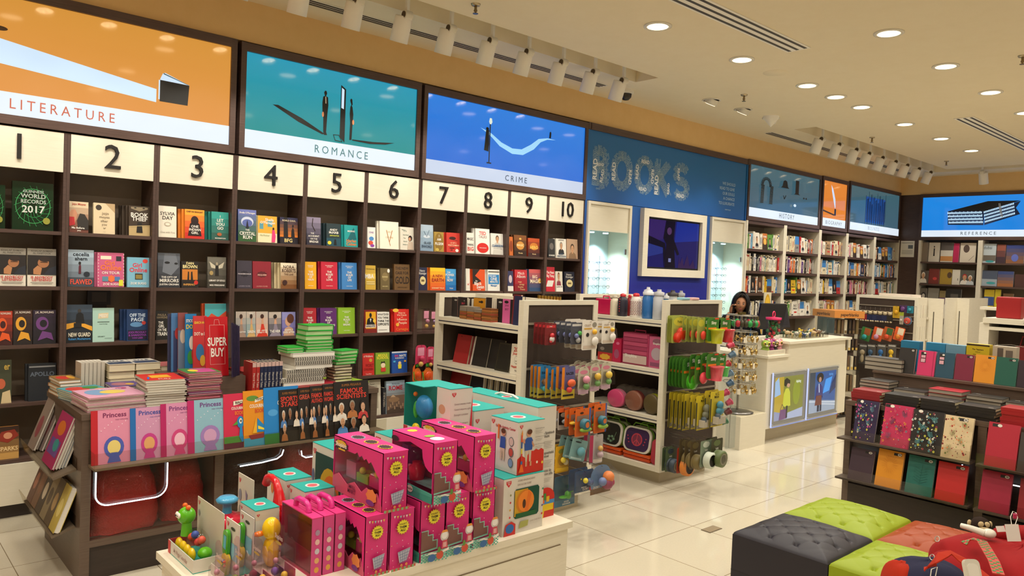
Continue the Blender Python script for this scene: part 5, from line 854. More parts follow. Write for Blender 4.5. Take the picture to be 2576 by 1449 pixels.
# lunch boxes
def lunch(y,z,w,h,d,rim,side,panel,label,tilt,art,X):
 t=thing('lunch_box',label,'lunch box',(X,y,z),0,'lunch boxes on the lowest shelf');place(t,(X,y,z),A90,math.radians(-tilt))
 pts=[(x,q+h)for x,q in rounded(w,h,.22,5)]
 MB().prism([(x*.97,.004+q*.985)for x,q in pts],.012,d,side,True).obj('shell',t);MB().prism(pts,0,.013,rim,True).obj('rim',t)
 b=MB().prism([(x*.86,h*.07+q*.86)for x,q in pts],-.003,0,panel);b.art(Pfront(-w/2,-.0032,0),w,h,art);b.obj('front_panel',t)
 MB().tube([(-w*.3,d*.6,h-.004),(-w*.22,d*.6,h+.03),(w*.22,d*.6,h+.03),(w*.3,d*.6,h-.004)],.006,side,6).obj('handle',t);return t
y1,w1,h1=onshelf(1567,1636,1072,.24,4.84,1110);h1=.20
orn=[('e',.5,.5,.2,.26,'#b83a4c'),('e',.5,.5,.16,.21,'#7a3048'),('l',[(.5,.72),(.5,.28)],.02,'#c84a58'),('l',[(.5,.5),(.38,.34)],.02,'#c84a58'),('l',[(.5,.5),(.62,.34)],.02,'#c84a58')]+[('e',.5+s*(.27+.03*i),.35+.12*i,.025,.03,'#a83a50')for s in(1,-1)for i in range(3)]
flo=[('e',.62+.1*math.cos(a),.3+.1*math.sin(a),.05,.05,'#6a8a70')for a in(0,1.2,2.4,3.6,4.8)]+[('l',[(.7,.2),(.8,.6)],.012,'#7a9a78')]
lunch(y1,.205,w1,h1,.05,'#d8d2c4','#7ab038','#38204a','white rimmed lunch box with red peace sign on purple',10,orn,4.83)
lunch(y1-.02,.205,w1*.97,h1,.05,'#d8d2c4','#7ab038','#38204a','white rimmed lime lunch box directly behind the peace sign one',10,[],4.895)
lunch(y1-.04,.205,w1*.95,h1,.05,'#7ab038','#689a30','#5a8a2a','lime lunch box, back of the right group',8,[],4.96)
y2=onx(1538,1070,4.84).y
lunch(y2+.03,.205,w1,h1*1.0,.05,'#d8d2c4','#7ab038','#16140f','white rimmed lunch box with dark flower panel, left group',10,flo,4.83)
lunch(y2+.01,.205,w1*.97,h1,.05,'#a8b89a','#7ab038','#4a6a2a','lime lunch box directly behind the dark flower one',10,[],4.895)
def tray(y,z,w,label):
 t=thing('food_tray',label,'container',(4.83,y,z),A90,'orange containers on the lowest shelf')
 MB().box(-w/2,w/2,0,.15,0,.032,'G#c8481a').obj('base',t,bevel=.012);MB().box(-w/2-.003,w/2+.003,-.003,.153,.0325,.058,'G#d8541e').obj('lid',t,bevel=.01);return t
tray(y1-.01,.141,w1*.98,'orange container under the peace sign lunch box');tray(y2+.02,.141,w1*.98,'orange container under the dark flower lunch box')
o=MB().prism([(x,q+.2)for x,q in rounded(.10,.2,.4,5)],0,.02,'#b03848').obj('plate');place(o,(4.84,onx(1650,1120,4.84).y,.142),A90,math.radians(-6));tag(o,'red rounded plate standing next to the end panel, lowest shelf','plate')
for i,(px,py,lab,k)in enumerate(((1745,742,'pale blue soap box on top of the bottle island','#8ab8c4'),(1768,744,'pale pink soap box on top of the bottle island','#d8a8a4'))):
 p=ony(px,py,3.75);o=MB().box(-.05,.05,-.03,.03,0,.02,k).obj('soap_box',bevel=.006);o.location=(5.05+.13*i,3.545,1.4475);tag(o,lab,'box')
 # ================= clip strip of tubs and key ring spinner
t=thing('clip_strip','clear hanging strip beside the bottle island','clip strip',(5.62,3.425,.56));MB().rod((-.055,.1,.74),(0,.0,.72),.003,'M#b8b4ac',6).rod((0,0,-.35),(0,0,.72),.0025,'M#b8b4ac',6).obj('hanger',t)
MB().box(-.03,.03,0,.002,0,.72,'C#e8e8e8').obj('strip',t);MB().box(-.06,.06,-.02,.0,-.35,0,'C#dfe8ec').obj('hanging_bag',t)
for i in range(9):
 px=1838+6*math.sin(i*2.2)-i*1.2;py=868+i*24;c,n_=[('#c8405a','pink'),('#5a7890','grey-blue'),('#a82c30','red'),('#6a88a0','pale blue'),('#4a6a88','steel blue'),('#b83a58','rose'),('#c04a68','light pink'),('#6a2a30','maroon'),('#3a7a5a','green')][i]
 p=ony(px,py,3.40);tt=thing('putty_tub','%s putty tub, %s from the top of the clip strip'%(n_,ORD[i]),'tub',tuple(p),0,'putty tubs on the clip strip');
 b=MB();b.M=Matrix.Rotation(math.radians(60),4,'Y')@Matrix.Rotation(math.radians(25),4,'X');b.lathe([(.02,-.028),(.026,.012)],c,14);b.obj('cup',tt);b2=MB();b2.M=b.M;b2.lathe([(.029,.012),(.029,.022),(.001,.023)],'G'+c,14).lathe([(.018,.0232),(.001,.0235)],'#d8ccc4',10);b2.obj('lid',tt)
t=thing('spinner_plinth','low cream plinth under the key ring spinner','plinth',(6.42,3.80,0));MB().box(0,.47,0,.36,0,.315,'lamh').obj('block',t);MB().box(.01,.46,.01,.35,.315,.318,'#c8bda0').obj('top_sheet',t)
SX,SY=6.62,3.96
t=thing('key_ring_spinner','rotating metal spinner full of key rings on a low plinth','display stand',(SX,SY,.319))
MB().lathe([(.15,0),(.155,.01),(.12,.022),(.02,.03)],'M#8a8888',28).obj('turntable',t);MB().rod((0,0,.02),(0,0,.97),.012,'M#a8a49c',8).obj('pole',t)
TIER=[.955,.80,.68,.55,.43,.30]
for z in TIER:MB().tube([(.15*math.cos(2*PI*i/24),.15*math.sin(2*PI*i/24),z)for i in range(24)],.004,'M#b8b4ac',5,True).rod((-.15,0,z),(.15,0,z),.003,'M#b8b4ac',5).rod((0,-.15,z),(0,.15,z),.003,'M#b8b4ac',5).obj('hook_ring',t)
o=MB().box(-.06,.06,-.01,.01,.962,.985,'M#8a7a3a').obj('header_plate',t)
def keyring(style):
 b=MB();
 if style==0:b.tube([(.010*math.cos(a),0,-.012+.010*math.sin(a))for a in[2*PI*i/10 for i in range(10)]],.0012,'M#b8a468',5,True).rod((0,0,-.022),(0,0,-.035),.0015,'M#b8a468',5).lathe([(.001,-.075),(.012,-.055),(.010,-.04),(.001,-.034)],'M#b8985a',8)
 elif style==1:b.rod((0,0,0),(0,0,-.035),.0014,'M#b8a468',5).box(-.012,.012,-.0015,.0015,-.075,-.035,'#e0d8c4')
 elif style==2:b.rod((0,0,0),(0,0,-.03),.0014,'M#b8a468',5).tube([(.016*math.cos(a),0,-.047+.016*math.sin(a))for a in[2*PI*i/12 for i in range(12)]],.003,'M#c8a868',6,True)
 elif style==3:b.rod((0,0,0),(0,0,-.03),.0014,'M#b8a468',5).ball((0,0,-.055),(.022,.018,.026),'#1c8a40',8,6)
 elif style==4:b.rod((0,0,0),(0,0,-.03),.0014,'M#b8a468',5).ball((0,0,-.055),(.022,.018,.026),'#a82430',8,6)
 elif style==5:b.rod((0,0,0),(0,0,-.03),.0014,'M#b8a468',5).ball((0,0,-.055),(.018,.016,.028),'#3a3420',8,6)
 return b.mesh('key_ring')
KM=[keyring(i)for i in range(6)];KN=['brass drop','white tag','gold hoop','green plush','red plush','dark olive plush']
for ti,z in enumerate(TIER):
 for i in range(18):
  a=PI+.1+(PI*1.3)*i/17;st=[3,4,5,5,3,5][i%6]if ti==0 else[0,1,0,2,0,1,2][(i+ti*2)%7]
  o=bpy.data.objects.new('key_ring',KM[st]);C.objects.link(o);o.location=(SX+.158*math.cos(a),SY+.158*math.sin(a),.319+z-.004);o.rotation_euler=(0,0,a+PI/2);o.scale=(1.3,1.3,1.3)
  tag(o,'%s key ring, %s from the left in tier %d of the spinner'%(KN[st],ORD[i],ti+1),'key ring','key rings on the spinner')
  # ================= cash desk
t=thing('cash_desk','cream stepped cash desk with two glowing picture panels','counter',(6.9,3.82,0))
MB().box(0,1.78,0,.5,.14,.85,'lamh').box(.1,1.72,.06,.44,0,.14,'#b5a98e').obj('body',t)
MB().box(-.02,.42,-.02,.5,.85,.875,'lamh').obj('low_worktop',t);MB().box(.42,1.72,.0,.5,.85,.98,'lamh').obj('raised_front',t);MB().box(.38,1.82,-.03,.52,.98,1.005,'lam').obj('raised_worktop',t)
MB().box(0,.35,.5,1.1,.14,.85,'lamh').box(0,.35,.5,1.1,.85,.875,'lam').obj('side_wing',t)
def lightpanel(x0,x1,label,art):
 q=thing('lit_poster_panel',label,'lit poster',(x0,3.82,.17),0,'lit posters on the cash desk');w=x1-x0;h=.52
 MB().box(-.015,w+.015,-.03,-.022,-.015,h+.015,'C#f0f6ff').obj('acrylic_sheet',q);MB().box(.0,w,-.021,-.001,0,h,'#9a958a').obj('backing',q)
 MB().box(-.016,-.010,-.034,-.02,-.015,h+.015,'E#c8d4ff').box(-.015,w+.015,-.034,-.02,-.02,-.014,'E#8090c8').obj('edge_glow',q)
 b=MB();b.art(Pfront(.045,-.0215,.04),w-.09,h-.08,art,e=.0005);b.obj('picture',q)
 for cx in(.01,w-.01):
  for cz in(.01,h-.01):MB().rod((cx,-.001,cz),(cx,-.036,cz),.006,'M#c8c8c8',8).obj('bolt',q)
lightpanel(6.99,7.67,'lit poster of a woman in yellow with a purple bag',[('r',0,0,1,1,'E#a8a838'),('r',0,0,.3,1,'E#b89a2c'),('p',[(0,.55),(0,.9),(.12,1),(.2,.6)],'E#98b8d8'),('p',[(.3,0),(1,0),(1,.22),(.3,.12)],'E#a8b0c8'),('p',[(0,0),(.35,0),(.3,.15),(0,.22)],'E#8a90b0'),('e',.75,.6,.13,.3,'E#8a9420'),('p',[(.28,.3),(.55,.3),(.52,.62),(.46,.72),(.36,.72),(.3,.6)],'E#c8c83a'),('e',.45,.80,.055,.06,'E#c89878'),('p',[(.30,.92),(.38,.97),(.50,.9),(.5,.82),(.42,.84),(.36,.76),(.30,.8)],'#1a1410'),('p',[(.16,.0),(.44,.02),(.42,.24),(.2,.24)],'E#6a3a6c'),('l',[(.2,.24),(.26,.36),(.36,.24)],.012,'#4a2450'),('l',[(.42,.05),(.42,.3)],.05,'#2a2430'),('t','kipling',.8,.86,.06,'E#e8ecd8',.28)])
lightpanel(7.72,8.42,'lit poster of a woman in a blue coat before a blue mural',[('r',0,0,1,1,'E#2468b8'),('r',0,0,.2,1,'E#34404c'),('p',[(0,0),(1,0),(1,.22),(0,.35)],'E#98a4b4'),('p',[(.5,.45),(.75,.5),(.85,.85),(.6,.8)],'E#3a98e8'),('p',[(.75,.4),(1,.55),(1,.9),(.85,.7)],'E#102a58'),('l',[(0,.3),(1,.18)],.02,'E#c8d0d8'),('l',[(.3,.22),(1,.12)],.015,'E#d8dce0'),('p',[(.22,.35),(.50,.35),(.48,.62),(.40,.70),(.30,.70),(.24,.6)],'E#28286c'),('p',[(.3,.02),(.38,.02),(.38,.4),(.3,.4)],'#20284c'),('p',[(.4,.02),(.47,.02),(.46,.4),(.4,.4)],'#20284c'),('e',.37,.86,.13,.12,'#1c120e'),('e',.37,.81,.05,.065,'E#b88464'),('p',[(.2,.18),(.46,.18),(.44,.42),(.24,.42)],'E#6a3028'),('l',[(.33,.7),(.35,.5)],.03,'E#c8d0e0'),('t','kipling',.78,.92,.06,'E#5a9ad8',.28)])
# things on the desk
p=onz(1940,900,.876);t=thing('plush_basket','white perforated plastic basket holding four plush animals','basket',(7.10,3.90,.876))
b=MB().box(-.17,.17,-.06,.06,0,.004,'#dcd4c0')
for x0,x1,y0,y1 in((-.175,.175,-.065,-.061),(-.175,.175,.061,.065),(-.175,-.171,-.061,.061),(.171,.175,-.061,.061)):b.box(x0,x1,y0,y1,0,.05,'#dcd4c0')
for i in range(14):
 for r_ in range(2):b.box(-.155+i*.0225,-.145+i*.0225,-.0655,-.065,.014+r_*.015,.02+r_*.015,'#8a8474')
b.obj('basket',t)
def plush(x,y,z,k,k2,label,s=1.0):
 t=thing('plush_animal',label,'plush toy',(x,y,z),math.radians(-40),'plush animals in the basket on the desk');t.scale=(1.25,1.25,1.3);
 MB().ball((0,0,.03*s),(.035*s,.03*s,.03*s),k).obj('body',t);hd=MB().ball((0,-.005,.075*s),(.036*s,.033*s,.033*s),k).ball((-.026*s,0,.105*s),.012*s,k2,8,6).ball((.026*s,0,.105*s),.012*s,k2,8,6).ball((0,-.034*s,.066*s),(.012*s,.008*s,.008*s),k2,8,6);h=hd.obj('head',t)
 for s_ in(-1,1):MB().ball((s_*.016*s,-.030*s,.082*s),.0125*s,'#d8b840',8,6).ball((s_*.016*s,-.040*s,.082*s),.007*s,'G#14100e',8,6).obj('eye',h)
plush(6.99,3.90,.882,'#8aa83a','#d8c8b8','green and white plush with big yellow eyes, leftmost in the basket');plush(7.08,3.90,.882,'#8a2468','#b03a88','purple plush, second in the basket');plush(7.16,3.90,.882,'#2a2420','#e0d4c0','black and cream plush, third in the basket',.9);plush(7.24,3.90,.882,'#d89098','#e8b0a8','pale pink plush, rightmost in the basket')
t=thing('leaflet_stand','magenta leaflet block with white script at the desk step','stand',(7.24,4.0,.876));MB().box(0,.1,0,.05,0,.135,'#c81c64').art(Pfront(0,0,0),.1,.135,[('t','recycle',.5,.3,.12,GW,.8,0,0)]).obj('block',t)
t=thing('sweet_jar','clear jar of red and green sweets with pink lid and loop','jar',(7.28,4.13,.876+.135));t.location.z=1.012;t.location=(7.33,4.05,1.0055)
t.location=(7.42,4.06,1.006);t.scale=(1.25,1.25,1.35)
b=MB().lathe([(.052,0),(.058,.01),(.06,.15)],'C#f0e8e8',20);b.obj('jar',t);MB().lathe([(.064,.15),(.066,.168),(.001,.172)],'G#c8245c',20).obj('lid',t);MB().tube([(.02*math.cos(a),0,.19+.024*math.sin(a))for a in[2*PI*i/14 for i in range(14)]],.005,'#d8305c',6,True).obj('loop',t)
b=MB();[b.ball((rnd.uniform(-.036,.036),rnd.uniform(-.036,.036),.015+i*.0032),.014,('#1c6a30','#b82a30','#1c6a30')[i%3],6,4)for i in range(38)];tag(b.obj('sweets'),'red and green wrapped sweets filling the clear jar','sweets',None,'stuff').location=t.location;[o for o in bpy.data.objects if o.name=='sweets'][0].scale=t.scale
t=thing('figurine_tray','clear tray on the raised desk top','tray',(8.0,4.0,1.006));b=MB().box(-.36,.36,-.1,.1,0,.004,'C#e8e8e0')
for x0,x1,y0,y1 in((-.36,.36,-.1,-.098),(-.36,.36,.098,.1),(-.36,-.358,-.098,.098),(.358,.36,-.098,.098)):b.box(x0,x1,y0,y1,.004,.05,'C#e8e8e0')
b.obj('tray',t)
for i in range(34):
 x,y=8.0-.33+.66*((i*13)%34)/33,4.0+rnd.uniform(-.08,.08);c,n_=[('#b8a078','tan'),('#3a5a3a','green'),('#6a4a30','brown'),('#8a8a80','grey'),('#2a4a7a','blue'),('#c8a82a','yellow'),('#d8d0bc','ivory')][i%7]
 b=MB();s=rnd.uniform(1.2,1.8);b.ball((0,0,.03*s),(.018*s,.009*s,.012*s),c,8,6).ball((.018*s,0,.043*s),(.008*s,.006*s,.007*s),c,8,6).tube([(.012*s,0,.035*s),(.016*s,0,.042*s)],.005*s,c,6)
 for lx in(-.011,.011):b.rod((lx*s,.004,0),(lx*s,.004,.026*s),.0025*s,c,5).rod((lx*s,-.004,0),(lx*s,-.004,.026*s),.0025*s,c,5)
 b.tube([(-.017*s,0,.032*s),(-.03*s,0,.045*s)],[.004*s,.001],c,5)
 o=b.obj('animal_figurine');o.location=(x,y,1.0105);o.rotation_euler=(0,0,rnd.uniform(0,6));tag(o,'%s toy animal figurine, number %d from the left in the desk tray'%(n_,sorted([((j*13)%34)for j in range(34)]).index((i*13)%34)+1),'figurine','animal figurines in the desk tray')
def screen(x,y,z,rz,w,h,label,back=False):
 t=thing('till_monitor',label,'monitor',(x,y,z),rz);MB().lathe([(.09,0),(.09,.012),(.02,.02)],'#18151a',18).rod((0,.02,.015),(0,.03,.15),.014,'#18151a',8).obj('stand',t)
 b=MB();b.M=Matrix.Translation((0,.02,.12))@Matrix.Rotation(math.radians(-14),4,'X');b.box(-w/2,w/2,0,.03,0,h,'#16131a');b.box(-w/2+.02,w/2-.02,-.002,0,.03,h-.02,'G#2a2a30');b.obj('display',t);return t
screen(8.32,4.43,.95,math.radians(-12),.30,.25,'black till monitor turned to the customer, right of the dark register');t=thing('till_cabinet','dark cabinet behind the desk carrying the till','cabinet',(7.5,4.33,0));MB().box(0,1.15,0,.2,0,.95,'greyd').obj('body',t)
screen(7.95,4.43,.95,math.radians(155),.34,.30,'black till monitor seen from behind')
t=thing('cash_register','low black till printer on the dark cabinet','till',(8.12,4.43,.951));MB().box(-.12,.12,-.06,.08,0,.12,'#121014').obj('body',t,bevel=.01);MB().box(-.08,.08,-.065,-.06,.06,.09,'#2a282c').obj('slot',t)
t=thing('oval_sign','white upright card with a yellow oval emblem behind the till','sign',(8.62,4.9,.95));t.location=(8.45,4.72,.95);MB().box(-.06,.06,-.05,.05,0,.01,'#c8c0a8').obj('foot',t)
MB().box(-.085,.085,-.004,.004,.01,.52,'#cfc6a8').art(Pfront(-.085,-.004,.01),.17,.51,[('e',.5,.6,.42,.36,'#c89a20'),('e',.5,.6,.34,.3,'#e0b83a'),('t','BOOK',.5,.6,.05,'#a87a18',.4)]).obj('card',t)
# ================= person at the desk
t=thing('person','woman with long black hair holding a phone to her ear behind the desk','person',(8.08,4.86,0),math.radians(-52));t.scale=(.95,.95,.94);
def skinned(name,chains,k,parent,sub=2,scale=1):
# chains: list of lists of (x,y,z,r); first chain starts at the root, further chains start with an index tuple
 vs=[];es=[];rs=[]
 idx={}
 for ch in chains:
  prev=None
  for q in ch:
   if isinstance(q,str):prev=idx[q];continue
   x,y,z,r=q[:4];vs.append((x,y,z));rs.append(r);i=len(vs)-1
   if prev is not None:es.append((prev,i))
   prev=i
   if len(q)>4:idx[q[4]]=i
 me=bpy.data.meshes.new(name);me.from_pydata(vs,es,[]);me.materials.append(mat(k));o=bpy.data.objects.new(name,me);C.objects.link(o);o.parent=parent
 sk=o.modifiers.new('skin','SKIN');sk.use_smooth_shade=True;
 if not me.skin_vertices:me.attributes.new('skin_vertex_dummy','FLOAT','POINT')if False else None
 bm=bmesh.new();bm.from_mesh(me);L=bm.verts.layers.skin.verify();bm.verts.ensure_lookup_table()
 for v,r in zip(bm.verts,rs):v[L].radius=(r,r)if not isinstance(r,tuple)else r
 bm.verts[0][L].use_root=True;bm.to_mesh(me);bm.free()
 s=o.modifiers.new('sub','SUBSURF');s.levels=sub;s.render_levels=sub;return o
hz=1.285
body=skinned('body',[[(0,0,.86,.13,'pelvis'),(0,0,1.0,.12),(0,0,1.12,.135),(0,0,1.2,(.12,.09),'chest'),(0,-.01,1.27,.05),(0,-.015,1.33,.042)],['chest',(-.16,.0,1.21,.055),(-.235,-.04,1.06,.042),(-.25,-.12,.97,.034,'le'),(-.19,-.13,1.14,.028),(-.135,-.06,1.30,.020,'wr')],['chest',(.16,.0,1.21,.055),(.22,.0,1.0,.042),(.22,-.08,.86,.034),(.16,-.2,.86,.026),(.1,-.26,.87,.022)],['pelvis',(-.09,0,.78,.095),(-.1,0,.45,.065),(-.1,.01,.08,.04),(-.1,-.12,.03,.035)],['pelvis',(.09,0,.78,.095),(.1,0,.45,.065),(.1,.01,.08,.04),(.1,-.12,.03,.035)]],'skin',t)
shirt=skinned('top',[[(0,.002,.82,.15,'p'),(0,0,1.0,.135),(0,0,1.12,.15),(0,0,1.2,(.135,.105),'c'),(0,0,1.245,.085)],['c',(-.17,.0,1.21,.066),(-.24,-.04,1.06,.053),(-.255,-.12,.965,.046),(-.20,-.132,1.11,.04),(-.18,-.115,1.17,.038)],['c',(.17,.0,1.21,.066),(.225,.0,1.0,.053),(.225,-.08,.86,.046),(.17,-.19,.86,.038)]],'blackcloth',t)
trou=skinned('trousers',[[(0,.002,.84,.15,'p'),(-.09,0,.76,.11),(-.1,0,.45,.08),(-.1,.01,.09,.062)],['p',(.09,0,.76,.11),(.1,0,.45,.08),(.1,.01,.09,.062)]],'blackcloth',t)
# head as one sculpted surface
def headmesh():
 b=MB();n,m=40,30;vs=[]
 for j in range(m+1):
  ph=PI*j/m
  for i in range(n):
   th=2*PI*i/n;x=math.sin(ph)*math.sin(th);y=-math.sin(ph)*math.cos(th);z=math.cos(ph)
   fr=max(0,-y);X_=x*.073;Y_=y*.088;Z_=z*.108
   if z<0:k=1+z*.30;X_*=k;Y_*=(1+z*.12)
   if fr>.3:
    g=lambda cx,cz,sx,sz:math.exp(-((x-cx)/sx)**2-((z-cz)/sz)**2)
    Y_-=.020*g(0,-.16,.13,.22)*fr+.006*g(0,.02,.10,.25)*fr
    Y_-=.007*g(0,-.46,.30,.10)*fr+.006*g(0,-.78,.3,.16)*fr
    Y_+=.010*(g(.36,.06,.2,.14)+g(-.36,.06,.2,.14))*fr
    Y_-=.004*(g(.4,.24,.3,.08)+g(-.4,.24,.3,.08))*fr-.003*g(0,-.36,.25,.05)
    Y_-=.004*(g(.5,-.22,.22,.2)+g(-.5,-.22,.22,.2))*fr
   vs.append((X_,Y_,Z_))
 b.add(vs,[(j*n+i,(j+1)*n+i,(j+1)*n+(i+1)%n,j*n+(i+1)%n)for j in range(m)for i in range(n)],'skin',True)
 for s in(-1,1):b.ball((s*.071,.005,-.008),(.009,.018,.03),'skin',10,8)
 return b
HM=Matrix.Translation((.0,-.02,1.41))@Matrix.Diagonal((1.12,1.12,1.16,1))@Matrix.Rotation(math.radians(-4),4,'Z')@Matrix.Rotation(math.radians(4),4,'X')@Matrix.Rotation(math.radians(6),4,'Y')
h=headmesh().obj('head',t);h.matrix_local=HM
for s in(-1,1):
 b=MB().ball((s*.027,-.072,.006),(.0125,.008,.0068),'#d8d0c8',12,8).ball((s*.027,-.0775,.006),(.0055,.004,.0055),'G#18100c',10,8);b.obj('eye',h)
 MB().tube([(s*.013,-.0815,.026),(s*.026,-.0835,.031),(s*.042,-.076,.027)],[.0016,.0024,.001],'#1c120e',6).obj('eyebrow',h)
 MB().tube([(s*.013,-.0805,.009),(s*.026,-.0835,.0145),(s*.041,-.076,.009)],[.001,.0016,.001],'#120c0a',6).obj('eyelid',h)
MB().ball((0,-.0875,-.0475),(.021,.007,.0042),'#8a3c38',14,8).ball((0,-.0865,-.054),(.017,.007,.0045),'#96443e',14,8).obj('lips',h)
def hairmesh():
 b=MB();n,m=44,26;vs=[]
 for j in range(m+1):
  v=j/m
  for i in range(n+1):
   u=i/n;th=math.radians(42)+(2*PI-2*math.radians(42))*u
   if v<.45:ph=(v/.45)*PI*.52;r=math.sin(ph);x=r*.086*math.sin(th);y=-r*.098*math.cos(th);z=.122*math.cos(ph)
   else:
    q=(v-.45)/.55;r=1+.10*q;x=.086*math.sin(th)*r;y=-.098*math.cos(th)*(1+.05*q)+.02*q;z=-.008-.22*q
   if v<.45 and(u<.12 or u>.88):y+=0
   w_=1+.02*math.sin(i*2.1)+.012*math.sin(i*5.3+j*.3);vs.append((x*w_,y*w_,z))
 b.add(vs,[(j*(n+1)+i,(j+1)*(n+1)+i,(j+1)*(n+1)+i+1,j*(n+1)+i+1)for j in range(m)for i in range(n)],'hair',True);return b
ho=hairmesh().obj('hair',t);ho.matrix_local=HM;sf=ho.modifiers.new('s','SOLIDIFY');sf.thickness=.014;sf.offset=1
b=MB()
for s in(-1,1):
 for q in range(7):
  a=q*.011;b.tube([(s*.004,-.05-.03*(q/7),.116-q*.004),(s*(.03+a*.3),-.078+.004*q,.096-q*.004),(s*(.058+a*.1),-.062+.005*q,.05-q*.003),(s*(.071+a*.1),-.045+.005*q,-.03)],[.008,.011,.010,.007],'hair',8)
fo=b.obj('fringe',ho)
# hand: palm and curled fingers round the phone at her right ear (left in the picture)
HN=Matrix.Translation((-.112,-.075,1.345))@Matrix.Scale(1.15,4)@Matrix.Rotation(math.radians(52),4,'Z')@Matrix.Rotation(math.radians(6),4,'X')
hd=skinned('hand',[[(0,0,-.055,.02),(0,0,-.02,.024),(0,0,.01,(.03,.016),'p')]]+[['p',(-.024+.016*i,-.012,.035+.003*(i in(1,2)),.0095),(-.026+.016*i,-.03,.052+.004*(i in(1,2)),.0085),(-.024+.015*i,-.042,.040,.0075)]for i in range(4)]+[['p',(.034,-.012,.008,.010),(.044,-.028,.028,.009),(.04,-.036,.046,.0075)]],'skin',t);hd.matrix_local=HN
ph=MB().box(-.033,.033,-.006,.004,-.06,.075,'G#141418').obj('phone');ph.matrix_world=Matrix.Translation((8.08,4.86,0))@Matrix.Rotation(math.radians(-52),4,'Z')@Matrix.Diagonal((.95,.95,.94,1))@HN@Matrix.Translation((.0,-.026,.02))@Matrix.Rotation(math.radians(20),4,'Z');tag(ph,'black phone held to the ear of the woman at the desk','phone')
# ================= left book table
TX0,TX1,TY0,TY1,TZ=.93,2.62,4.15,4.95,.845
t=thing('book_table','dark wooden display table stacked with childrens books, with angled front ledge','display table',(TX0,TY0,0));w=TX1-TX0;d=TY1-TY0
MB().box(0,.045,0,d,0,TZ-.03,'tablewood').obj('side_panel',t);MB().box(w-.045,w,0,d,0,TZ-.03,'tablewood').obj('side_panel',t);MB().box(.66,.71,.0,d,.19,TZ-.03,'tablewood').obj('divider',t)
MB().box(-.005,w+.005,-.005,d,TZ-.03,TZ,'tablewood').obj('table_top',t);MB().box(.045,w-.045,.0,d,.17,.205,'tablewood').obj('lower_shelf',t);MB().box(.045,w-.045,.015,d-.02,0,.17,'blackp').obj('base_panel',t)
MB().box(.045,w-.045,d-.02,d,.2,TZ-.03,'blackp').obj('back_panel',t)
LZ=.598
MB().box(.03,w-.0,-.115,-.002,LZ-.016,LZ-.004,'#7a6a58').obj('front_ledge',t)
MB().box(.03,w,-.118,-.115,LZ-.016,LZ+.07,'C#e8e4dc').box(.03,.033,-.115,-.0,LZ-.016,LZ+.07,'C#e8e4dc').obj('acrylic_lip',t)
MB().box(.05,.655,.005,.009,.215,LZ-.03,'C#d8ccc0').obj('acrylic_front',t);MB().box(.715,w-.05,.005,.009,.215,LZ-.03,'C#d8ccc0').obj('acrylic_front',t)
def reflstrip(pts,label):  # thin glowing tube standing in for light reflected in the bent acrylic
 o=MB().tube(pts,.0035,'L#b8c4c8',6).obj('reflection_strip');tag(o,label,'modelled reflection','thin white modelled reflections on the display tables');return o
def U(x0,x1,z0,z1,y,r=.05,a0=1,a1=1):
 P=[(x0,y,z1)]*a0+[(x0+r-r*math.cos(a),y,z0+r-r*math.sin(a))for a in[PI/2*i/6 for i in range(7)]]+[(x1-r+r*math.sin(a),y,z0+r-r*math.cos(a))for a in[PI/2*i/6 for i in range(7)]]+[(x1,y,z1)]*a1;return P
q0=ony(240,1250,4.14);q1=ony(420,1225,4.14);reflstrip(U(q0.x,q1.x,onx(300,1272,q0.x).z if False else .375,.55,4.14,.06),'white U shaped modelled reflection in the left acrylic front, under the princess books')
q0=ony(604,1173,4.14);q1=ony(713,1150,4.14);reflstrip([(q0.x,4.14,q0.z),((q0.x+q1.x)/2,4.14,q0.z+.003),(q1.x-.04,4.14,q0.z+.012),(q1.x-.01,4.14,q0.z+.03),(q1.x,4.14,q0.z+.06)],'white curved modelled reflection under the colouring books')
q0=ony(758,1134,4.14);reflstrip([(q0.x,4.14,q0.z),(q0.x+.005,4.14,q0.z-.03),(q0.x+.03,4.14,q0.z-.045),(q0.x+.09,4.14,q0.z-.045)],'short white hook of modelled reflection under the dark portrait books')
def sack(x,y,w,d,h,label,wk='wrap'):
 b=MB();n,m=18,12;vs=[]
 for j in range(m+1):
  v=j/m
  for i in range(n):
   a=2*PI*i/n;c,s=math.cos(a),math.sin(a);e=.45;rx=(abs(c)**e)*(1 if c>0 else-1);ry=(abs(s)**e)*(1 if s>0 else-1)
   f=(1-.35*v**3)*(1+.05*math.sin(i*3+j*1.7)+.03*math.sin(i*7+j*2.9))if j<m else .3
   vs.append((rx*w/2*f,ry*d/2*f,h*v*(1+.03*math.sin(i*2.3))))
 b.add(vs,[(j*n+i,j*n+(i+1)%n,(j+1)*n+(i+1)%n,(j+1)*n+i)for j in range(m)for i in range(n)],wk,True);b.add(vs[-n:],[list(range(n))],wk)
 o=b.obj('wrapped_bundle');o.location=(x,y,.207);tag(o,label,'bundle','plastic wrapped bundles inside the book table');return o
m_,N,L_,B=newmat('wrapm');B.inputs['Base Color'].default_value=(*rgb('#cc2228'),1);B.inputs['Roughness'].default_value=.22;B.inputs['Coat Weight'].default_value=.6
nz=N.new('ShaderNodeTexNoise');nz.inputs['Scale'].default_value=22;nz.inputs['Detail'].default_value=6;nz.inputs['Distortion'].default_value=1.5;bp=N.new('ShaderNodeBump');bp.inputs['Distance'].default_value=.012;L_.new(nz.outputs[0],bp.inputs['Height']);L_.new(bp.outputs[0],B.inputs['Normal']);_M['wrap']=m_;m2=m_.copy();m2.node_tree.nodes['Principled BSDF'].inputs['Base Color'].default_value=(*rgb('#4a2018'),1);_M['wrapd']=m2
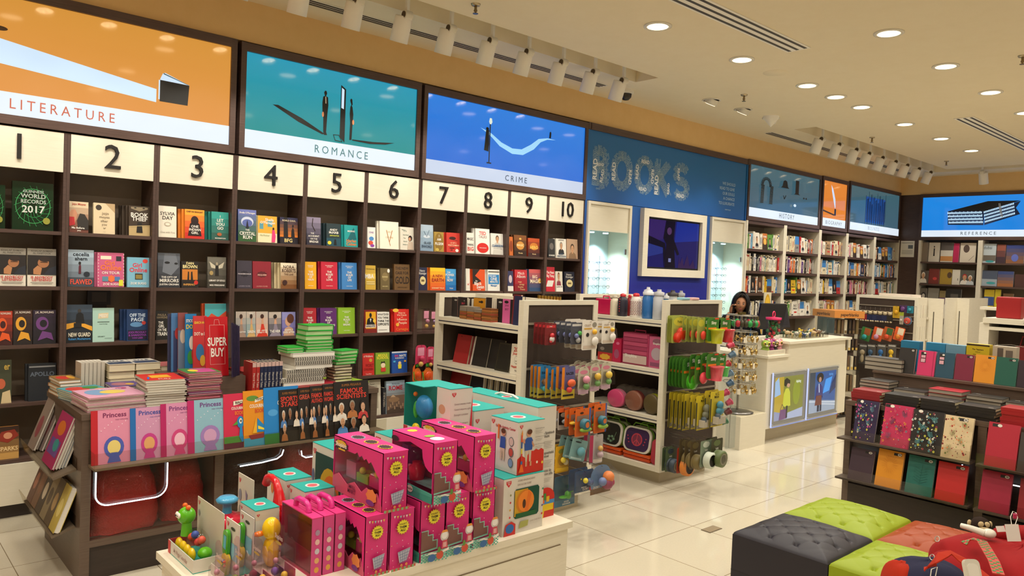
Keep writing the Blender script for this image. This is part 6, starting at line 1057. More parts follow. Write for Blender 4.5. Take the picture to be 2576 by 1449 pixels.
sack(1.155,4.40,.35,.44,.35,'wide red bundle wrapped in clear plastic, left compartment of the table');sack(1.46,4.42,.24,.42,.33,'narrow red wrapped bundle just left of the table divider');sack(1.86,4.5,.34,.38,.3,'dark wrapped bundle just right of the table divider','wrapd');sack(2.17,4.42,.26,.4,.31,'red wrapped bundle in the middle of the right compartment')
# ledge books
def ledge(px0,px1,pyt,col,art,label,k,th=.012,grp='books on the table ledge',hinge=None):
 Y=4.102-.0058*k;th=.0055;a=ony(px0,pyt+40,Y);c=ony(px1,pyt+40,Y);top=ony((px0+px1)/2,pyt,Y+.03);h=(top.z-LZ)*1.03;w=c.x-a.x
 b=bookmb(w,h,th,col,art,'pagew')
 o=b.obj('book');place(o,(a.x+w/2,Y+.006*0,LZ-.003),0,math.radians(-7));tag(o,label,'book',grp);return o
pr=lambda c,tx:[('r',.17,0,.83,1,c),T('Princess',.60,.90,.085,tx,.74),T('copy colouring',.78,.81,.025,tx,.36,0)]
deco=lambda c1,c2:[('e',.58,.30,.26,.20,c1),('e',.58,.30,.17,.13,c2),('p',[(.40,.02),(.76,.02),(.66,.2),(.5,.2)],c1)]+[('e',.25+.09*i,.62+.05*((i*5)%4),.012,.008,'#f0e0ea')for i in range(8)]
ledge(232,330,1032,'#b81c28',pr('#d88aa8','#7a2a58')+deco('#4a5ab0','#e0cc78'),'red spined pink book titled Princess with blue and yellow shapes, first on the ledge',0)
ledge(331,412,1026,'#1c68b0',pr('#c890b4','#3a4a9a')+deco('#c03a88','#d8a068'),'blue spined pink book titled Princess, second on the ledge',1)
ledge(408,488,1015,'#b01c60',pr('#d08ab0','#7a3a78')+deco('#c8407c','#e8b8cc'),'magenta spined pink book titled Princess, third on the ledge',2)
ledge(476,571,1006,'#b82468',pr('#88b4c8','#6a3a80')+deco('#9a7ab8','#c89ac0'),'pale blue book titled Princess with lilac shapes, fourth on the ledge',3)
ledge(567,622,992,'#c8284c',[T('BIRD',.62,.82,.06,'#2a2420',.4),('p',[(.45,.78),(.95,.82),(.95,.88),(.45,.86)],'#e8e0d0'),T('BIRD',.70,.83,.045,'#2a2420',.35),T('COLOURING',.65,.73,.075,GW,.6),T('BOOK',.7,.64,.07,'#e87a2a',.4),('r',0,0,1,.15,'#5a1c34'),('r',0,.10,1,.12,'#4a8a34'),('e',.75,.47,.16,.11,'#1c80c0'),('e',.76,.49,.07,.05,GW),('e',.77,.49,.03,.025,GK),('p',[(.6,.5),(.38,.42),(.62,.43)],'#4a9a34'),('p',[(.72,.4),(.82,.38),(.85,.2),(.95,.12),(.8,.1),(.68,.2)],'#1c80c0')],'red colouring book with blue bird',4)
ledge(617,674,984,'#d88a18',[('e',.4,.86,.26,.05,'#5a8a38'),('p',[(.5,.78),(1,.84),(1,.9),(.52,.84)],'#e8e0d0'),T('VEHICLE',.76,.84,.045,'#2a2420',.44),T('COLOURING',.62,.72,.075,GW,.7),T('BOOK',.7,.63,.07,'#c84a2a',.4),('r',0,0,1,.15,'#3a9ac0'),('p',[(.2,.2),(.95,.22),(.85,.13),(.3,.12)],'#8a2c30'),('p',[(.38,.23),(.55,.52),(.6,.23)],'#e0a82a'),('p',[(.56,.24),(.6,.5),(.92,.34),(.88,.24)],'#1c80c0'),('p',[(.62,.36),(.9,.3),(.9,.27),(.62,.3)],'#e8d03a')],'orange colouring book with a sailing boat',5)
ledge(669,756,975,'#1c7cc4',[('e',.25,.55,.14,.06,'#4a9ad8'),('p',[(.5,.78),(1,.84),(1,.9),(.52,.84)],'#e8e0d0'),T('ANIMAL',.78,.84,.045,'#2a2420',.4),T('COLOURING',.68,.72,.075,GW,.6),T('BOOK',.72,.63,.07,'#e07a2a',.4),('r',0,0,1,.18,'#2a7a34'),('p',[(.62,.08),(.68,.08),(.70,.3),(.78,.3),(.80,.08),(.86,.08),(.85,.38),(.72,.42),(.70,.6),(.62,.6),(.64,.4)],'#e0a83a')]+[('e',.66+.05*(i%3),.2+.08*i,.02,.018,'#8a5a20')for i in range(4)],'blue colouring book with a yellow giraffe',6)
def por(title,tc,n):
 a=[('r',0,.0,1,1,'#1a1412')]+[T(q,.5,.82-.10*i,.085,tc,.86)for i,q in enumerate(title)]+[T('SUPER PEGASUS',.5,.93,.04,'#8a5a2a',.7)]
 for i in range(n):a+=face(.2+.3*(i%3),.50-.28*(i//3)+.03*(i%2),.52,skin=('#b88a68','#8a5c40','#c49a7c')[i%3],hair=('#c8c4bc','#2a2420','#8a8478')[(i*2)%3],shirt=('#20242c','#d8d0c4','#a86a3a','#b83a3a','#4a7ab8')[(i+n)%5])
 return a
RD='#c83a2c'
ledge(707,759,981,'#191412',por(('SPORTS','STARS'),RD,4),'black portrait book of sports stars, first dark one on the ledge',7)
ledge(755,794,976,'#1c1a14',por(('GREAT',),'#b84a38',4),'dark green portrait book, second dark one on the ledge',8)
ledge(786,826,972,'#2a1812',por(('FAMOUS','AUTHORS'),RD,4),'brown portrait book of authors, third dark one on the ledge',9)
ledge(818,852,968,'#15120f',por(('FAMOUS','WOMEN'),RD,4),'black portrait book with a waving woman, fourth dark one on the ledge',10)
ledge(846,933,960,'#3a2014',por(('FAMOUS','SCIENTISTS'),RD,6),'brown portrait book titled FAMOUS SCIENTISTS, last on the ledge',11)
# flat stacks on the table
def flat(x,y,z,w,d,th,rz,col,art=(),label='',cat='book',grp=None,page='pagew',name='book',spine=True):
# book lying down, cover up; w along x, d along y, spine on the -y side
 b=MB();c=.002;b.box(-w/2,w/2,-d/2,d/2,0,c,col).box(-w/2,w/2,-d/2,d/2,th-c,th,col).box(-w/2+.003,w/2-.003,-d/2+.003,d/2-.003,c,th-c,page)
 if spine:b.box(-w/2,w/2,d/2-.003,d/2,c,th-c,col)
 if art:b.art(Ptop(-w/2,-d/2,th),w,d,art)
 o=b.obj(name);o.location=(x,y,z);o.rotation_euler=(0,0,rz);return tag(o,label,cat,grp)
def pile(x,y,z,w,d,th,n,rz,cols,names,label,top=(),grp=None,page='pagew',jit=.006,cat='book',name='book',label_top=None):
 for i in range(n):
  c=cols[i%len(cols)];last=i==n-1
  lb=(label_top if last and label_top else '%s, %s'%(names[i%len(names)],label%('top copy' if last else 'layer %d from below'%(i+1))))
  flat(x+rnd.uniform(-jit,jit),y+rnd.uniform(-jit,jit),z+i*th,w,d,th-.0004,rz+rnd.uniform(-.03,.03),c,top if last else(),lb,cat,grp or 'books piled on the book table',page,name)
 return z+n*th
G_=TZ+.001
prin=[('r',0,0,1,1,'#d8a0bc'),('e',.32,.55,.22,.32,'#7aa0cc'),('e',.55,.5,.22,.2,'#e0c860'),('e',.8,.82,.1,.1,'#a83a78'),T('Princess',.6,.8,.1,'#e8d8e8',.4)]
pile(1.09,4.33,G_,.28,.27,.008,9,.05,['#d8a0b4','#c8b8b0'],['pink colouring book','pale colouring book'],'%s of the stack nearest the magazine racks',prin,label_top='large pink colouring book with blue oval, top of the near left stack')
pile(1.345,4.31,G_,.20,.24,.0125,11,-.06,['#c8c0b0','#a8a49a'],['pale grey backed book','grey backed book'],'%s of the tall centre stack',[('r',0,0,1,1,'#c8281e'),('r',.25,.35,.5,.4,'#e0a82a'),('l',[(.12,.2),(.2,.5)],.05,'#2a6ac8'),T('FUN',.5,.15,.1,GW,.3)],label_top='red and yellow activity book on top of the tall centre stack')
pile(1.545,4.30,G_,.18,.2,.0095,17,-.03,['#a8285c','#6a2a6c','#c83a68','#7a3a34'],['magenta book','purple book','rose book','brown book'],'%s of the striped magenta stack',[('r',0,0,1,1,'#3a7a3a'),('r',.3,.1,.6,.8,'#b84a8a'),('e',.3,.5,.15,.2,'#e0c83a')],label_top='green and pink book on top of the striped magenta stack')
pile(1.04,4.59,G_,.20,.2,.011,5,.2,['#7aa0a8','#a8b8a8'],['pale teal book','grey-green book'],'%s of the left middle stack',[('r',0,0,1,1,'#4a9aa8'),('e',.35,.55,.28,.35,'#c8342c'),('e',.7,.6,.2,.2,'#3a8a3a'),('e',.8,.2,.15,.15,'#d8b03a')],label_top='teal book with red and green animal shapes, middle left stack')
pile(1.37,4.54,G_,.13,.14,.011,3,.1,['#d8a05a','#8ab0a8'],['tan book','pale green book'],'%s of the low stack behind the pink one',[('r',0,0,1,1,'#6aa0a8'),('e',.5,.5,.3,.3,'#e0a04a'),('r',.6,0,.4,.4,'#d8802a')],label_top='orange and teal book on the low stack behind the pink one')
pile(.985,4.80,G_,.11,.2,.018,5,.05,['#a87a50','#8a8a78'],['tan paperback','olive paperback'],'%s of the back left stack',[('r',0,0,1,1,'#8a6a3a'),('e',.4,.5,.3,.3,'#c8342c'),('e',.75,.5,.15,.3,'#e0a83a')],label_top='orange and brown paperback on top of the back left stack')
pile(1.23,4.57,G_,.15,.18,.014,5,-.05,['#5a4a80','#8a5a6a'],['violet book','mauve book'],'%s of the violet stack',[('r',0,0,1,1,'#5a4a88'),('e',.4,.5,.3,.3,'#a86a7a'),('e',.7,.4,.14,.2,'#c8a04a')],label_top='violet patterned book on top of the violet stack')
for i in range(6):
 o=MB().box(0,.018,0,.13,0,.175,'pagek').box(-.001,.019,.1301,.133,0,.176,'#5a4a40').obj('book');o.location=(1.05+i*.0205,4.74,G_);tag(o,'grey page-edge paperback standing upright, %s in the back left row'%ORD[i],'book','upright paperbacks at the back of the table')
bt_=[('r',0,0,1,1,'#c8c4bc'),('r',.05,.1,.9,.4,'#2a3a5a'),T('SALE',.5,.7,.2,'#2a3a5a',.6)]
pile(1.25,4.80,G_,.14,.2,.041,4,0,['#c8bca0'],['thick cream paperback'],'%s of the back stack beside the upright row',bt_,page='page',label_top='white and navy paperback, top of the back stack beside the upright row')
pile(1.395,4.80,G_,.14,.2,.041,4,0,['#c8b898'],['thick buff paperback'],'%s of the second back stack',bt_,page='page',label_top='white and navy paperback, top of the second back stack')
pile(1.535,4.82,G_,.13,.2,.034,4,0,['#b86a58','#c8b898'],['pinkish paperback','cream paperback'],'%s of the third back stack',[('r',0,0,1,1,'#a85a5c')],page='page',label_top='rosy paperback on top of the third back stack')
pile(1.74,4.83,G_,.24,.16,.036,4,.06,['#c8bca0','#a83a34'],['cream paperback','red edged paperback'],'%s of the wide back stack',[('r',0,0,1,1,'#d8c8a0'),('r',.3,.4,.3,.2,'#5a2c24')],page='page',label_top='cream book with a dark red mark on top of the wide back stack')
pile(1.53,4.465,G_,.2,.12,.043,2,.04,['#c8b48a','#b89868'],['thick tan book','thick cream book'],'%s in front of the wide back stack',[('r',0,0,1,1,'#7a4a38'),('r',.1,.1,.4,.8,'#a88a5a')],page='page',label_top='thick book with brown patterned cover in front of the wide back stack')
# raised block with SUPER BUY sign and activity books
t=thing('display_riser','dark raised block on the book table behind the sign','riser',(1.65,4.32,G_));MB().box(0,.17,0,.20,0,.11,'tablewood').obj('block',t);MB().box(-.22,.17,.215,.39,0,.11,'tablewood').obj('back_block',t)
RZ=G_+.112
def stand(px0,px1,yt,Y,col,art,label,lean=-12,th=.01,z=RZ,rz=0,name='book',cat='book',grp='activity books behind the red sign'):
 a=ony(px0,yt+60,Y);c=ony(px1,yt+60,Y);top=ony((px0+px1)/2,yt,Y);w=c.x-a.x;h=top.z-z
 o=bookmb(w,h,th,col,art,'pagew').obj(name);place(o,((a.x+c.x)/2,Y,z),rz,math.radians(lean));return tag(o,label,cat,grp)
stand(521,578,797,4.355,'G#b81c24',[('l',[(.2,.2),(.2,.86),(.85,.86),(.85,.2),(.2,.2)],.012,'#d8a8a0'),('l',[(.4,.86),(.42,.95),(.6,.95),(.65,.86)],.012,'#d8a8a0'),T('SUPER',.52,.58,.14,GW,.85),T('BUY',.52,.40,.14,GW,.6)],'red SUPER BUY sign with shopping bag outline, on the riser',name='shop_sign',cat='sign',grp=None,z=G_+.112,lean=-8)
t=thing('sign_holder','clear acrylic bracket holding the red sign and dark booklets','sign holder',(1.745,4.35,RZ));MB().box(-.09,.07,.03,.034,0,.10,'C#d8d4cc').box(-.09,.07,-.02,.03,0,.004,'C#d8d4cc').obj('bracket',t)
aa=[('#c8483c','red and blue picture puzzle book'),('#2a6ab0','blue dot to dot book'),('#7a8a9a','grey-blue sticker book'),('#3a4a7a','navy activity book')]
for i,(px0,px1,yt,c,nm,ar)in enumerate(((488,522,795,'#c83a3c','red dot to dot book nearest the sign',[T('SEARCH AND',.5,.88,.06,'#e8d03a'),T('DOT to D',.5,.68,.10,'#f0f0e0'),('e',.5,.35,.3,.15,'#3a7ab0'),('e',.7,.2,.2,.1,'#e0a83a')]),(468,496,790,'#1c7ab8','blue activity book with cartoon shapes',[T('STICKER',.5,.88,.06),T('DOT',.5,.78,.07,'#e8d03a'),('e',.6,.5,.25,.12,'#e8e4da'),('e',.5,.25,.3,.12,'#3a9a4a'),('e',.7,.3,.14,.1,'#c83a3c')]),(450,474,787,'#8a4a4a','grey and red activity book',[('r',0,0,1,.7,'#6a7c94'),('e',.5,.6,.3,.12,'#c8b8a8')]),(433,458,788,'#4a7ab0','blue and red activity book',[('r',.2,0,.8,.7,'#34406a'),('e',.6,.65,.25,.1,'#b83a3c')]),(424,440,790,'#3a3c5a','navy activity book, furthest from the sign',[]))):
 stand(px0,px1,yt,4.56+.022*i,c,ar,nm,-4,.008)
for i in range(5):stand(581+i*4,596+i*4,812+i*2,4.30+.015*i,'#241a3c' if i<4 else '#2c2044',[],'dark purple booklet right of the red sign, %s of five'%ORD[i],-2,.006,G_+.11,math.radians(60),grp='dark booklets right of the red sign')
# right part of the table: spines, tins, green books
for i in range(8):
 p=ony(620+i*7.0,950,4.32);c='#a82420' if i<2 else '#1c2444'
 o=bookmb(.021,.19,.13,c,[('r',0,.86,1,.14,'#c8a8a0'),('t','Horrid Tales',.5,.45,.06,'#e0d8c8',99,-90,0)],'page').obj('book');place(o,(1.85+i*.0235,4.27,G_));tag(o,'%s spine book upright on the table, %s from the left'%('red' if i<2 else 'navy',ORD[i]),'book','row of small spine books on the table')
gt=pile(1.99,4.62,G_,.2,.26,.05,2,0,['#8a1418'],['large red box set'],'%s behind the spine books',[('r',0,0,1,1,'#9a1a1e')],label_top='large red box set on top behind the spine books',page='#7a1014')
pile(2.23,4.38,G_,.32,.26,.009,4,.03,['#a82030','#5a1c4a','#b8342c'],['thin red book','thin plum book','thin scarlet book'],'%s of the low red stack under the spiral books')
z1=G_+4*.009
for i,(dx,dd,th)in enumerate(((0,0,.018),(-.01,.0,.026),(.0,.0,.026),(.0,0,.026))):
 pass
SPG='spiral bound books in the green topped tower'
zz=z1
for i,(x,w,th,kind)in enumerate(((2.165,.27,.022,'s'),(2.155,.27,.026,'w'),(2.175,.25,.026,'w'),(2.175,.25,.026,'w'),(2.225,.25,.022,'s'),(2.225,.25,.026,'w'),(2.235,.27,.026,'w'),(2.225,.28,.024,'s'))):
 b=MB().box(-w/2,w/2,-.1,.1,0,th-.0005,'pagek' if kind=='w' else 'pagew')
 if kind=='w':[b.tube([(-w/2+.006+q*(w-.012)/17,-.1,th-.002),(-w/2+.006+q*(w-.012)/17,-.108,th/2),(-w/2+.006+q*(w-.012)/17,-.1,.002)],.0018,'#16130f',5)for q in range(18)]
 else:b.box(-w/2-.001,w/2+.001,-.101,.1,th-.003,th-.0004,'#b8b4ac')
 o=b.obj('spiral_book');o.location=(x,4.36,zz);o.rotation_euler=(0,0,rnd.uniform(-.04,.04));tag(o,'%s book, layer %d of the green topped tower'%('black wire bound' if kind=='w' else 'silver page edge',i+1),'book',SPG);zz+=th
def green(x,y,z,rz,th,label,w=.19,d=.14):
 t=thing('notebook',label,'notebook',(x,y,z),rz,'bright green hardback notebooks');MB().box(-w/2,w/2,-d/2,d/2,0,.003,'#1c9a30').box(-w/2,w/2,-d/2,d/2,th-.004,th-.0005,'#1ca834').box(w/2-.004,w/2,-d/2,d/2,.003,th-.004,'#168a2a').obj('cover',t);MB().box(-w/2+.003,w/2-.005,-d/2+.003,d/2-.003,.0032,th-.0042,'#a8c890').obj('pages',t);return t
zg=zz
for i,(dx,th,rz)in enumerate(((.045,.016,0),(.05,.018,.03),(.045,.018,-.02),(.05,.02,.03),(.04,.03,.0),(.045,.03,-.04),(.05,.034,.03))):
 green(2.23+dx,4.36,zg,rz,th,'bright green notebook, layer %d of the tall green pile'%(i+1)if i<6 else 'bright green notebook topping the tall green pile',.18);zg+=th
for i in range(2):green(2.115,4.36,zz+i*.017,0,.017,'bright green notebook lying left of the tall pile, %s'%('lower','upper')[i],.11)
zc=G_+.0;pile(2.52+.2-.12,4.42,zc,.02,.02,.004,1,0,['#8aa83a'],['lime'],'%s')if False else None
for i,(c,n_)in enumerate((('#8ab02a','lime'),('#5a2a3c','plum'),('#9ac030','lime topmost'))):flat(2.50,4.40,G_+i*.009,.22,.3,.0085,.05*i,c,(),'thin %s book beneath the small green pile'%n_,'book','books piled on the book table')
zc=G_+.028
for i in range(6):flat(2.455+rnd.uniform(-.01,.012),4.36,zc,.13,.1,.0185,rnd.uniform(-.15,.15),'#2a1414',(),'cream page pocket book, layer %d under the small green pile'%(i+1),'book','pocket books under the small green pile','page','pocket_book');zc+=.019
for i in range(4):green(2.47+.006*i,4.36,zc,.1+.06*i,.021 if i<3 else .026,'bright green notebook, layer %d of the small green pile'%(i+1),.15,.11);zc+=.021
for i,(x,c,n_)in enumerate(((2.34,'#c8481c','orange red'),(2.42,'#b8301c','scarlet'),(2.54,'#b02a2c','crimson'))):
 o=MB().ball((0,0,.045),(.035,.03,.045),c,12,8).ball((.0,0,.1),(.02,.02,.022),c,10,6).tube([(0,0,.11),(.01,0,.135)],[.008,.003],c,6).obj('plush_toy');o.location=(x+.02,4.62,G_+.03);tag(o,'%s soft toy peeping behind the green piles, number %d from the left'%(n_,i+1),'plush toy','soft toys behind the green piles')
 # left end racks with magazines
t=thing('magazine_rack','double angled rack on the left end of the book table','magazine rack',(TX0,4.15,0))
for(z0,nm)in((.56,'upper_tray'),(.27,'lower_tray')):
 b=MB();b.M=Matrix.Translation((-.005,0,z0))@Matrix.Rotation(math.radians(-18),4,'Y');b.box(-.11,-.0,.08,.78,-.012,0,'#6a5c4c');b.box(-.115,-.11,.08,.78,-.012,.07,'C#e4dccc');b.obj(nm,t)
 MB().box(-.006,-.001,.08,.78,z0,z0+.05,'C#d8d0c4').obj('back_plate',t)
def mag(y,z,w,h,col,art,label,th=.008,lean=-22,x=-.1,cat='magazine',pg='pagew',name='magazine'):
 o=bookmb(w,h,th,col,art,pg).obj(name);place(o,(TX0+x,y,z),A90,math.radians(lean));return tag(o,label,cat,'books and magazines in the end rack')
for i,(y,c,n_)in enumerate(((4.84,'#8a7a70','greyish'),(4.86,'#9a8c80','buff'),(4.81,'#7a6c6a','taupe'),(4.83,'#a09084','pale'))):mag(y,.55,.15,.31,c,[('e',.5,.4,.3,.2,'#8a4a50')],'%s magazine in the far half of the upper rack, layer %d'%(n_,i+1),.012,-20,-.10+.016*i)
for i in range(5):mag(4.42+.004*i,.55,.24,.27,('#a02c5c','#d8d2c8','#c8c4bc','#8a98a8','#d0ccc4')[i],[('e',.5,.72,.3,.14,'#c86a2a'),('r',.1,.2,.8,.3,'#6a4a8a'),('e',.6,.4,.2,.12,'#3a8a8a')]if i==0 else[],('pink and orange wavy-edged activity book, front of the upper rack','white backed activity book, second in the upper rack','grey backed activity book, third in the upper rack','blue-grey activity book, fourth in the upper rack','pale activity book, last in the upper rack')[i],.012,-20,-.10+.014*i)
for i in range(6):mag(4.86-.115*i,.25,.11,.23,('#6a4a3c','#7a5c48','#4a4038','#8a7c60','#5a4c3a','#b8a44a')[i],[('e',.5,.5,.3,.2,('#a8705a','#8a6048','#c8bca8','#5a4c3c','#a88a5c','#d8c878')[i])],'%s book, %s from the wall end in the lower rack'%(('reddish brown','brown','black and white','olive','dark tan','yellow')[i],ORD[i]),.03,-20,-.10)
# ================= low toy table in front
OX0,OX1,OY0,OY1,OZ=.95,2.55,2.34,3.05,.5
t=thing('toy_table','low cream table with drawers carrying pink toy boxes','display table',(OX0,OY0,0));w=OX1-OX0;d=OY1-OY0
MB().box(.02,w-.02,.012,d-.01,.06,OZ-.03,'lamh').box(.05,w-.05,.05,d-.05,0,.06,'#9a8f78').obj('body',t);MB().box(0,w,-.0,d,OZ-.03,OZ,'lamh').obj('table_top',t)
for x0,x1 in((.06,.78),(.83,1.53)):MB().box(x0,x1,.004,.0115,.10,.40,'lamh').box(x0-.004,x1+.004,.009,.0118,.096,.404,'#7a6a50').obj('drawer',t)
PK='#d8307c';PK2='#c82a6c'
def burst(cx,cy,r,asp):return[('s',cx,cy,r*1.08,r*1.08*asp,16,'#c8a020'),('s',cx,cy,r,r*asp,16,'#e8d83a'),('t','COLLECT',cx,cy+.42*r*asp,.19*r*asp,'#1c1814',1.35*r),('t','THEM',cx,cy,.30*r*asp,'#1c1814',1.2*r),('t','ALL!',cx,cy-.42*r*asp,.30*r*asp,'#1c1814',.95*r)]
def bunting(n=7):return[('l',[(.08+.13*i,.935-.02*math.sin(PI*i/n))for i in range(n)],.008,'#8a5a78')]+[('p',[(.10+.12*i,.93-.018*math.sin(PI*i/n)),(.18+.12*i,.93-.018*math.sin(PI*i/n)),(.14+.12*i,.885-.018*math.sin(PI*i/n))],('#e0d8d0','#e0c040','#8ac0c8','#e0a0b8')[i%4])for i in range(n-1)]
conf=[('e',(.13+.37*i)%.9+.05,(.31*i)%.9+.05,.018,.009,('#f0a0b8','#e8c0d0','#a890b8','#e8b070')[i%4])for i in range(14)]
cart=[('p',[(.28,.30),(.80,.34),(.66,.13),(.36,.11)],'#b8bccc')]+[('l',[(.30+.03*i,.29-.045*i),(.78-.035*i,.325-.05*i)],.012,'#6a70a0')for i in range(4)]+[('l',[(.36+.1*i,.31),(.40+.07*i,.12)],.012,'#6a70a0')for i in range(5)]+[('l',[(.36,.11),(.68,.12)],.02,'#8a4a90'),('e',.42,.07,.045,.022,'#e8b83a'),('e',.62,.075,.045,.022,'#e8b83a'),('e',.42,.07,.02,.01,PK),('e',.62,.075,.02,.01,PK)]
def check(y0,h,c1,c2,n=10,m=4):return[('r',0,y0,1,h,c1)]+[('r',(i+(j%2))/n if False else(i*2+(j%2))/(2*n),y0+h*j/m,1/(2*n),h/m,c2)for i in range(n)for j in range(m)]
def zig(x0,x1,y0,y1,n=7):return[(x0+(x1-x0)*i/(2*n),(y0 if i%2 else y1))for i in range(2*n+1)]
def shopbox(x0,x1,y0,y1,z0,z1,kind,label):
 t=thing('toy_box',label,'toy box',(x0,y1,z0),A90,'pink toy boxes');W_=y1-y0;D_=x1-x0;H_=z1-z0;c=.003
 # local: x along the window face (towards the camera), y depth, window face at y 0
 b=MB().box(0,W_,0,D_,0,c,PK).box(0,W_,0,D_,H_-c,H_,PK).box(0,W_,D_-c,D_,c,H_-c,'#d07098' if kind==0 else '#c08088').box(0,c,0,D_,c,H_-c,PK).box(W_-c,W_,0,D_,c,H_-c,PK)
 if kind==0:
  b.prism([(0,H_*.80),(W_*.45,H_*.80)]+[(W_*.45+W_*.37*i/8,H_*(.80+.055*(i%2)-.012*i))for i in range(1,9)]+[(W_*.88,H_*.6),(W_*.93,H_*.55),(W_*.95,H_*.1),(W_,H_*.02),(W_,H_),(0,H_)],-.0,.002,PK)
  b.prism([(0,0),(W_,0),(W_,H_*.08),(W_*.9,H_*.28),(W_*.8,H_*.22),(W_*.7,H_*.30),(W_*.6,H_*.18),(W_*.45,H_*.30),(W_*.3,H_*.2),(W_*.12,H_*.34),(0,H_*.25)],-.001,.002,'#c85070')
  b.art(Pfront(0,-.001,0),W_,H_,[('s',.17,.86,.16,.11,9,'#3a2a20'),('e',.17,.89,.11,.06,'#e0b030'),('t','Shopkins',.17,.87,.075,'#efe8e0',.27),('r',.12,.775,.14,.03,'#e0b030'),('t','SMALL',.42,.20,.06,'#6a2040',.2),('t','MART',.42,.12,.07,'#6a2040',.2),('s',.82,.2,.11,.13,7,'#e08a48'),('e',.8,.08,.08,.05,'#7a3a8a')],lvl=3)
  top=[('s',.25,.5,.10,.26,12,'#8ab8c8'),('s',.25,.5,.085,.22,12,'#3a2028'),('s',.52,.5,.10,.26,12,'#e0c83a'),('s',.52,.5,.085,.22,12,'#3a2028'),('s',.79,.5,.10,.26,12,'#e0c83a'),('s',.79,.5,.085,.22,12,'#3a2028')]
  fr=conf+bunting()+burst(.47,.72,.25,D_/H_)+cart+check(0,.045,'#c85a4a','#8aa87a',6,1)
 else:
  b.prism([(0,H_*.86),(W_*.12,H_*.82),(W_*.45,H_*.90),(W_*.74,H_*.84),(W_*.76,H_*.7),(W_*.82,H_*.58),(W_*.9,H_*.52),(W_,H_*.5),(W_,H_),(0,H_)],-.0,.002,PK)
  b.prism([(0,0),(W_,0),(W_,H_*.16),(0,H_*.2)],-.001,.002,'#4aa898')
  b.art(Pfront(0,-.001,0),W_,H_,[('r',.0,.0,1,.10,'#3a9a8a'),('t','SWEET',.12,.16,.05,'#7a2038',.18),('t','SPOT',.12,.10,.05,'#7a2038',.16),('e',.5,.12,.07,.06,'#e8e0d0'),('t','Food Fair',.5,.12,.03,'#3a2a20',.12),('e',.10,.88,.09,.05,'#3a2028')],lvl=3)
  top=[('s',.2,.5,.08,.2,8,'#e0c83a'),('e',.8,.5,.1,.25,'#c8d0e0'),('e',.62,.5,.06,.2,'#8aa83a')]
  step=[(0,.52),(.28,.52),(.28,.44),(.48,.44),(.48,.34),(.66,.34),(.66,.24),(.66,.18),(0,.16)]
  fr=conf+bunting()+burst(.5,.72,.24,D_/H_)+[('p',step,'#8ac0b0'),('p',[(x*.96,y if y>.2 else y+.01)for x,y in[(0,.505),(.26,.505),(.26,.425),(.46,.425),(.46,.325),(.64,.325),(.64,.20),(0,.18)]],'#7a544c')]+check(0,.15,'#b8d8c8','#5ab09c',8,6)+[('p',[(0,.15),(.3,.18),(.6,.14),(1,.20),(1,.15),(.6,.12),(.3,.15)],'#e8e0d8'),('e',.80,.40,.17,.085,'#c8c0bc'),('e',.80,.41,.12,.06,'#e8e4e0'),('p',[(.66,.46),(.94,.46),(.88,.50),(.72,.50)],'#e0903a'),('p',[(.68,.2),(.94,.2),(.90,.33),(.72,.33)],'#c84a58'),('r',.74,.22,.14,.08,'#d8a0a0'),('e',.30,.09,.16,.06,'#3a68a0'),('e',.62,.11,.14,.07,'#c8503a'),('e',.58,.2,.06,.05,'#5a8a3a')]
 b.art(Matrix.Translation((0,0,H_)),W_,D_,top,lvl=1)
 b.art(Matrix.Translation((W_,0,0))@Matrix.Rotation(PI/2,4,'Z')@Matrix.Rotation(PI/2,4,'X'),D_,H_,fr,lvl=1)
 b.obj('carton',t)
 MB().box(.004,W_-.004,.0025,.0035,.004,H_-.004,'C#f4f0f2').obj('window',t)
 b=MB();r_=lambda a,c_,e_,f_,k:b.box(W_*a,W_*c_,D_*.35,D_*.9,H_*e_,H_*f_,k)
 if kind==0:
  r_(.1,.3,.25,.55,'#c87aa0');r_(.32,.55,.25,.4,'#8ab040');r_(.58,.9,.25,.45,'#c83a70');b.ball((W_*.72,D_*.4,H_*.5),.016,'#d8b03a',8,6);b.ball((W_*.42,D_*.4,H_*.46),.014,'#c8c040',8,6);b.tube([(W_*.12,D_*.6,H_*.3),(W_*.25,D_*.6,H_*.66),(W_*.55,D_*.6,H_*.72),(W_*.85,D_*.6,H_*.6)],.008,'#b03a9a',7);r_(.6,.88,.46,.48,'#e8e0d8')
 else:
  b.lathe([(.03,0),(.035,.05),(.02,.06),(.02,.07)],'G#c8283c',14,(W_*.35,D_*.5,H_*.2)).ball((W_*.35,D_*.5,H_*.62),.035,'C#e8b8c0',14,10).lathe([(.03,0),(.0,.02)],'G#c8283c',14,(W_*.35,D_*.5,H_*.78));b.ball((W_*.22,D_*.4,H_*.35),.02,'#d86a88',10,8).ball((W_*.18,D_*.35,H_*.5),.008,'#e8a030',8,6);r_(.1,.9,.16,.2,'#8ac8c0');r_(.05,.2,.3,.75,'#8a4a98')
 b.obj('playset',t);return t
shopbox(1.462,1.562,2.365,2.65,OZ,.722,0,'pink shop playset box standing at front, left of its lower pair')
shopbox(1.566,1.676,2.36,2.65,OZ,.722,0,'pink shop playset box standing at front, right of its lower pair')
shopbox(1.535,1.648,2.375,2.745,.7235,.945,0,'pink shop playset box lying on top of the front left pair')
shopbox(1.70,1.82,2.355,2.60,OZ,.74,1,'pink sweet shop box with stepped window, left of three in bottom row')
shopbox(1.824,1.944,2.355,2.60,OZ,.74,1,'pink sweet shop box with stepped window, middle of three in bottom row')
shopbox(1.96,2.08,2.355,2.60,OZ,.74,1,'pink sweet shop box with stepped window, right of three in bottom row')
shopbox(1.71,1.826,2.30,2.585,.7415,.975,1,'pink sweet shop box stacked on the bottom row left box')
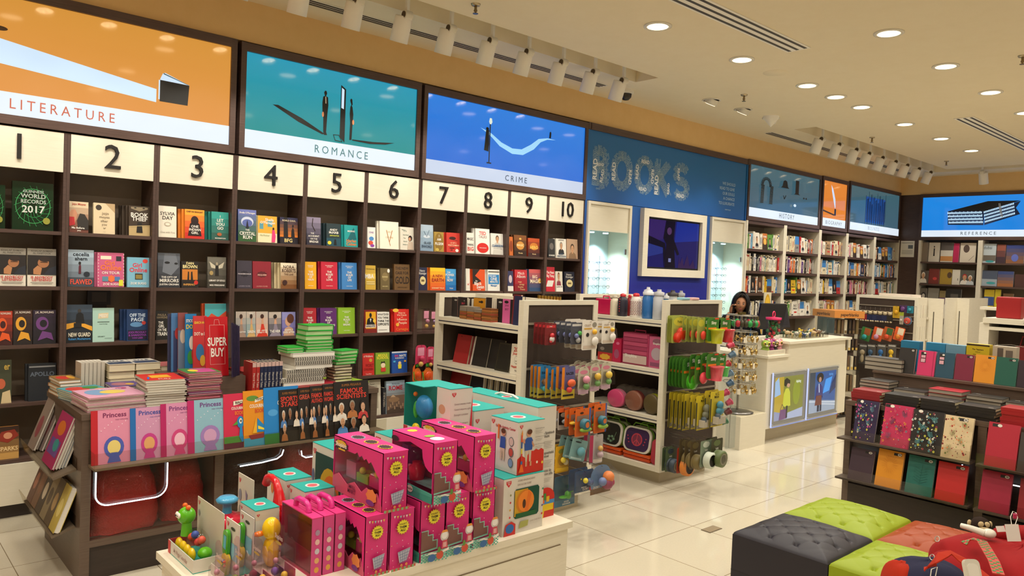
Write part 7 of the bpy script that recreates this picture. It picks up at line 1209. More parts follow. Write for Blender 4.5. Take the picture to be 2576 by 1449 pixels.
shopbox(1.935,2.05,2.33,2.70,.7415,.968,0,'pink shop playset box stacked on the right of bottom row')
LOGO=lambda x,y,s,a=1:[('p',[(x-s,y+s*.8*a),(x+s,y+s*.8*a),(x+s,y),(x,y-s*1.1*a),(x-s,y)],'#c82030'),('t','PLAY',x,y+.45*s*a,.38*s*a,GW,1.4*s),('t','GO',x,y-.1*s*a,.38*s*a,GW,1.1*s)]
def pgbox(x0,x1,y0,y1,z0,z1,label,left,front,toptxt=True):
 W_=x1-x0;D_=y1-y0;H_=z1-z0;b=MB().box(0,W_,0,D_,0,H_-.003,'#d6d0c6').box(-.0005,W_+.0005,-.0005,D_+.0005,H_-.003,H_,'#1ca098')
 b.art(Pfront(0,0,0),W_,H_,LOGO(.12,.90,.06,W_/H_)+front);b.art(Pleft(0,D_,0),D_,H_,LOGO(.08,.90,.06*W_/D_+.01,D_/H_)+left)
 if toptxt:b.art(Ptop(0,0,H_),W_,D_,[('e',.5,.5,.22,.22*W_/D_,'#e0d8d0'),('e',.5,.5,.16,.15*W_/D_,'#d05a64')])
 o=b.obj('toy_box');o.location=(x0,y0,z0);return tag(o,label,'toy box','white and teal toy boxes')
kid=[('p',[(.30,.22),(.36,.22),(.38,.42),(.42,.42),(.44,.22),(.50,.22),(.52,.45),(.28,.45)],'#c8b8a0'),('p',[(.26,.44),(.54,.44),(.56,.62),(.50,.68),(.32,.68),(.24,.62)],'#2a50a0'),('p',[(.52,.62),(.62,.52),(.60,.48),(.52,.55)],'#c89070'),('p',[(.26,.66),(.12,.66),(.12,.62),(.26,.58)],'#c89070'),('e',.40,.76,.09,.06,'#c89070'),('e',.42,.79,.095,.05,'#5a3420'),('r',.28,.14,.07,.09,'#c89070'),('r',.45,.14,.07,.09,'#c89070')]
pole=[('r',.10,.62,.05,.13,'#d84a20'),('p',[(.09,.75),(.16,.75),(.14,.86)],'#e0903a'),('r',.10,.50,.05,.12,'#2a4a90'),('r',.10,.40,.05,.10,'#d8c03a'),('r',.10,.26,.05,.14,'#c83428'),('r',.09,.2,.07,.06,'#3a68a0'),('p',[(.10,.2),(.15,.2),(.22,.05),(.03,.05)],'#e06a20')]
lines=lambda x,y,n:[('r',x,y-.018*i,.28-.03*(i%3),.006,'#a09a94')for i in range(n)]
pgbox(2.225,2.385,2.385,2.565,.752,.985,'white giraffe activity box with a boy in blue, stacked on cube box',[('t','Giraffe Activity Center',.55,.84,.045,'#b83040',.74),('e',.78,.60,.09,.09,'#5a6a72'),('e',.78,.60,.075,.075,'#c8b8b0'),('e',.78,.40,.09,.09,'#5a6a72'),('e',.78,.40,.075,.075,'#b84a40'),('e',.78,.20,.09,.09,'#5a6a72'),('e',.78,.20,.075,.075,'#7a9ac0'),('p',[(.40,.22),(.46,.22),(.47,.42),(.5,.22),(.56,.22),(.56,.45),(.40,.45)],'#c8b8a0'),('p',[(.38,.44),(.58,.44),(.58,.66),(.40,.66)],'#2a50a0'),('e',.50,.74,.08,.06,'#c89070'),('e',.50,.77,.085,.05,'#5a3420'),('r',.30,.6,.05,.28,'#d86a20')],[('p',[(0,0),(1,0),(1,.40),(.9,.44),(.8,.41),(.7,.44),(.6,.41),(.5,.42),(.3,.3),(.15,.36),(0,.30)],'#c82c20')]+kid+pole+[('t','Giraffe Spielhouse',.78,.84,.022,'#8a8480',.4),('t','Activiteitencentrum',.78,.68,.02,'#8a8480',.4),('t','Centro De Actividades',.78,.54,.02,'#8a8480',.4)]+lines(.6,.8,4)+lines(.6,.64,3)+lines(.6,.5,3)+[('s',.68,.2,.04,.03,4,'#e8e0d0'),('s',.88,.18,.04,.03,5,'#e0c83a')])
t=pgbox(2.145,2.385,2.375,2.57,OZ,.75,'white cube toy box with an orange knob in its window, at right front',[('e',.3,.16+.14*i,.16,.055,c)for i,c in enumerate(('#b87a6a','#5a8a6a','#6a7aa0','#4a6a8a','#5a4a78'))],[('t','CUBO ENGRACADO',.55,.92,.03,'#a89a90',.5),('t','DROLE DE CUBE',.5,.85,.03,'#a89a90',.4),('p',[(.26,.30),(.30,.26),(.84,.26),(.88,.30),(.88,.74),(.84,.78),(.30,.78),(.26,.74)],'#0f4a38'),('r',.27,.30,.32,.46,'#c89a20'),('e',.52,.54,.22,.21,'#c87a1c'),('e',.55,.54,.20,.19,'#e8842a'),('p',[(.6,.72),(.68,.66),(.60,.36),(.52,.38)],'#e07020'),('e',.50,.5,.04,.08,'#4a2a14'),('r',.3,.27,.5,.08,'#1a5a30'),('p',[(.02,0),(.30,.0),(.30,.18),(.2,.24),(.06,.2)],'#c82c28'),('e',.16,.12,.1,.08,'#2a68b0'),('p',[(.38,.08),(.6,.1),(.62,.2),(.42,.2)],'#a8a85a'),('t','CUBO DIVERTENTE',.8,.17,.025,'#a89a90',.3)]+[('e',.95,.25+.15*i,.02,.02,('#c83a3a','#6a5a8a','#b83a3a','#3a8a5a')[i])for i in range(4)]+[('e',.14,.32+.13*i,.02,.02,('#c83a3a','#c89a3a','#b83a3a','#8a8a5a')[i])for i in range(4)],False)
t['label']='white cube toy box with an orange knob in its window, at right front'
q=pgbox(2.415,2.535,2.46,3.03,OZ,1.02,'tallest white and teal box with large red lettering near its top',[('t','My Play Table',.62,.83,.10,'#c01c28',.62),('t','Chair',.74,.69,.10,'#c01c28',.25)],[('t','Mein Spieltisch',.52,.76,.022,'#6a6460',.8),('t','mit Stuhl',.4,.73,.022,'#6a6460',.5),('t','Mijn speeltafel',.52,.58,.022,'#6a6460',.8),('t','met stoel',.4,.55,.022,'#6a6460',.5),('t','Mi mesa de',.5,.42,.022,'#6a6460',.7),('t','juego con silla',.5,.39,.022,'#6a6460',.8)]+[('r',.12,.68-.014*i,.7-.05*(i%3),.004,'#a8a098')for i in range(5)]+[('r',.12,.51-.014*i,.7-.05*(i%3),.004,'#a8a098')for i in range(5)]+[('r',.12,.35-.014*i,.7-.05*(i%3),.004,'#a8a098')for i in range(3)]+[('r',0,0,1,.18,'#c82c20'),('e',.5,.18,.5,.09,'#c82c20'),('r',.05,.06,.9,.07,'#e0c020'),('r',.0,.12,1,.035,'#4a88c0'),('r',.25,.13,.2,.06,'#e0601c'),('r',.55,.14,.16,.05,'#e0b020'),('r',.4,.16,.12,.06,'#3a8a3a'),('p',[(.2,.0),(.4,0),(.45,.07),(.2,.07)],'#e0c020')])
MB().tube([(0.06,.2,.52),(.06,.24,.533),(.06,.33,.533),(.06,.37,.52)],.006,'#e0dcd4',6).obj('handle',q)
pgbox(2.20,2.385,2.66,2.92,OZ,.99,'white and teal box with blue rosette, before the tallest box',[('e',.78,.78,.12,.07,'#3a8a98'),('p',[(.68,.72),(.88,.72),(.9,.58),(.78,.64),(.66,.56)],'#3a8a98'),('t','2',.78,.77,.04,GW,.1),('e',.6,.52,.35,.16,'#5a7a80'),('e',.6,.52,.3,.135,'#c8beb4')],[('t','Carrinho de',.55,.76,.03,'#5a5450',.7),('t','Passeio com',.55,.71,.03,'#5a5450',.7),('t','Actividades',.55,.66,.03,'#5a5450',.7)]+lines(.2,.6,6))
pgbox(1.90,2.19,2.62,3.02,OZ,.862,'white and teal box carrying the push-along toy tray',[('e',.35,.75,.14,.13,'#5a6488'),('e',.72,.72,.2,.16,'#6a8a70')],[],False)
t=thing('push_toy_box','open fronted white and teal box with a snail push toy','toy box',(1.985,2.64,.863));
MB().box(0,.185,0,.27,0,.003,'#17a094').box(0,.002,0,.27,.003,.045,'#d6d0c6').box(0,.185,.267,.27,.003,.24,'#1a8a80').box(.06,.185,0,.10,.003,.24,'#d6d0c6').box(.06,.185,.10,.267,.237,.24,'#1ca098').box(.0,.06,.12,.27,.237,.24,'#1ca098').box(.0595,.1855,-.0005,.1005,.24,.243,'#1ca098').art(Pfront(.06,0,0),.125,.24,LOGO(.16,.9,.09,.5)+[('t','Caracol empuja y rueda',.55,.72,.03,'#9a8480',.75),('t','Caracol empurra e gira',.55,.62,.03,'#9a8480',.75),('t','Escargot a pousser',.5,.52,.03,'#9a8480',.65),('t','Lumaca da spingere',.5,.36,.03,'#9a8480',.65),('p',[(1,.9),(1,.0),(.86,0)],'#c82838'),('e',.62,.1,.2,.09,'#c88a80')]).art(Pleft(.06,.10,0),.10,.24,[('e',.4,.6,.25,.09,'#c89878'),('e',.4,.2,.3,.12,'#4a7a9a')]).art(Pleft(0,.27,0),.27,.045,[('t',"Push N' Roll Snail",.42,.6,.35,'#3a3a44',.6),('e',.86,.5,.07,.4,'#6a8ab0'),('r',0,0,.12,1,'#c82838')]).obj('carton',t)
b=MB().ball((.035,.16,.14),(.03,.055,.055),'#2a86c0',16,10).ball((.022,.16,.14),(.03,.05,.05),'C#d8e8f0',16,10).ball((.02,.125,.035),(.015,.026,.026),'G#d8c020',12,8).ball((.02,.20,.035),(.015,.026,.026),'G#d8c020',12,8).ball((.03,.215,.12),(.014,.016,.04),'#4aa82c',10,8).ball((.03,.225,.19),.011,'#e0701c',8,6)
b.obj('snail_toy',t)
pgbox(1.585,1.76,2.76,3.02,OZ,.855,'tall teal topped box holding a yellow and orange television toy',[('r',.12,.02,.86,.88,'#14403a'),('e',.60,.42,.34,.34,'#c8a020'),('e',.66,.38,.30,.30,'#d86a1c'),('e',.7,.36,.2,.22,'#8a8068'),('e',.06,.6,.04,.08,'#5a6488')],[('e',.5,.5,.3,.2,'#8ab0b8')])
pgbox(1.385,1.50,2.86,3.03,OZ,.752,'teal topped box with a notched lid, back one of the pair',[('e',.3,.78,.07,.1,'#d87a3a'),('e',.55,.7,.05,.06,'#8a9ab0')],[])
pgbox(1.40,1.53,2.72,2.85,OZ,.738,'teal topped box with a notched lid, front one of the pair',[('e',.3,.6,.25,.2,'#7ab0b8')],[])
pgbox(1.20,1.295,2.72,2.86,OZ,.70,'dark fronted teal box behind the yellow duck',[('r',0.12,0,.88,.86,'#14403a')],[('r',0,0,1,.8,'#d0d8d8')])
o=MB().box(0,.003,0,.15,0,.27,'#cfc8b8').art(Pleft(0,.15,0),.15,.27,LOGO(.12,.9,.07,.55)+[('e',.16,.68,.1,.09,'#8a8c9a'),('p',[(.5,.8),(.64,.74),(.58,.6)],'#8a7a98'),('e',.2,.45,.1,.08,'#9a9a8a'),('p',[(.8,.6),(.95,.55),(.92,.4),(.84,.48)],'#6aa0a8')]).obj('display_card');o.location=(1.255,2.87,OZ);tag(o,'tall white backing card with small icons behind the spinning top','card')
# toys
t=thing('duck_toy','glossy yellow duck with orange beak in front of teal box','toy',(1.235,2.655,OZ));MB().ball((0,0,.06),(.03,.035,.06),'G#e0b010',16,10).ball((-.0,-.0,.145),(.034,.034,.042),'G#ecc414',18,12).obj('body',t);MB().ball((-.04,.015,.128),(.024,.014,.010),'G#e87a1c',12,8).obj('beak',t)
t=thing('carry_toy','glossy red toy with big arched handle','toy',(1.33,2.80,OZ));MB().ball((0,0,.14),(.045,.05,.05),'G#c81c24',18,12).lathe([(.03,0),(.04,.1)],'G#c81c24',16).obj('body',t);MB().tube([(-.0,.12,.235),(0,.105,.262),(0,.07,.272),(0,.03,.262),(0,.005,.23),(0,-.01,.17)],[.018,.017,.014,.014,.018,.03],'G#c81c24',12).obj('handle',t);MB().box(-.012,.012,-.045,-.01,.17,.19,'G#d8242c').obj('latch',t)
t=thing('spinning_top','red spinning top with pale blue push knob in clear dome','toy',(1.175,2.93,OZ));MB().lathe([(.02,0),(.065,.03),(.068,.10)],'C#e8e0d8',22).obj('dome',t);MB().lathe([(.078,.098),(.082,.104),(.06,.13),(.02,.142),(.001,.143)],'G#c82038',26).obj('lid',t);MB().lathe([(.02,.14),(.017,.16),(.018,.178),(.04,.186),(.043,.196),(.03,.206),(.001,.208)],'G#4a9ec8',22).obj('knob',t);b=MB();[b.ball((.03*math.cos(i*1.3),.03*math.sin(i*1.3),.04+.01*(i%3)),.014,('#c83a3a','#e0b030','#3a8a4a','#3a6ab8')[i%4],8,6)for i in range(7)];b.obj('inner_balls',t)
t=thing('caterpillar_toy','green caterpillar with yellow wheels in an open white tray box','toy',(.985,3.02,OZ),A90)
MB().box(0,.27,0,.11,0,.003,'#17a094').box(0,.27,0,.002,.003,.05,'#d6d0c6').box(0,.002,.002,.11,.003,.05,'#c83a3c').box(.268,.27,.002,.11,.003,.05,'#d6d0c6').box(.002,.268,.002,.003,.004,.05,'#17a094').box(.0,.27,.108,.11,.003,.20,'#cfc8b8').art(Pfront(0,0,0),.27,.05,[('t','My Wiggly Caterpillar',.5,.5,.3,'#b89890',.55),('r',0,0,.1,1,'#c83a3c')]).art(Pfront(0,.1079,0),.27,.2,LOGO(.07,.9,.035,1.3)+[('e',.08,.7,.035,.06,'#9a9a98')],lvl=1).obj('carton',t)
h=MB().ball((.045,.05,.145),.034,'G#5ab020',18,12).lathe([(.022,0),(.018,.05)],'G#5ab020',12,(.05,.05,.07)).obj('head',t)
for s in(-1,1):MB().ball((.045+s*.018,.05,.180),.010,'G#e0601c',10,8).obj('antenna',h)
MB().ball((.036,.018,.152),(.012,.006,.012),'#ece8e0',12,8).ball((.054,.018,.152),(.012,.006,.011),'#ece8e0',12,8).ball((.038,.0125,.151),.004,GK,8,6).rod((.048,.012,.151),(.06,.012,.153),.0012,GK,5).obj('eye',h)
for i in range(4):MB().ball((.055+.045*i,.022,.042),(.022,.014,.026),'G#dcb818',14,10).obj('wheel',t)
MB().ball((.22,.06,.05),(.03,.026,.022),'G#5ab020',14,10).obj('tail',t)
b=MB();[b.ball((.095+.034*(i%4),.055,.075+.018*(i%2)),.015,('#d8502a','#3a58b0','#c83a3a','#c8503a')[i%4],10,8)for i in range(4)];b.obj('beads',t);MB().ball((.145,.06,.075),(.07,.036,.045),'C#f0ece8',22,12).obj('dome',t)
for i,(x,y)in enumerate(((1.07,2.66),(1.14,2.70))):
 t=thing('phone_toy','green and yellow flip phone toy on a white card, %s one'%('left','right')[i],'toy',(x,y,OZ),A90,'flip phone toys')
 MB().box(-.06,.06,.02,.023,0,.20,'#d6d0c6').art(Pfront(-.06,.02,0),.12,.2,LOGO(.14,.9,.08,.6)+[('e',.55,.86,.16,.03,'#3a3430'),('r',.3,.3,.6,.3,'#8ac0dc')]).box(-.06,.06,-.03,.02,0,.003,'#17a094').box(-.06,.06,-.032,-.03,0,.04,'#d6d0c6').obj('card',t)
 b=MB();b.M=Matrix.Translation((-.01,.005,.08))@Matrix.Rotation(math.radians(14),4,'Y');b.prism(rounded(.045,.1,.45),-.008,.008,'G#d8b818',True).obj('handset',t)
 b=MB();b.M=Matrix.Translation((-.02,.008,.165))@Matrix.Rotation(math.radians(4),4,'Y');b.prism(rounded(.042,.095,.45),-.006,.006,'G#4aa828',True).art(Pfront(-.012,-.0065,-.07),.024,.05,[('r',0,0,1,1,'#5ab0c8')]).obj('flip_lid',t)
 b=MB();[b.ball((-.014+.012*(q%2),-.006,.055-.014*(q//2)),.006,('#3a5ab0','#c83a2a','#5aa83a','#e0702a','#8a2a1c','#e0702a')[q],8,6)for q in range(4)];b.obj('buttons',t)
for i,x in enumerate((.99,1.055,1.12,1.19)):
 hh=.19 if i<3 else .235;t=thing('clear_toy_pack','wavy topped clear plastic pack with pink insert, %s from the left'%ORD[i],'toy pack',(x,2.56-.02*(i==3),OZ),A90,'wavy topped clear packs');W_=.17
 out=[(0,0),(W_,0),(W_,hh*.72),(W_*.95,hh*.8),(W_*.82,hh*.84),(W_*.74,hh*.78),(W_*.62,hh*.86),(W_*.5,hh*.84),(W_*.42,hh*.93),(W_*.3,hh*.92),(W_*.2,hh),(W_*.08,hh*.98),(0,hh*.9)]
 MB().prism(out,0,.003,'C#e8c8d4').obj('sheet',t);b=MB();blister(b,.01,W_*.5,.01,hh*.62,.03,'C#e8dce0');blister(b,W_*.52,W_-.01,.01,hh*.7,.03,'C#e8dce0');b.obj('blister',t)
 b=MB().box(W_*.5,W_*.98,.004,.006,.004,hh*.4,'#c85a80').box(W_*.02,W_*.48,.004,.006,.004,hh*.28,'#b8a0b0');b.art(Pfront(0,-.0005,0),W_,hh,[('t','Shopkins',.26,.72,.07,'#d8c0b8',.36),('e',.26,.63,.14,.025,'#c8a84a')]);b.obj('insert',t)
 b=MB().ball((.045,-.012,.05),.014,('#d8c03a','#8ab84a','#a03a5a','#8a6ac0')[i],10,8).ball((.12,-.012,.03),.016,('#c8c8c0','#d86a90','#d8c8c8','#6ab890')[i],10,8).ball((.12,-.012,.062),.012,'#e0c040',10,8).ball((.05,-.012,.09),.010,'#c890a0',8,6);b.obj('charm',t)
for i,x in enumerate((1.305,1.352,1.399)):
 t=thing('carry_case','slim pink toy carry case with glossy handle, %s from the left'%ORD[i],'toy case',(x,2.72,OZ),A90,'slim pink carry cases');W_=.25;D_=.042;H_=.215
 MB().box(0,W_,D_-.002,D_,0,H_,'#b84070').box(0,W_,0,D_-.002,0,.003,PK2).box(0,.003,0,D_-.002,.003,H_,PK2).box(W_-.004,W_,0,D_-.002,.003,H_,'#d04a88').box(0,W_,0,D_,H_,H_+.004,PK).art(Matrix.Translation((W_,0,0))@Matrix.Rotation(PI/2,4,'Z')@Matrix.Rotation(PI/2,4,'X'),D_,H_,[('e',.5,.12+.16*k,.22,.05,('#e0a848','#e0b070','#c8c8d0','#e8c0b8','#a890a8')[k])for k in range(5)]).obj('case_body',t)
 MB().box(.003,W_-.004,0,.001,.003,H_-.001,'C#e8a0b8').obj('window',t);MB().box(.01,W_-.01,.01,D_-.01,.01,H_*.4,'#8a3a58').box(.03,W_-.03,.012,D_-.012,H_*.4,H_*.8,'#6a3a44').obj('playset',t)
 MB().tube([(W_*.30,D_/2,H_+.004),(W_*.32,D_/2,H_+.028),(W_*.40,D_/2,H_+.036),(W_*.62,D_/2,H_+.036),(W_*.70,D_/2,H_+.028),(W_*.72,D_/2,H_+.004)],.011,'G#d8348c',10).obj('handle',t)
 # ================= right notebook table
QX,QY0,QY1,QZ=5.16,-.2,2.26,.84
t=thing('notebook_table','dark display table of notebooks on the right, with two front ledges','display table',(QX,QY1,0),A90);L_=QY1-QY0;D_=1.0
[MB().box(a,c,0,D_,0,QZ-.031,'tablewood').obj('side_panel',t)for a,c in((0,.04),(.801,.849),(L_-.04,L_))];MB().box(-.003,L_+.003,-.003,D_,QZ-.03,QZ,'tablewood').obj('table_top',t)
MB().box(.04,.80,.0,.9,.0,.28,'blackp').box(.04,.80,.03,.05,.28,QZ-.03,'blackp').box(.85,L_-.04,.0,.9,0,.28,'blackp').box(.85,L_-.04,.03,.05,.28,QZ-.03,'blackp').obj('back_panel',t)
for z in(.603,.337):
 for a,c in((-.0,.80),(.83,L_-.04)):
  q=MB().box(a,c,-.115,-.004,z-.014,z-.002,'#5c5046').obj('ledge',t);MB().box(a,c,-.118,-.115,z-.014,z+.065,'C#ece8e4').box(c-.003,c,-.115,-.004,z-.002,z+.10,'C#ece8e4').obj('acrylic_lip',q)
MB().box(.0,L_,.42,.60,QZ,QZ+.165,'tablewood').box(-.0,L_,.40,.78,QZ+.165,QZ+.18,'tablewood').obj('riser',t)
q=onx(2168,1072,5.14);reflstrip([(5.145,q.y+.05,.52),(5.145,q.y-.08,.52)],'short white modelled reflection under the first right ledge')  # glints at the right table, likewise modelled as glowing tubes
q=onx(2424,1130,5.14);reflstrip([(5.145,q.y+.004,.56),(5.145,q.y,.50)],'tiny upright modelled reflection by the right table divider');q=onx(2544,1143,5.14);reflstrip([(5.145,q.y+.03,.50),(5.145,q.y-.08,.50)],'white modelled reflection in the right bay of notebook table')
sticker=[('r',.60,.88,.30,.07,'#1a1614'),('e',.82,.915,.075,.035,GW),('e',.82,.915,.05,.022,'#8a847c')]
stickl=[('r',.12,.90,.30,.07,'#1a1614'),('e',.36,.935,.075,.035,GW)]
def floral(cols,n,seed,leaf=None):
 R_=random.Random(seed);a=[]
 if leaf:
  for cx,cy,rt in((.72,.8,20),(.3,.6,-30),(.65,.45,30),(.25,.25,-15)):
   c,s=math.cos(math.radians(90+rt)),math.sin(math.radians(90+rt));a.append(('l',[(cx,cy-.08),(cx+c*.12,cy+s*.08)],.015,leaf))
   for k in range(4):a+=[('l',[(cx+c*.03*k,cy-.06+.03*k),(cx+.08+c*.03*k,cy-.03+.03*k)],.02,leaf),('l',[(cx+c*.03*k,cy-.06+.03*k),(cx-.08+c*.03*k,cy-.03+.03*k)],.02,leaf)]
 for i in range(n):
  x,y=R_.uniform(.06,.92),R_.uniform(.04,.95);c=R_.choice(cols);r=R_.choice((.012,.02,.035));a.append(('e',x,y,r,r*.75,c))
  if r>.03:a.append(('e',x,y,r*.4,r*.3,'#3a2a20'))
 return a
def nb(px0,px1,pyt,X,z,col,art,label,lean=-14,th=.02,pg='pagew',coil=False):
 a=onx(px0,pyt+45,X);c=onx(px1,pyt+45,X);top=onx((px0+px1)/2,pyt,X+.06);w=a.y-c.y;h=(top.z-z)*1.0
 b=bookmb(w,h,th,col,art,pg)
 if coil:[b.tube([(-w/2-.006+.008*math.cos(q),.01+.01*math.sin(q),h*(.03+.0392*i))for q in(2.2,3.2,4.2,5.2)],.0012,'#2a2622',5)for i in range(25)]
 o=b.obj('notebook');place(o,(X,(a.y+c.y)/2,z),A90,math.radians(lean));return tag(o,label,'notebook','notebooks on the dark display table')
fl=['#d83a6a','#e0d84a','#e8e0d0','#7aa0b0','#c84a9a']
z=.6025
nb(2146,2201,1003,5.07,z,'#2a1c44',floral(fl,70,1,'#5a8aa0')+stickl,'purple notebook with tiny flowers, first on the upper ledge',coil=True)
nb(2216,2289,1015,5.065,z,'#c02858',floral(['#e08a3a','#e05a7a','#a01c48','#8a7a8a','#d83a68'],70,2,'#7a4a6a')+stickl,'hot pink spiral notebook with flowers, second on the upper ledge',coil=True)
nb(2290,2366,1029,5.06,z,'#1a1412',floral(['#e8e4d8','#e8e4d8','#d8d84a','#8a2a3a','#4a8a90'],110,3,'#5a9aa0')+stickl,'black notebook with white and yellow flowers, third on the upper ledge',coil=True)
nb(2368,2441,1043,5.055,z,'#dcc8a0',floral(['#c84a2a','#d8702a','#8a2a2a','#8a9a5a','#5a3a2a'],80,4,'#a8a070')+sticker,'cream notebook with orange flowers and butterflies, last on the upper ledge')
z=.3365
emb=lambda c:[('l',[(.5+.12*math.cos(a),.62+.1*math.sin(a)),(.5+.3*math.cos(a),.62+.24*math.sin(a))],.008,c)for a in[2*PI*i/20 for i in range(20)]]
leafs=[('l',[(.5,.2),(.55,.8)],.01,'#0f5a50')]+[('l',[(.52,.3+.07*i),(.52+s*.25,.38+.07*i)],.012,'#0f5a50')for i in range(6)for s in(-1,1)]
nb(2133,2192,1124,5.06,z,'#3c2a38',sticker,'dull plum notebook, first on the lower ledge')
nb(2201,2266,1128,5.06,z,'#dc9018',sticker+emb('#c87c10'),'golden yellow notebook, second on the lower ledge')
nb(2277,2345,1144,5.06,z,'#14665c',sticker+leafs,'teal green notebook with leaf embossing, third on the lower ledge')
nb(2352,2427,1161,5.06,z,'#c01c1c',sticker,'bright red notebook, last on the lower ledge')
nb(2478,2558,1061,5.06,.6025,'#b01430',stickl,'large crimson notebook on the upper ledge of right bay')
nb(2560,2600,1085,5.06,.6025,'#3a3430',[],'dark notebook at the right picture edge, upper ledge')
nb(2463,2540,1182,5.06,.3365,'#a01438',sticker,'raspberry red notebook on the lower ledge of right bay')
nb(2559,2640,1205,5.06,.3365,'#8a101c',sticker,'dark red notebook cut by the picture edge, lower ledge')
# tier notebooks
z=QZ+.181
def tn(px0,px1,pyt,col,art,label,X=5.62,th=.025,lean=-10):return nb(px0,px1,pyt,X,z,col,art,label,lean,th)
slip=[('r',.14,.70,.3,.24,'#1a1614'),('r',.17,.71,.24,.10,'#d8a8b4'),('e',.36,.9,.07,.035,GW),('r',.14,.52,.3,.17,'#1a1614'),('r',.17,.53,.24,.14,'#d8a8b4')]
tn(2258,2299,873,'#24201e',sticker,'black notebook standing leftmost on the raised tier')
tn(2306,2350,880,'#d03068',slip+[('r',.86,0,.02,1,'#a02450')],'bright pink notebook with labels on the raised tier')
tn(2352,2398,885,'#1c4a60',slip,'petrol blue notebook with labels on the raised tier')
tn(2400,2446,889,'#7a1838',sticker,'burgundy notebook on the raised tier')
tn(2449,2502,891,'#e0921c',sticker+emb('#c87c10'),'amber notebook with sun embossing on the raised tier')
tn(2501,2556,897,'#0f5a4a',sticker,'dark green notebook on the raised tier')
tn(2558,2600,905,'#2c1c28',[],'dark plum notebook at the picture edge on the raised tier')
def gb(px0,px1,pyt,col,art,label,X=5.80):
 a=onx(px0,pyt+15,X);c=onx(px1,pyt+15,X);h=onx((px0+px1)/2,pyt,X).z-z;w=a.y-c.y
 o=MB().box(-w/2,w/2,0,.07,0,h,col).art(Pfront(-w/2,0,0),w,h,art).obj('gift_box');place(o,(X,(a.y+c.y)/2,z),A90);return tag(o,label,'gift box','boxes behind the tier notebooks')
gb(2266,2313,858,'#2078a0',[('t','CONFERENCE',.5,.75,.03,'#14485c',.5)],'deep blue box behind the black tier notebook');gb(2329,2378,863,'#2480ac',[('t','CONFERENCE',.5,.75,.03,'#14485c',.5)],'mid blue box behind the pink and petrol tier notebooks');gb(2379,2429,868,'#6a98b0',[],'pale blue box behind the burgundy tier notebook')
gb(2431,2489,866,'#c8b01c',[('r',0,.95,1,.05,'#3a2a10'),('t','The Teachers',.5,.85,.04,'#3a2a10',.5),('t','ministry of',.5,.78,.02,'#3a2a10',.4),('r',.3,.7,.4,.01,'#5a4418')],'mustard yellow box titled The Teachers');gb(2497,2557,872,'#b8ac98',[('r',.2,.6,.25,.35,'#5a5048'),('r',.55,.6,.3,.3,'#6a6058')],'beige box with grey photos at the tier right')
# flat stacks of notebooks
def nstack(x,y,w,d,th,n,col,cn,label,pg='page',z0=None,rz=0,sp=True,spf=False):
 spf=spf or x<5.3
 zz=QZ+.001 if z0 is None else z0
 for i in range(n):flat(x+rnd.uniform(-.004,.004),y+rnd.uniform(-.005,.005),zz+i*th,w,d,th-.0005,A90+(PI if spf else 0)+rz+rnd.uniform(-.03,.03),col,[('r',.1,.75,.14,.05,'#c8c0b4')]if i==n-1 else(),'%s notebook, %s'%(cn,label%('top' if i==n-1 else 'layer %d'%(i+1))),'notebook','flat stacks of notebooks on the dark table',pg,'notebook',sp)
 return zz+n*th
nstack(5.27,2.14,.19,.17,.02,4,'#8a1c22','dark red','%s of the left front stack')
nstack(5.27,1.92,.21,.17,.02,4,'#1c1a18','black','%s of the second front stack')
nstack(5.27,1.70,.20,.17,.021,4,'#201c1a','charcoal','%s of the third front stack')
nstack(5.27,1.48,.20,.17,.02,4,'#1a1614','black','%s of the fourth front stack')
nstack(5.27,1.24,.22,.17,.02,5,'#a0141c','scarlet','%s of the stack before the right bay')
nstack(5.44,2.16,.2,.16,.022,6,'#2a2622','dark grey','%s of the second row left stack','pagek2')
zt=nstack(5.45,1.94,.2,.16,.024,4,'#241f1c','black','%s of the second row middle stack','pagek2');
nstack(5.45,1.72,.2,.16,.026,5,'#a81828','crimson','%s of the red second row stack','pagek2')
nstack(5.45,1.50,.2,.16,.024,5,'#2a2824','soft black','%s of the second row stack right of the red one','pagek2')
nstack(5.45,1.28,.2,.16,.022,5,'#2a2620','brown-black','%s of the second row stack near the right bay','pagek2')
nstack(5.66,2.20,.26,.14,.03,3,'#201c1a','large black','%s of the tall stack at the tier end','pagek2',QZ+.181+.0)
for i in range(2):nstack(5.42,1.06-.22*i,.19,.3,.02,4,('#1c2034','#8a2420')[i],('navy','brick red')[i],'%s'+(' of the stack right of the table divider' if i==0 else ' of the last stack by the picture edge'),'pagek2')
# ================= units further right
t=HI=thing('hook_island','grey framed island end with hooks of key chains and toys, far right','shelving unit',(10.0,4.32,0),A90)
MB().box(0,.04,0,.3,0,1.475,'lam').box(.72,.76,0,.3,0,1.475,'lam').box(.04,.72,0,.3,1.44,1.475,'lam').obj('frame',t);MB().box(.041,.719,.01,.28,.05,1.439,'brown').obj('slat_board',t)
for z in(1.34,1.17,1.02,.82):MB().box(.045,.715,-.003,.009,z,z+.012,'#8d8272').obj('hook_rail',t)
IG='packs on the far island hooks'
def hpack(px0,py0,px1,py1,X,spec,label,roll=0):
 a=onx(px0,(py0+py1)/2,X);c=onx(px1,(py0+py1)/2,X);top=onx((px0+px1)/2,py0,X);bot=onx((px0+px1)/2,py1,X)
 t=pk(a.y-c.y,top.z-bot.z,*spec);q=MB().rod((X-.012,(a.y+c.y)/2,top.z-.006),(10.01,(a.y+c.y)/2,top.z-.006),.003,'M#b8b4ac',6).obj('hook',HI);q.matrix_parent_inverse=HI.matrix_basis.inverted();t.location=(X,(a.y+c.y)/2,top.z);t.rotation_euler=Euler((0,roll,A90));return tag(t,label,'toy',IG)
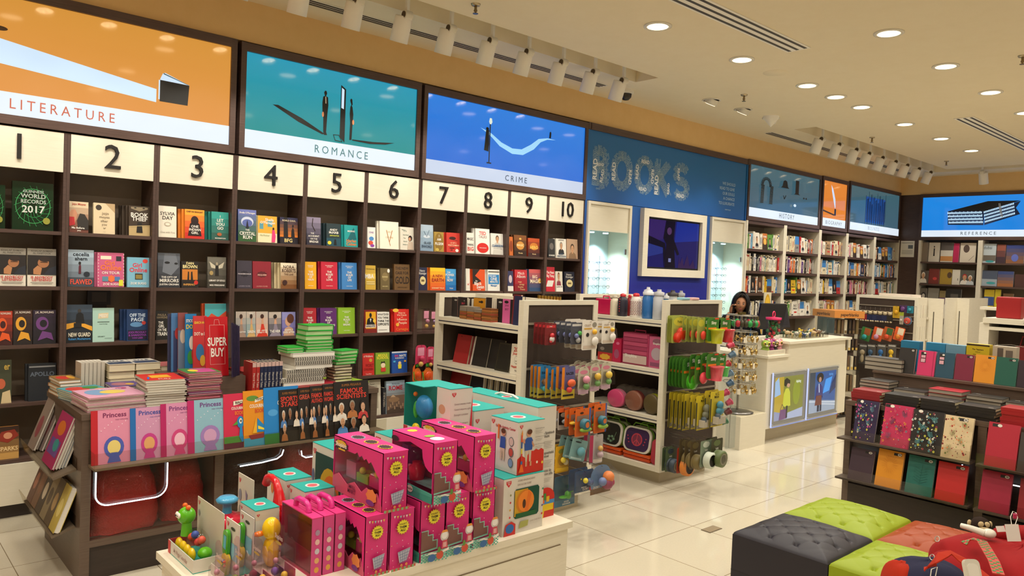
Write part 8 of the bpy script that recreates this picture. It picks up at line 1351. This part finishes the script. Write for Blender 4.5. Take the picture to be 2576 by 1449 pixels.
for i,(c,n_)in enumerate((('#6a2a30','maroon'),('#8a1c24','red'),('#1c2448','navy'),('#20284c','dark blue'),('#1c2040','navy, third'),('#22284a','dark blue, last'),('#2a2620','black'))):
 px=2158+i*12.5;p=onx(px+6,790,9.85);t=thing('bear_key_chain','bear key chain in %s shirt, %s from the left on far island'%(n_,ORD[i]),'key chain',(9.85,p.y,1.16),A90,'bear key chains')
 MB().box(-.03,.03,-.02,.02,.0,.07,c).obj('shirt',t);b=MB().ball((0,0,.095),(.028,.022,.024),'#b8a888',10,8).ball((-.02,0,.115),.009,'#b8a888',8,6).ball((.02,0,.115),.009,'#b8a888',8,6).ball((-.018,-.01,-.008),(.014,.02,.012),'#c8b898',8,6).ball((.018,-.01,-.008),(.014,.02,.012),'#c8b898',8,6);b.obj('body',t);MB().rod((0,0,.115),(0,0,.17),.002,'M#a8a49c',5).obj('chain',t)
hpack(2246,770,2264,800,9.8,('#c8a020',[],[('b',.5,.5,.3,'#e0a820')],(.1,.9,.1,.9,.03)),'small yellow pack at upper right of the far island');hpack(2262,768,2282,786,9.8,('#4a2a5a',[],[('b',.5,.5,.3,'#6a3a7a')],(.1,.9,.1,.9,.03)),'purple pack at the upper right of the far island');hpack(2281,770,2298,788,9.8,('#1c7a90',[],[('b',.5,.5,.25,'#3aa0b8')],(.1,.9,.1,.9,.03)),'teal pack at the upper right corner of the far island')
hpack(2263,785,2273,816,9.8,('#b8b0a0',[('r',0,.7,1,.3,'#a8b82a')],[('b',.5,.35,.3,'#d8d0c4')],(.1,.9,.05,.9,.03)),'narrow silver and lime pack on the far island');hpack(2273,796,2294,818,9.8,('#5a7a9a',[],[('b',.5,.5,.42,'#c84a3a'),('b',.5,.42,.25,'#e8dcd0')],(.02,.98,.02,.98,.04),.45),'round red and white pack on the far island')
for i,(px,c,n_)in enumerate(((2172,'#3a7a3a','green card pack with a teal piece'),(2202,'#d85a2a','orange card pack with a pink piece'),(2228,'#b85a2a','red-brown card pack with an orange piece'),(2256,'#e0602a','orange card pack with a fox coloured piece'))):
 hpack(px-3,824,px+22,858,9.75,(c,[('r',.3,.45,.6,.5,('#a85a2a','#e0d8c8','#3a6a3a','#e8dcc0')[i])],[('b',.5,.3,.26,('#2aa0a0','#c890b0','#d8502a','#d8802a')[i])],(.05,.95,.03,.6,.05)),n_+', middle hooks of far island',math.radians(12))
for i,(px,c,n_)in enumerate(((2166,'#b8a888','beige'),(2186,'#3a5a7a','dark blue'),(2212,'#2a68a8','blue and green'),(2238,'#d8b01c','yellow'))):
 hpack(px-6,866,px+16,915,9.75,('#5a5650',[('r',.1,.88,.8,.08,'#b8b4ac')],[('B',.5,.6,.3,.14,c),('B',.5,.3,.22,.22,c)],(.05,.95,.04,.85,.05)),'%s toy in a grey clear pack, lower hooks of far island'%n_)
t=thing('card_shelf_island','long cream shelf island of greeting cards right of the far hook island','shelving unit',(10.0,3.55,0));
b=MB().box(.9,2.6,-.02,0,0,1.475,'lam');b.obj('back_panel',t)
for i,(x,px0,px1)in enumerate(((.35,2326,2371),(1.3,2390,2436))):
 y0=onx(px0,800,10+x).y;y1=onx(px1,800,10+x).y;MB().box(x,x+.03,y1-3.55,y0-3.55,0,1.47,'lam').obj('divider',t);MB().box(x-.004,x,(y0+y1)/2-3.555,(y0+y1)/2-3.545,.3,1.3,'#4a4234').obj('slot_strip',t)
 for z in(1.22,.95,.66):MB().box(max(x-.36,.305),x-.002,y0-3.55-.05,y0-3.55+.14,z-.02,z,'lam').obj('shelf',t)
 for k in range(4):
  for r_,z in enumerate((1.22,.95)):
   o=MB().box(0,.003,0,.09,0,.16,('#dcd6cc','#d0ccc0','#c8b8a8','#d8d4c8')[(k+r_)%4]).art(Pleft(0,.09,0),.09,.16,[('e',.5,.5,.2,.2,('#8a8a84','#a8a49a','#6a8a5a','#b89a90')[k])]).obj('greeting_card');o.location=(10+x-.33+.08*k,y0-.04,z+.001);tag(o,'pale greeting card, %s on the %s shelf of the %s card bay'%(ORD[k],('upper','lower')[r_],('left','right')[i]),'card','greeting cards on the far island')
for i in range(5):
 p=onx(2210+i*20,742,10.2);o=MB().box(-.03,.03,-.05,.05,0,.03,'#d8ccc0').obj('card_pack');o.location=(10.25,p.y-.05 if p.y-.05>3.6 else 3.62+.01*i,1.476);tag(o,'pale card pack lying on the far island top, %s from the left'%ORD[i],'card pack','card packs on the far island top')
t=thing('bag_island','cream shelf island with red case on top at the right picture edge','shelving unit',(8.0,2.27,0),A90);MB().box(-.03,.05,0,.7,0,1.31,'lam').box(1.2,1.28,0,.7,0,1.31,'lam').box(.05,1.2,.3,.32,0,1.31,'brown').obj('frame',t);MB().box(.0,1.28,-.02,.72,1.311,1.36,'lamh').obj('top_board',t);[MB().box(.05,1.2,-.01,.29,z,z+.03,'lamh').obj('shelf',t)for z in(.5,1.25)]
t=thing('red_case','upright red case on the right island top','case',(8.1,2.12,1.361),A90,None);MB().box(-.08,.12,0,.12,0,.2,'#9c1418').obj('body',t,bevel=.01)
t=thing('dark_plush_monkey','dark plush monkey lying with legs over the right island edge','plush toy',(8.08,1.86,1.361),A90);MB().ball((0,.02,.05),(.07,.05,.05),'fur',14,10).ball((.0,.0,.12),(.045,.04,.04),'fur',14,10).tube([(-.03,0,.04),(-.06,-.06,.03),(-.06,-.115,-.03)],[.02,.018,.02],'fur',8).tube([(.03,0,.04),(.03,-.06,.03),(.03,-.115,-.03)],[.02,.018,.02],'fur',8).obj('body',t)
t=thing('red_pouch','red flat case at the right edge of island top','case',(8.1,1.72,1.361),A90);MB().box(0,.18,0,.12,0,.07,'#b81c18').obj('body',t,bevel=.008);MB().box(.02,.14,.02,.1,.071,.082,'#d8d4cc').obj('label_tag',t)
t=thing('red_hanging_bag','dark red bag hanging in the right island','bag',(8.12,1.93,.62),A90);MB().prism([(x,z+.5)for x,z in rounded(.28,.5,.3,5)],0,.1,'#7a1418',True).obj('body',t);MB().tube([(-.08,.05,.48),(-.06,.05,.58),(.06,.05,.58),(.08,.05,.48)],.008,'#7a1418',6).obj('strap',t)
t=thing('key_lanyard','thin silver chain with ring hanging in the dark island opening','chain',(8.0,2.15,1.09),A90);MB().tube([(-.0,-.03,.05),(.02,-.03,.0),(.0,-.03,-.02),(-.02,-.03,.0)],.003,'M#b8b4ac',5,True).tube([(.01,-.03,.03),(.12,-.03,.04),(.22,-.03,.03)],.0025,'M#8a867c',5).obj('chain',t)
t=thing('hook_stand','small cream stand with small green bottles between far islands','display stand',(9.2,2.62,0),A90);MB().box(-.02,.3,.0,.3,0,.78,'lam').box(-.02,.3,.12,.14,.78,1.42,'lam').box(-.03,.31,.0,.16,1.4,1.43,'lam').box(-.0,.28,.115,.12,.79,1.39,'brown').obj('frame',t)
for i in range(6):
 o=MB().lathe([(.014,0),(.016,.01),(.016,.05),(.008,.06)],'#9ab04a',10).lathe([(.009,.06),(.009,.08)],'#c8ccd4',8).obj('small_bottle');o.location=(9.26,2.60-.045*i,.781);tag(o,'tiny green bottle, %s from the left on the small cream stand'%ORD[i],'bottle','tiny green bottles')
 # acrylic tower of boxed journals
TP_=onx(2095,900,8.95);TR=math.radians(-28);TM=Matrix.Translation((TP_.x,TP_.y,0))@Matrix.Rotation(TR,4,'Z')
t=thing('journal_tower','clear acrylic tower of journals with an orange header','display stand',(TP_.x,TP_.y,0),TR);w,d=.38,.38
b=MB()
for z in(.30,.56,.80,1.0):b.box(0,w,0,d,z,z+.006,'C#f0ece4')
b.box(0,.004,0,d,.02,1.2,'C#f0ece4').box(w-.004,w,0,d,.02,1.2,'C#f0ece4').box(.004,w-.004,d-.004,d,.02,1.2,'C#f0ece4').box(w/2-.002,w/2+.002,.004,d-.004,.02,1.2,'C#f0ece4');b.obj('shelving',t);MB().box(0,w,0,d,0,.02,'#3a3430').obj('base',t)
b=MB().box(-.02,w+.02,-.02,d+.02,1.2,1.285,'#c8823a');b.art(Pfront(-.02,-.02,1.2),w+.04,.085,[('t','paperblanks',.5,.48,.42,'#2a1a14',.86)]);b.art(Pleft(-.02,d+.02,1.2),d+.04,.085,[('t','paperblanks',.5,.48,.42,'#2a1a14',.86)]);b.obj('header_box',t)
for r_,z in enumerate((1.007,.807,.567,.307,.021)):
 for i in range(7):
  c,n_=(('#3a2a20','dark brown'),('#5a4632','brown'),('#241c18','black'),('#6a5a3a','bronze'),('#c8c0a8','cream'))[(i*3+r_*2)%5];hh=(.17,.14,.17,.2,.2)[r_]
  o=MB().box(0,.034,0,.14,0,hh,c).art(Pfront(0,0,0),.034,hh,[('r',.1,.04,.8,.2,'#b89a4a' if r_ in(1,2)else '#6a5434'),('r',.3,.4,.1,.5,'#8a6a3a')]).obj('journal');o.location=TM@Vector((.012+i*.051+(.004 if i>3 else 0)-(.008 if i==3 else 0),.02,z));o.rotation_euler=(0,0,TR)
  tag(o,'%s journal, %s from the left, %s shelf of the clear tower'%(n_,ORD[i],ORD[r_]),'journal','journals in the clear tower')
RK=onx(2082,1068,8.9)
for i in range(4):
 o=bookmb(.02,.26,.17,'#b85a3a' if i%2 else '#a84a30',(),'page').obj('journal');place(o,(8.86+.03*i,RK.y-.08,.012),0,0,math.radians(16));tag(o,'tan journal leaning at the foot of clear tower, %s of four'%ORD[i],'journal','leaning journals by the tower')
t=thing('acrylic_rack','low clear rack holding four leaning journals','rack',(8.80,RK.y-.10,0));MB().box(0,.32,0,.2,0,.006,'C#e8e4dc').box(.30,.304,0,.2,.006,.2,'C#e8e4dc').obj('rack',t)
t=thing('floor_box','small dark square service box lid set in the floor','floor box',(*onz(1790,1332,0)[:2],.0005),.0);MB().box(-.07,.07,-.035,.035,0,.003,'#6a5c48').box(-.064,.064,-.03,.03,.003,.004,'#8a7a60').obj('lid',t)
t=thing('side_stool','dark low stool carrying a pile of dark notebooks behind the toy table','stool',(2.98,4.05,0));MB().box(0,.2,0,.26,.42,.46,'tablewood').obj('seat',t);[MB().box(x,x+.03,y,y+.03,0,.42,'tablewood').obj('leg',t)for x in(.01,.16)for y in(.01,.22)]
for i in range(15):flat(3.08+rnd.uniform(-.008,.008),4.17+rnd.uniform(-.008,.008),.4615+i*.021,.18,.22,.0205,rnd.uniform(-.05,.05),'#1c1820' if i in(0,1)or i>6 else '#7a1418',(),'%s notebook in the leaning pile on the stool, layer %d from the bottom'%('black' if i in(0,1)or i>6 else 'dark red',i+1),'notebook','pile of notebooks on the stool','pagek2','notebook')
# ================= ottomans
def ottoman(x0,y0,S,H_,mk,label):
 t=thing('ottoman',label,'ottoman',(x0+S/2,y0+S/2,0),0,'square tufted ottomans');n=96;vs=[];h=S/2
 BT=[(u*S/4,v*S/4)for u in(-1.5,-.5,.5,1.5)for v in(-1.5,-.5,.5,1.5)]+[(u*S/4,v*S/4)for u in(-1,0,1)for v in(-1,0,1)]
 BT=[(u*S*.27,v*S*.27)for u in(-1,0,1)for v in(-1,0,1)]+[(u*S*.135,v*S*.135)for u in(-1,1)for v in(-1,1)]+[(u*S*.405,v*S*.135)for u in(-1,1)for v in(-1,1)]+[(u*S*.135,v*S*.405)for u in(-1,1)for v in(-1,1)]
 s_=S*.135
 for j in range(n+1):
  for i in range(n+1):
   x=-h+S*i/n;y=-h+S*j/n;e=max(0,min(h-abs(x),h-abs(y)));z=H_-.045+.045*min(1,(e/.09))**.5
   dm=min(math.hypot(x-a,y-b_)for a,b_ in BT);z-=.014*math.exp(-(dm/.009)**2)+.003*math.exp(-(dm/.03)**2)
   p=abs(((x+y)/(2*s_))%1-.5);q=abs(((x-y)/(2*s_))%1-.5);p,q=.5-p,.5-q
   k=math.exp(-(p/.035)**2)+math.exp(-(q/.035)**2);z+=.016*(1-min(1,math.hypot(x,y)/h)**2)-.0035*min(k,1)*min(1,e/.05)*math.exp(-(dm/.07)**2);vs.append((x,y,z))
 b=MB();b.add(vs,[(j*(n+1)+i,j*(n+1)+i+1,(j+1)*(n+1)+i+1,(j+1)*(n+1)+i)for j in range(n)for i in range(n)],mk,True);b.obj('cushion',t)
 for a,b_ in BT:
  MB().ball((a,b_,H_-.030),(.008,.008,.005),mk,8,6).obj('button',t)
 MB().box(-h,h,-h,h,.0,.02,'#1a1614').box(-h+.0,h,-h+.0,h-.0,.02,H_-.043,mk).obj('base',t)
 MB().box(-h-.001,h+.001,-h-.001,h+.001,.21,.213,'#1c1a1c' if mk=='leatherk' else '#6a7a1c').obj('seam',t);return t
ottoman(3.315,1.495,.48,.43,'leatherk','charcoal tufted square ottoman, left of the four');ottoman(3.80,1.495,.48,.43,'leatherg','lime green tufted ottoman, far one behind the charcoal ottoman')
ottoman(3.315,1.01,.48,.43,'leatherg','lime green tufted ottoman, near one in front of the orange');ottoman(3.80,1.01,.48,.43,'leathero','orange tufted square ottoman beside the two green ones')
# ================= bags at the lower right
t=thing('bag_stand','low dark display block under the red and navy bags','plinth',(2.56,.36,0));MB().box(0,.72,0,.62,0,.46,'tablewood').obj('block',t)
def soft(name,parent,c,s,mk,e=.6,rot=0,n=30,m=18,wob=.015):
 vs=[];f=lambda q:(abs(q)**e)*(1 if q>=0 else-1)
 for j in range(m+1):
  ph=PI*j/m
  for i in range(n):
   th=2*PI*i/n;k=1+wob*math.sin(3*th+2*ph)+wob*.6*math.sin(7*th+5*ph)
   vs.append((s[0]*f(math.sin(ph))*f(math.cos(th))*k,s[1]*f(math.sin(ph))*f(math.sin(th))*k,s[2]*f(math.cos(ph))*k))
 b=MB();b.M=Matrix.Translation(c)@Matrix.Rotation(rot,4,'Z');b.add(vs,[(j*n+i,(j+1)*n+i,(j+1)*n+(i+1)%n,j*n+(i+1)%n)for j in range(m)for i in range(n)],mk,True);return b.obj(name,parent)
def band(name,parent,pts,w,mk,th=.003,up=None):
 P=[Vector(p)for p in pts];b=MB();vs=[]
 for a in range(len(P)):
  d=(P[min(a+1,len(P)-1)]-P[max(a-1,0)]).normalized();u=Vector(up or(0,0,1));s_=d.cross(u).normalized();nn=s_.cross(d).normalized()
  vs+=[P[a]-s_*w/2-nn*th/2,P[a]+s_*w/2-nn*th/2,P[a]+s_*w/2+nn*th/2,P[a]-s_*w/2+nn*th/2]
 n=len(P);b.add(vs,[(a*4+q,a*4+(q+1)%4,(a+1)*4+(q+1)%4,(a+1)*4+q)for a in range(n-1)for q in range(4)]+[(0,1,2,3),(4*n-4,4*n-3,4*n-2,4*n-1)],mk);return b.obj(name,parent)
BP=lambda px,py,z:onz(px,py,z)
t=thing('red_backpack','red backpack with green checked strap at lower right','bag',(0,0,0))
c=Vector((3.0,.60,.6));soft('bag_body',t,(3.06,.71,.617),(.25,.25,.153),'redcloth',.62,math.radians(-18),44,26,.022)
soft('front_pocket',t,(2.97,.84,.598),(.15,.10,.133),'redcloth',.6,math.radians(-18))
soft('top_roll',t,(3.20,.70,.775),(.15,.045,.032),'redcloth',.8,math.radians(-48))
ck=MB();path=[BP(2425,1368,.775),BP(2445,1356,.792),BP(2470,1362,.80),BP(2484,1385,.80),BP(2500,1412,.795),BP(2512,1445,.785)]
o=band('checked_strap',t,path,.032,'#b83424',.004)
b=MB()
for a,(p,q)in enumerate(zip(path,path[1:])):
 d=(q-p);L2=d.length;d.normalize();s_=d.cross(Vector((0,0,1))).normalized();nn=s_.cross(d)
 for i in range(int(L2/.011)):
  for k in range(3):
   if(i+k+a)%2:continue
   cpt=p+d*(i*.011+.0055)+s_*(k-1)*.0095+nn*.0026;b.add([cpt-d*.0048-s_*.0045,cpt+d*.0048-s_*.0045,cpt+d*.0048+s_*.0045,cpt-d*.0048+s_*.0045],[(0,1,2,3)],'#2e7a2a')
b.obj('strap_checks',o)
h=MB().tube([BP(2418,1322,.80),BP(2445,1330,.80),BP(2478,1342,.795)],[.009,.011,.013],'G#d8d4c8',12).ball(tuple(BP(2488,1342,.795)),(.026,.022,.016),'G#d8d4c8',14,10);h.obj('white_handle',t)
for(px,py,lb)in((2358,1356,''),(2345,1402,'')):MB().tube([BP(px+6*math.cos(a),py+7*math.sin(a),.755)for a in[2*PI*i/10 for i in range(10)]],.0018,'M#c8c4bc',6,True).obj('ring',t)
t=thing('navy_bag','navy bag with orange-red end band in front of red backpack','bag',(0,0,0));soft('bag_body',t,(2.70,.885,.605),(.13,.11,.142),'navycloth',.7,math.radians(-35));soft('end_band',t,(2.64,.945,.60),(.052,.075,.136),'redstrap',.75,math.radians(-35))
band('webbing_strap',t,[BP(2325,1432,.76),BP(2345,1424,.775),BP(2352,1412,.80),BP(2372,1396,.815),BP(2392,1390,.82),BP(2420,1408,.81),BP(2455,1434,.80),BP(2500,1470,.79)],.035,'redstrap',.004)
p=BP(2438,1432,.82);bk_=MB().prism([(x,z)for x,z in rounded(.045,.10,.3,5)],-.007,.007,'G#ccc8ba',True).prism([(x*.72,z*.6-.012)for x,z in rounded(.045,.10,.45,5)],-.009,-.006,'G#d8d4c8',True).obj('buckle',t);bk_.location=p+Vector((0,0,.03));bk_.rotation_euler=(math.radians(-25),0,math.radians(-42))
MB().tube([BP(2340,1455,.76),BP(2343,1432,.785),BP(2358,1426,.79),BP(2352,1455,.76)],.0014,'#e0dcd0',5).obj('tag_string',t)
def reorg(t,loc):
 v=Vector(loc);t.location=v
 for ch in t.children:ch.location=ch.location-v
RBT=[o for o in bpy.data.objects if o.name.startswith('red_backpack')][0]
reorg(RBT,(3.06,.71,.464));reorg(t,(2.70,.885,.463))
def pricetag(px0,py0,z,w,h,rz,rx,label):
 o=MB().box(-w/2,w/2,-.0006,.0006,0,h,'#dcd4cc').obj('price_tag');place(o,BP(px0,py0,z),rz,rx);return tag(o,label,'tag','white tags on the bags')
pricetag(2552,1362,.81,.05,.055,math.radians(-35),math.radians(-18),'large pale pink price tag on the red backpack');pricetag(2520,1338,.80,.034,.02,math.radians(-30),math.radians(-30),'small white price tag behind the large one')
t=thing('tag_cord','white looped cord with magenta bead above the price tag','cord',(0,0,0));MB().tube([BP(2545,1322,.83),BP(2542,1300,.85),BP(2548,1286,.86),BP(2556,1290,.86),BP(2560,1302,.855),BP(2552,1325,.83)],.0012,'#e0dcd0',5).obj('cord',t);MB().lathe([(.006,0),(.007,.016)],'G#b01c50',12,tuple(BP(2553,1304,.85))).obj('bead',t);reorg(t,BP(2552,1325,.83))
# plush monkey on a low block behind the orange ottoman
t=thing('plush_stand','low dark block between the orange ottoman and right notebook table','plinth',(4.40,.85,0));MB().box(0,.5,0,.6,0,.19,'tablewood').obj('block',t)
t=thing('plush_monkey','brown plush monkey with cream face beside the orange ottoman','plush toy',(4.72,1.30,.191),math.radians(-50));b=MB().ball((0,.01,.06),(.055,.05,.06),'fur',16,10).ball((0,-.01,.15),(.05,.048,.045),'fur',16,10)
b.tube([(-.045,0,.08),(-.09,-.03,.05),(-.1,-.08,.02)],[.018,.016,.018],'fur',8).tube([(.045,0,.08),(.09,-.03,.06),(.1,-.09,.03)],[.018,.016,.018],'fur',8).tube([(-.03,0,.03),(-.04,-.08,.02),(-.04,-.12,.03)],[.02,.018,.022],'fur',8).tube([(.03,0,.03),(.04,-.08,.02),(.04,-.12,.03)],[.02,.018,.022],'fur',8);b.obj('body',t)
MB().ball((0,-.048,.135),(.032,.018,.022),'furb',14,10).ball((-.015,-.048,.165),(.016,.01,.016),'furb',10,8).ball((.015,-.048,.165),(.016,.01,.016),'furb',10,8).obj('face',t);[MB().ball((q*.053,0,.155),(.012,.01,.018),'furb',10,8).obj('ear',t)for q in(-1,1)];MB().ball((0,-.01,.08),(.05,.047,.03),'redcloth',16,8).obj('scarf',t)
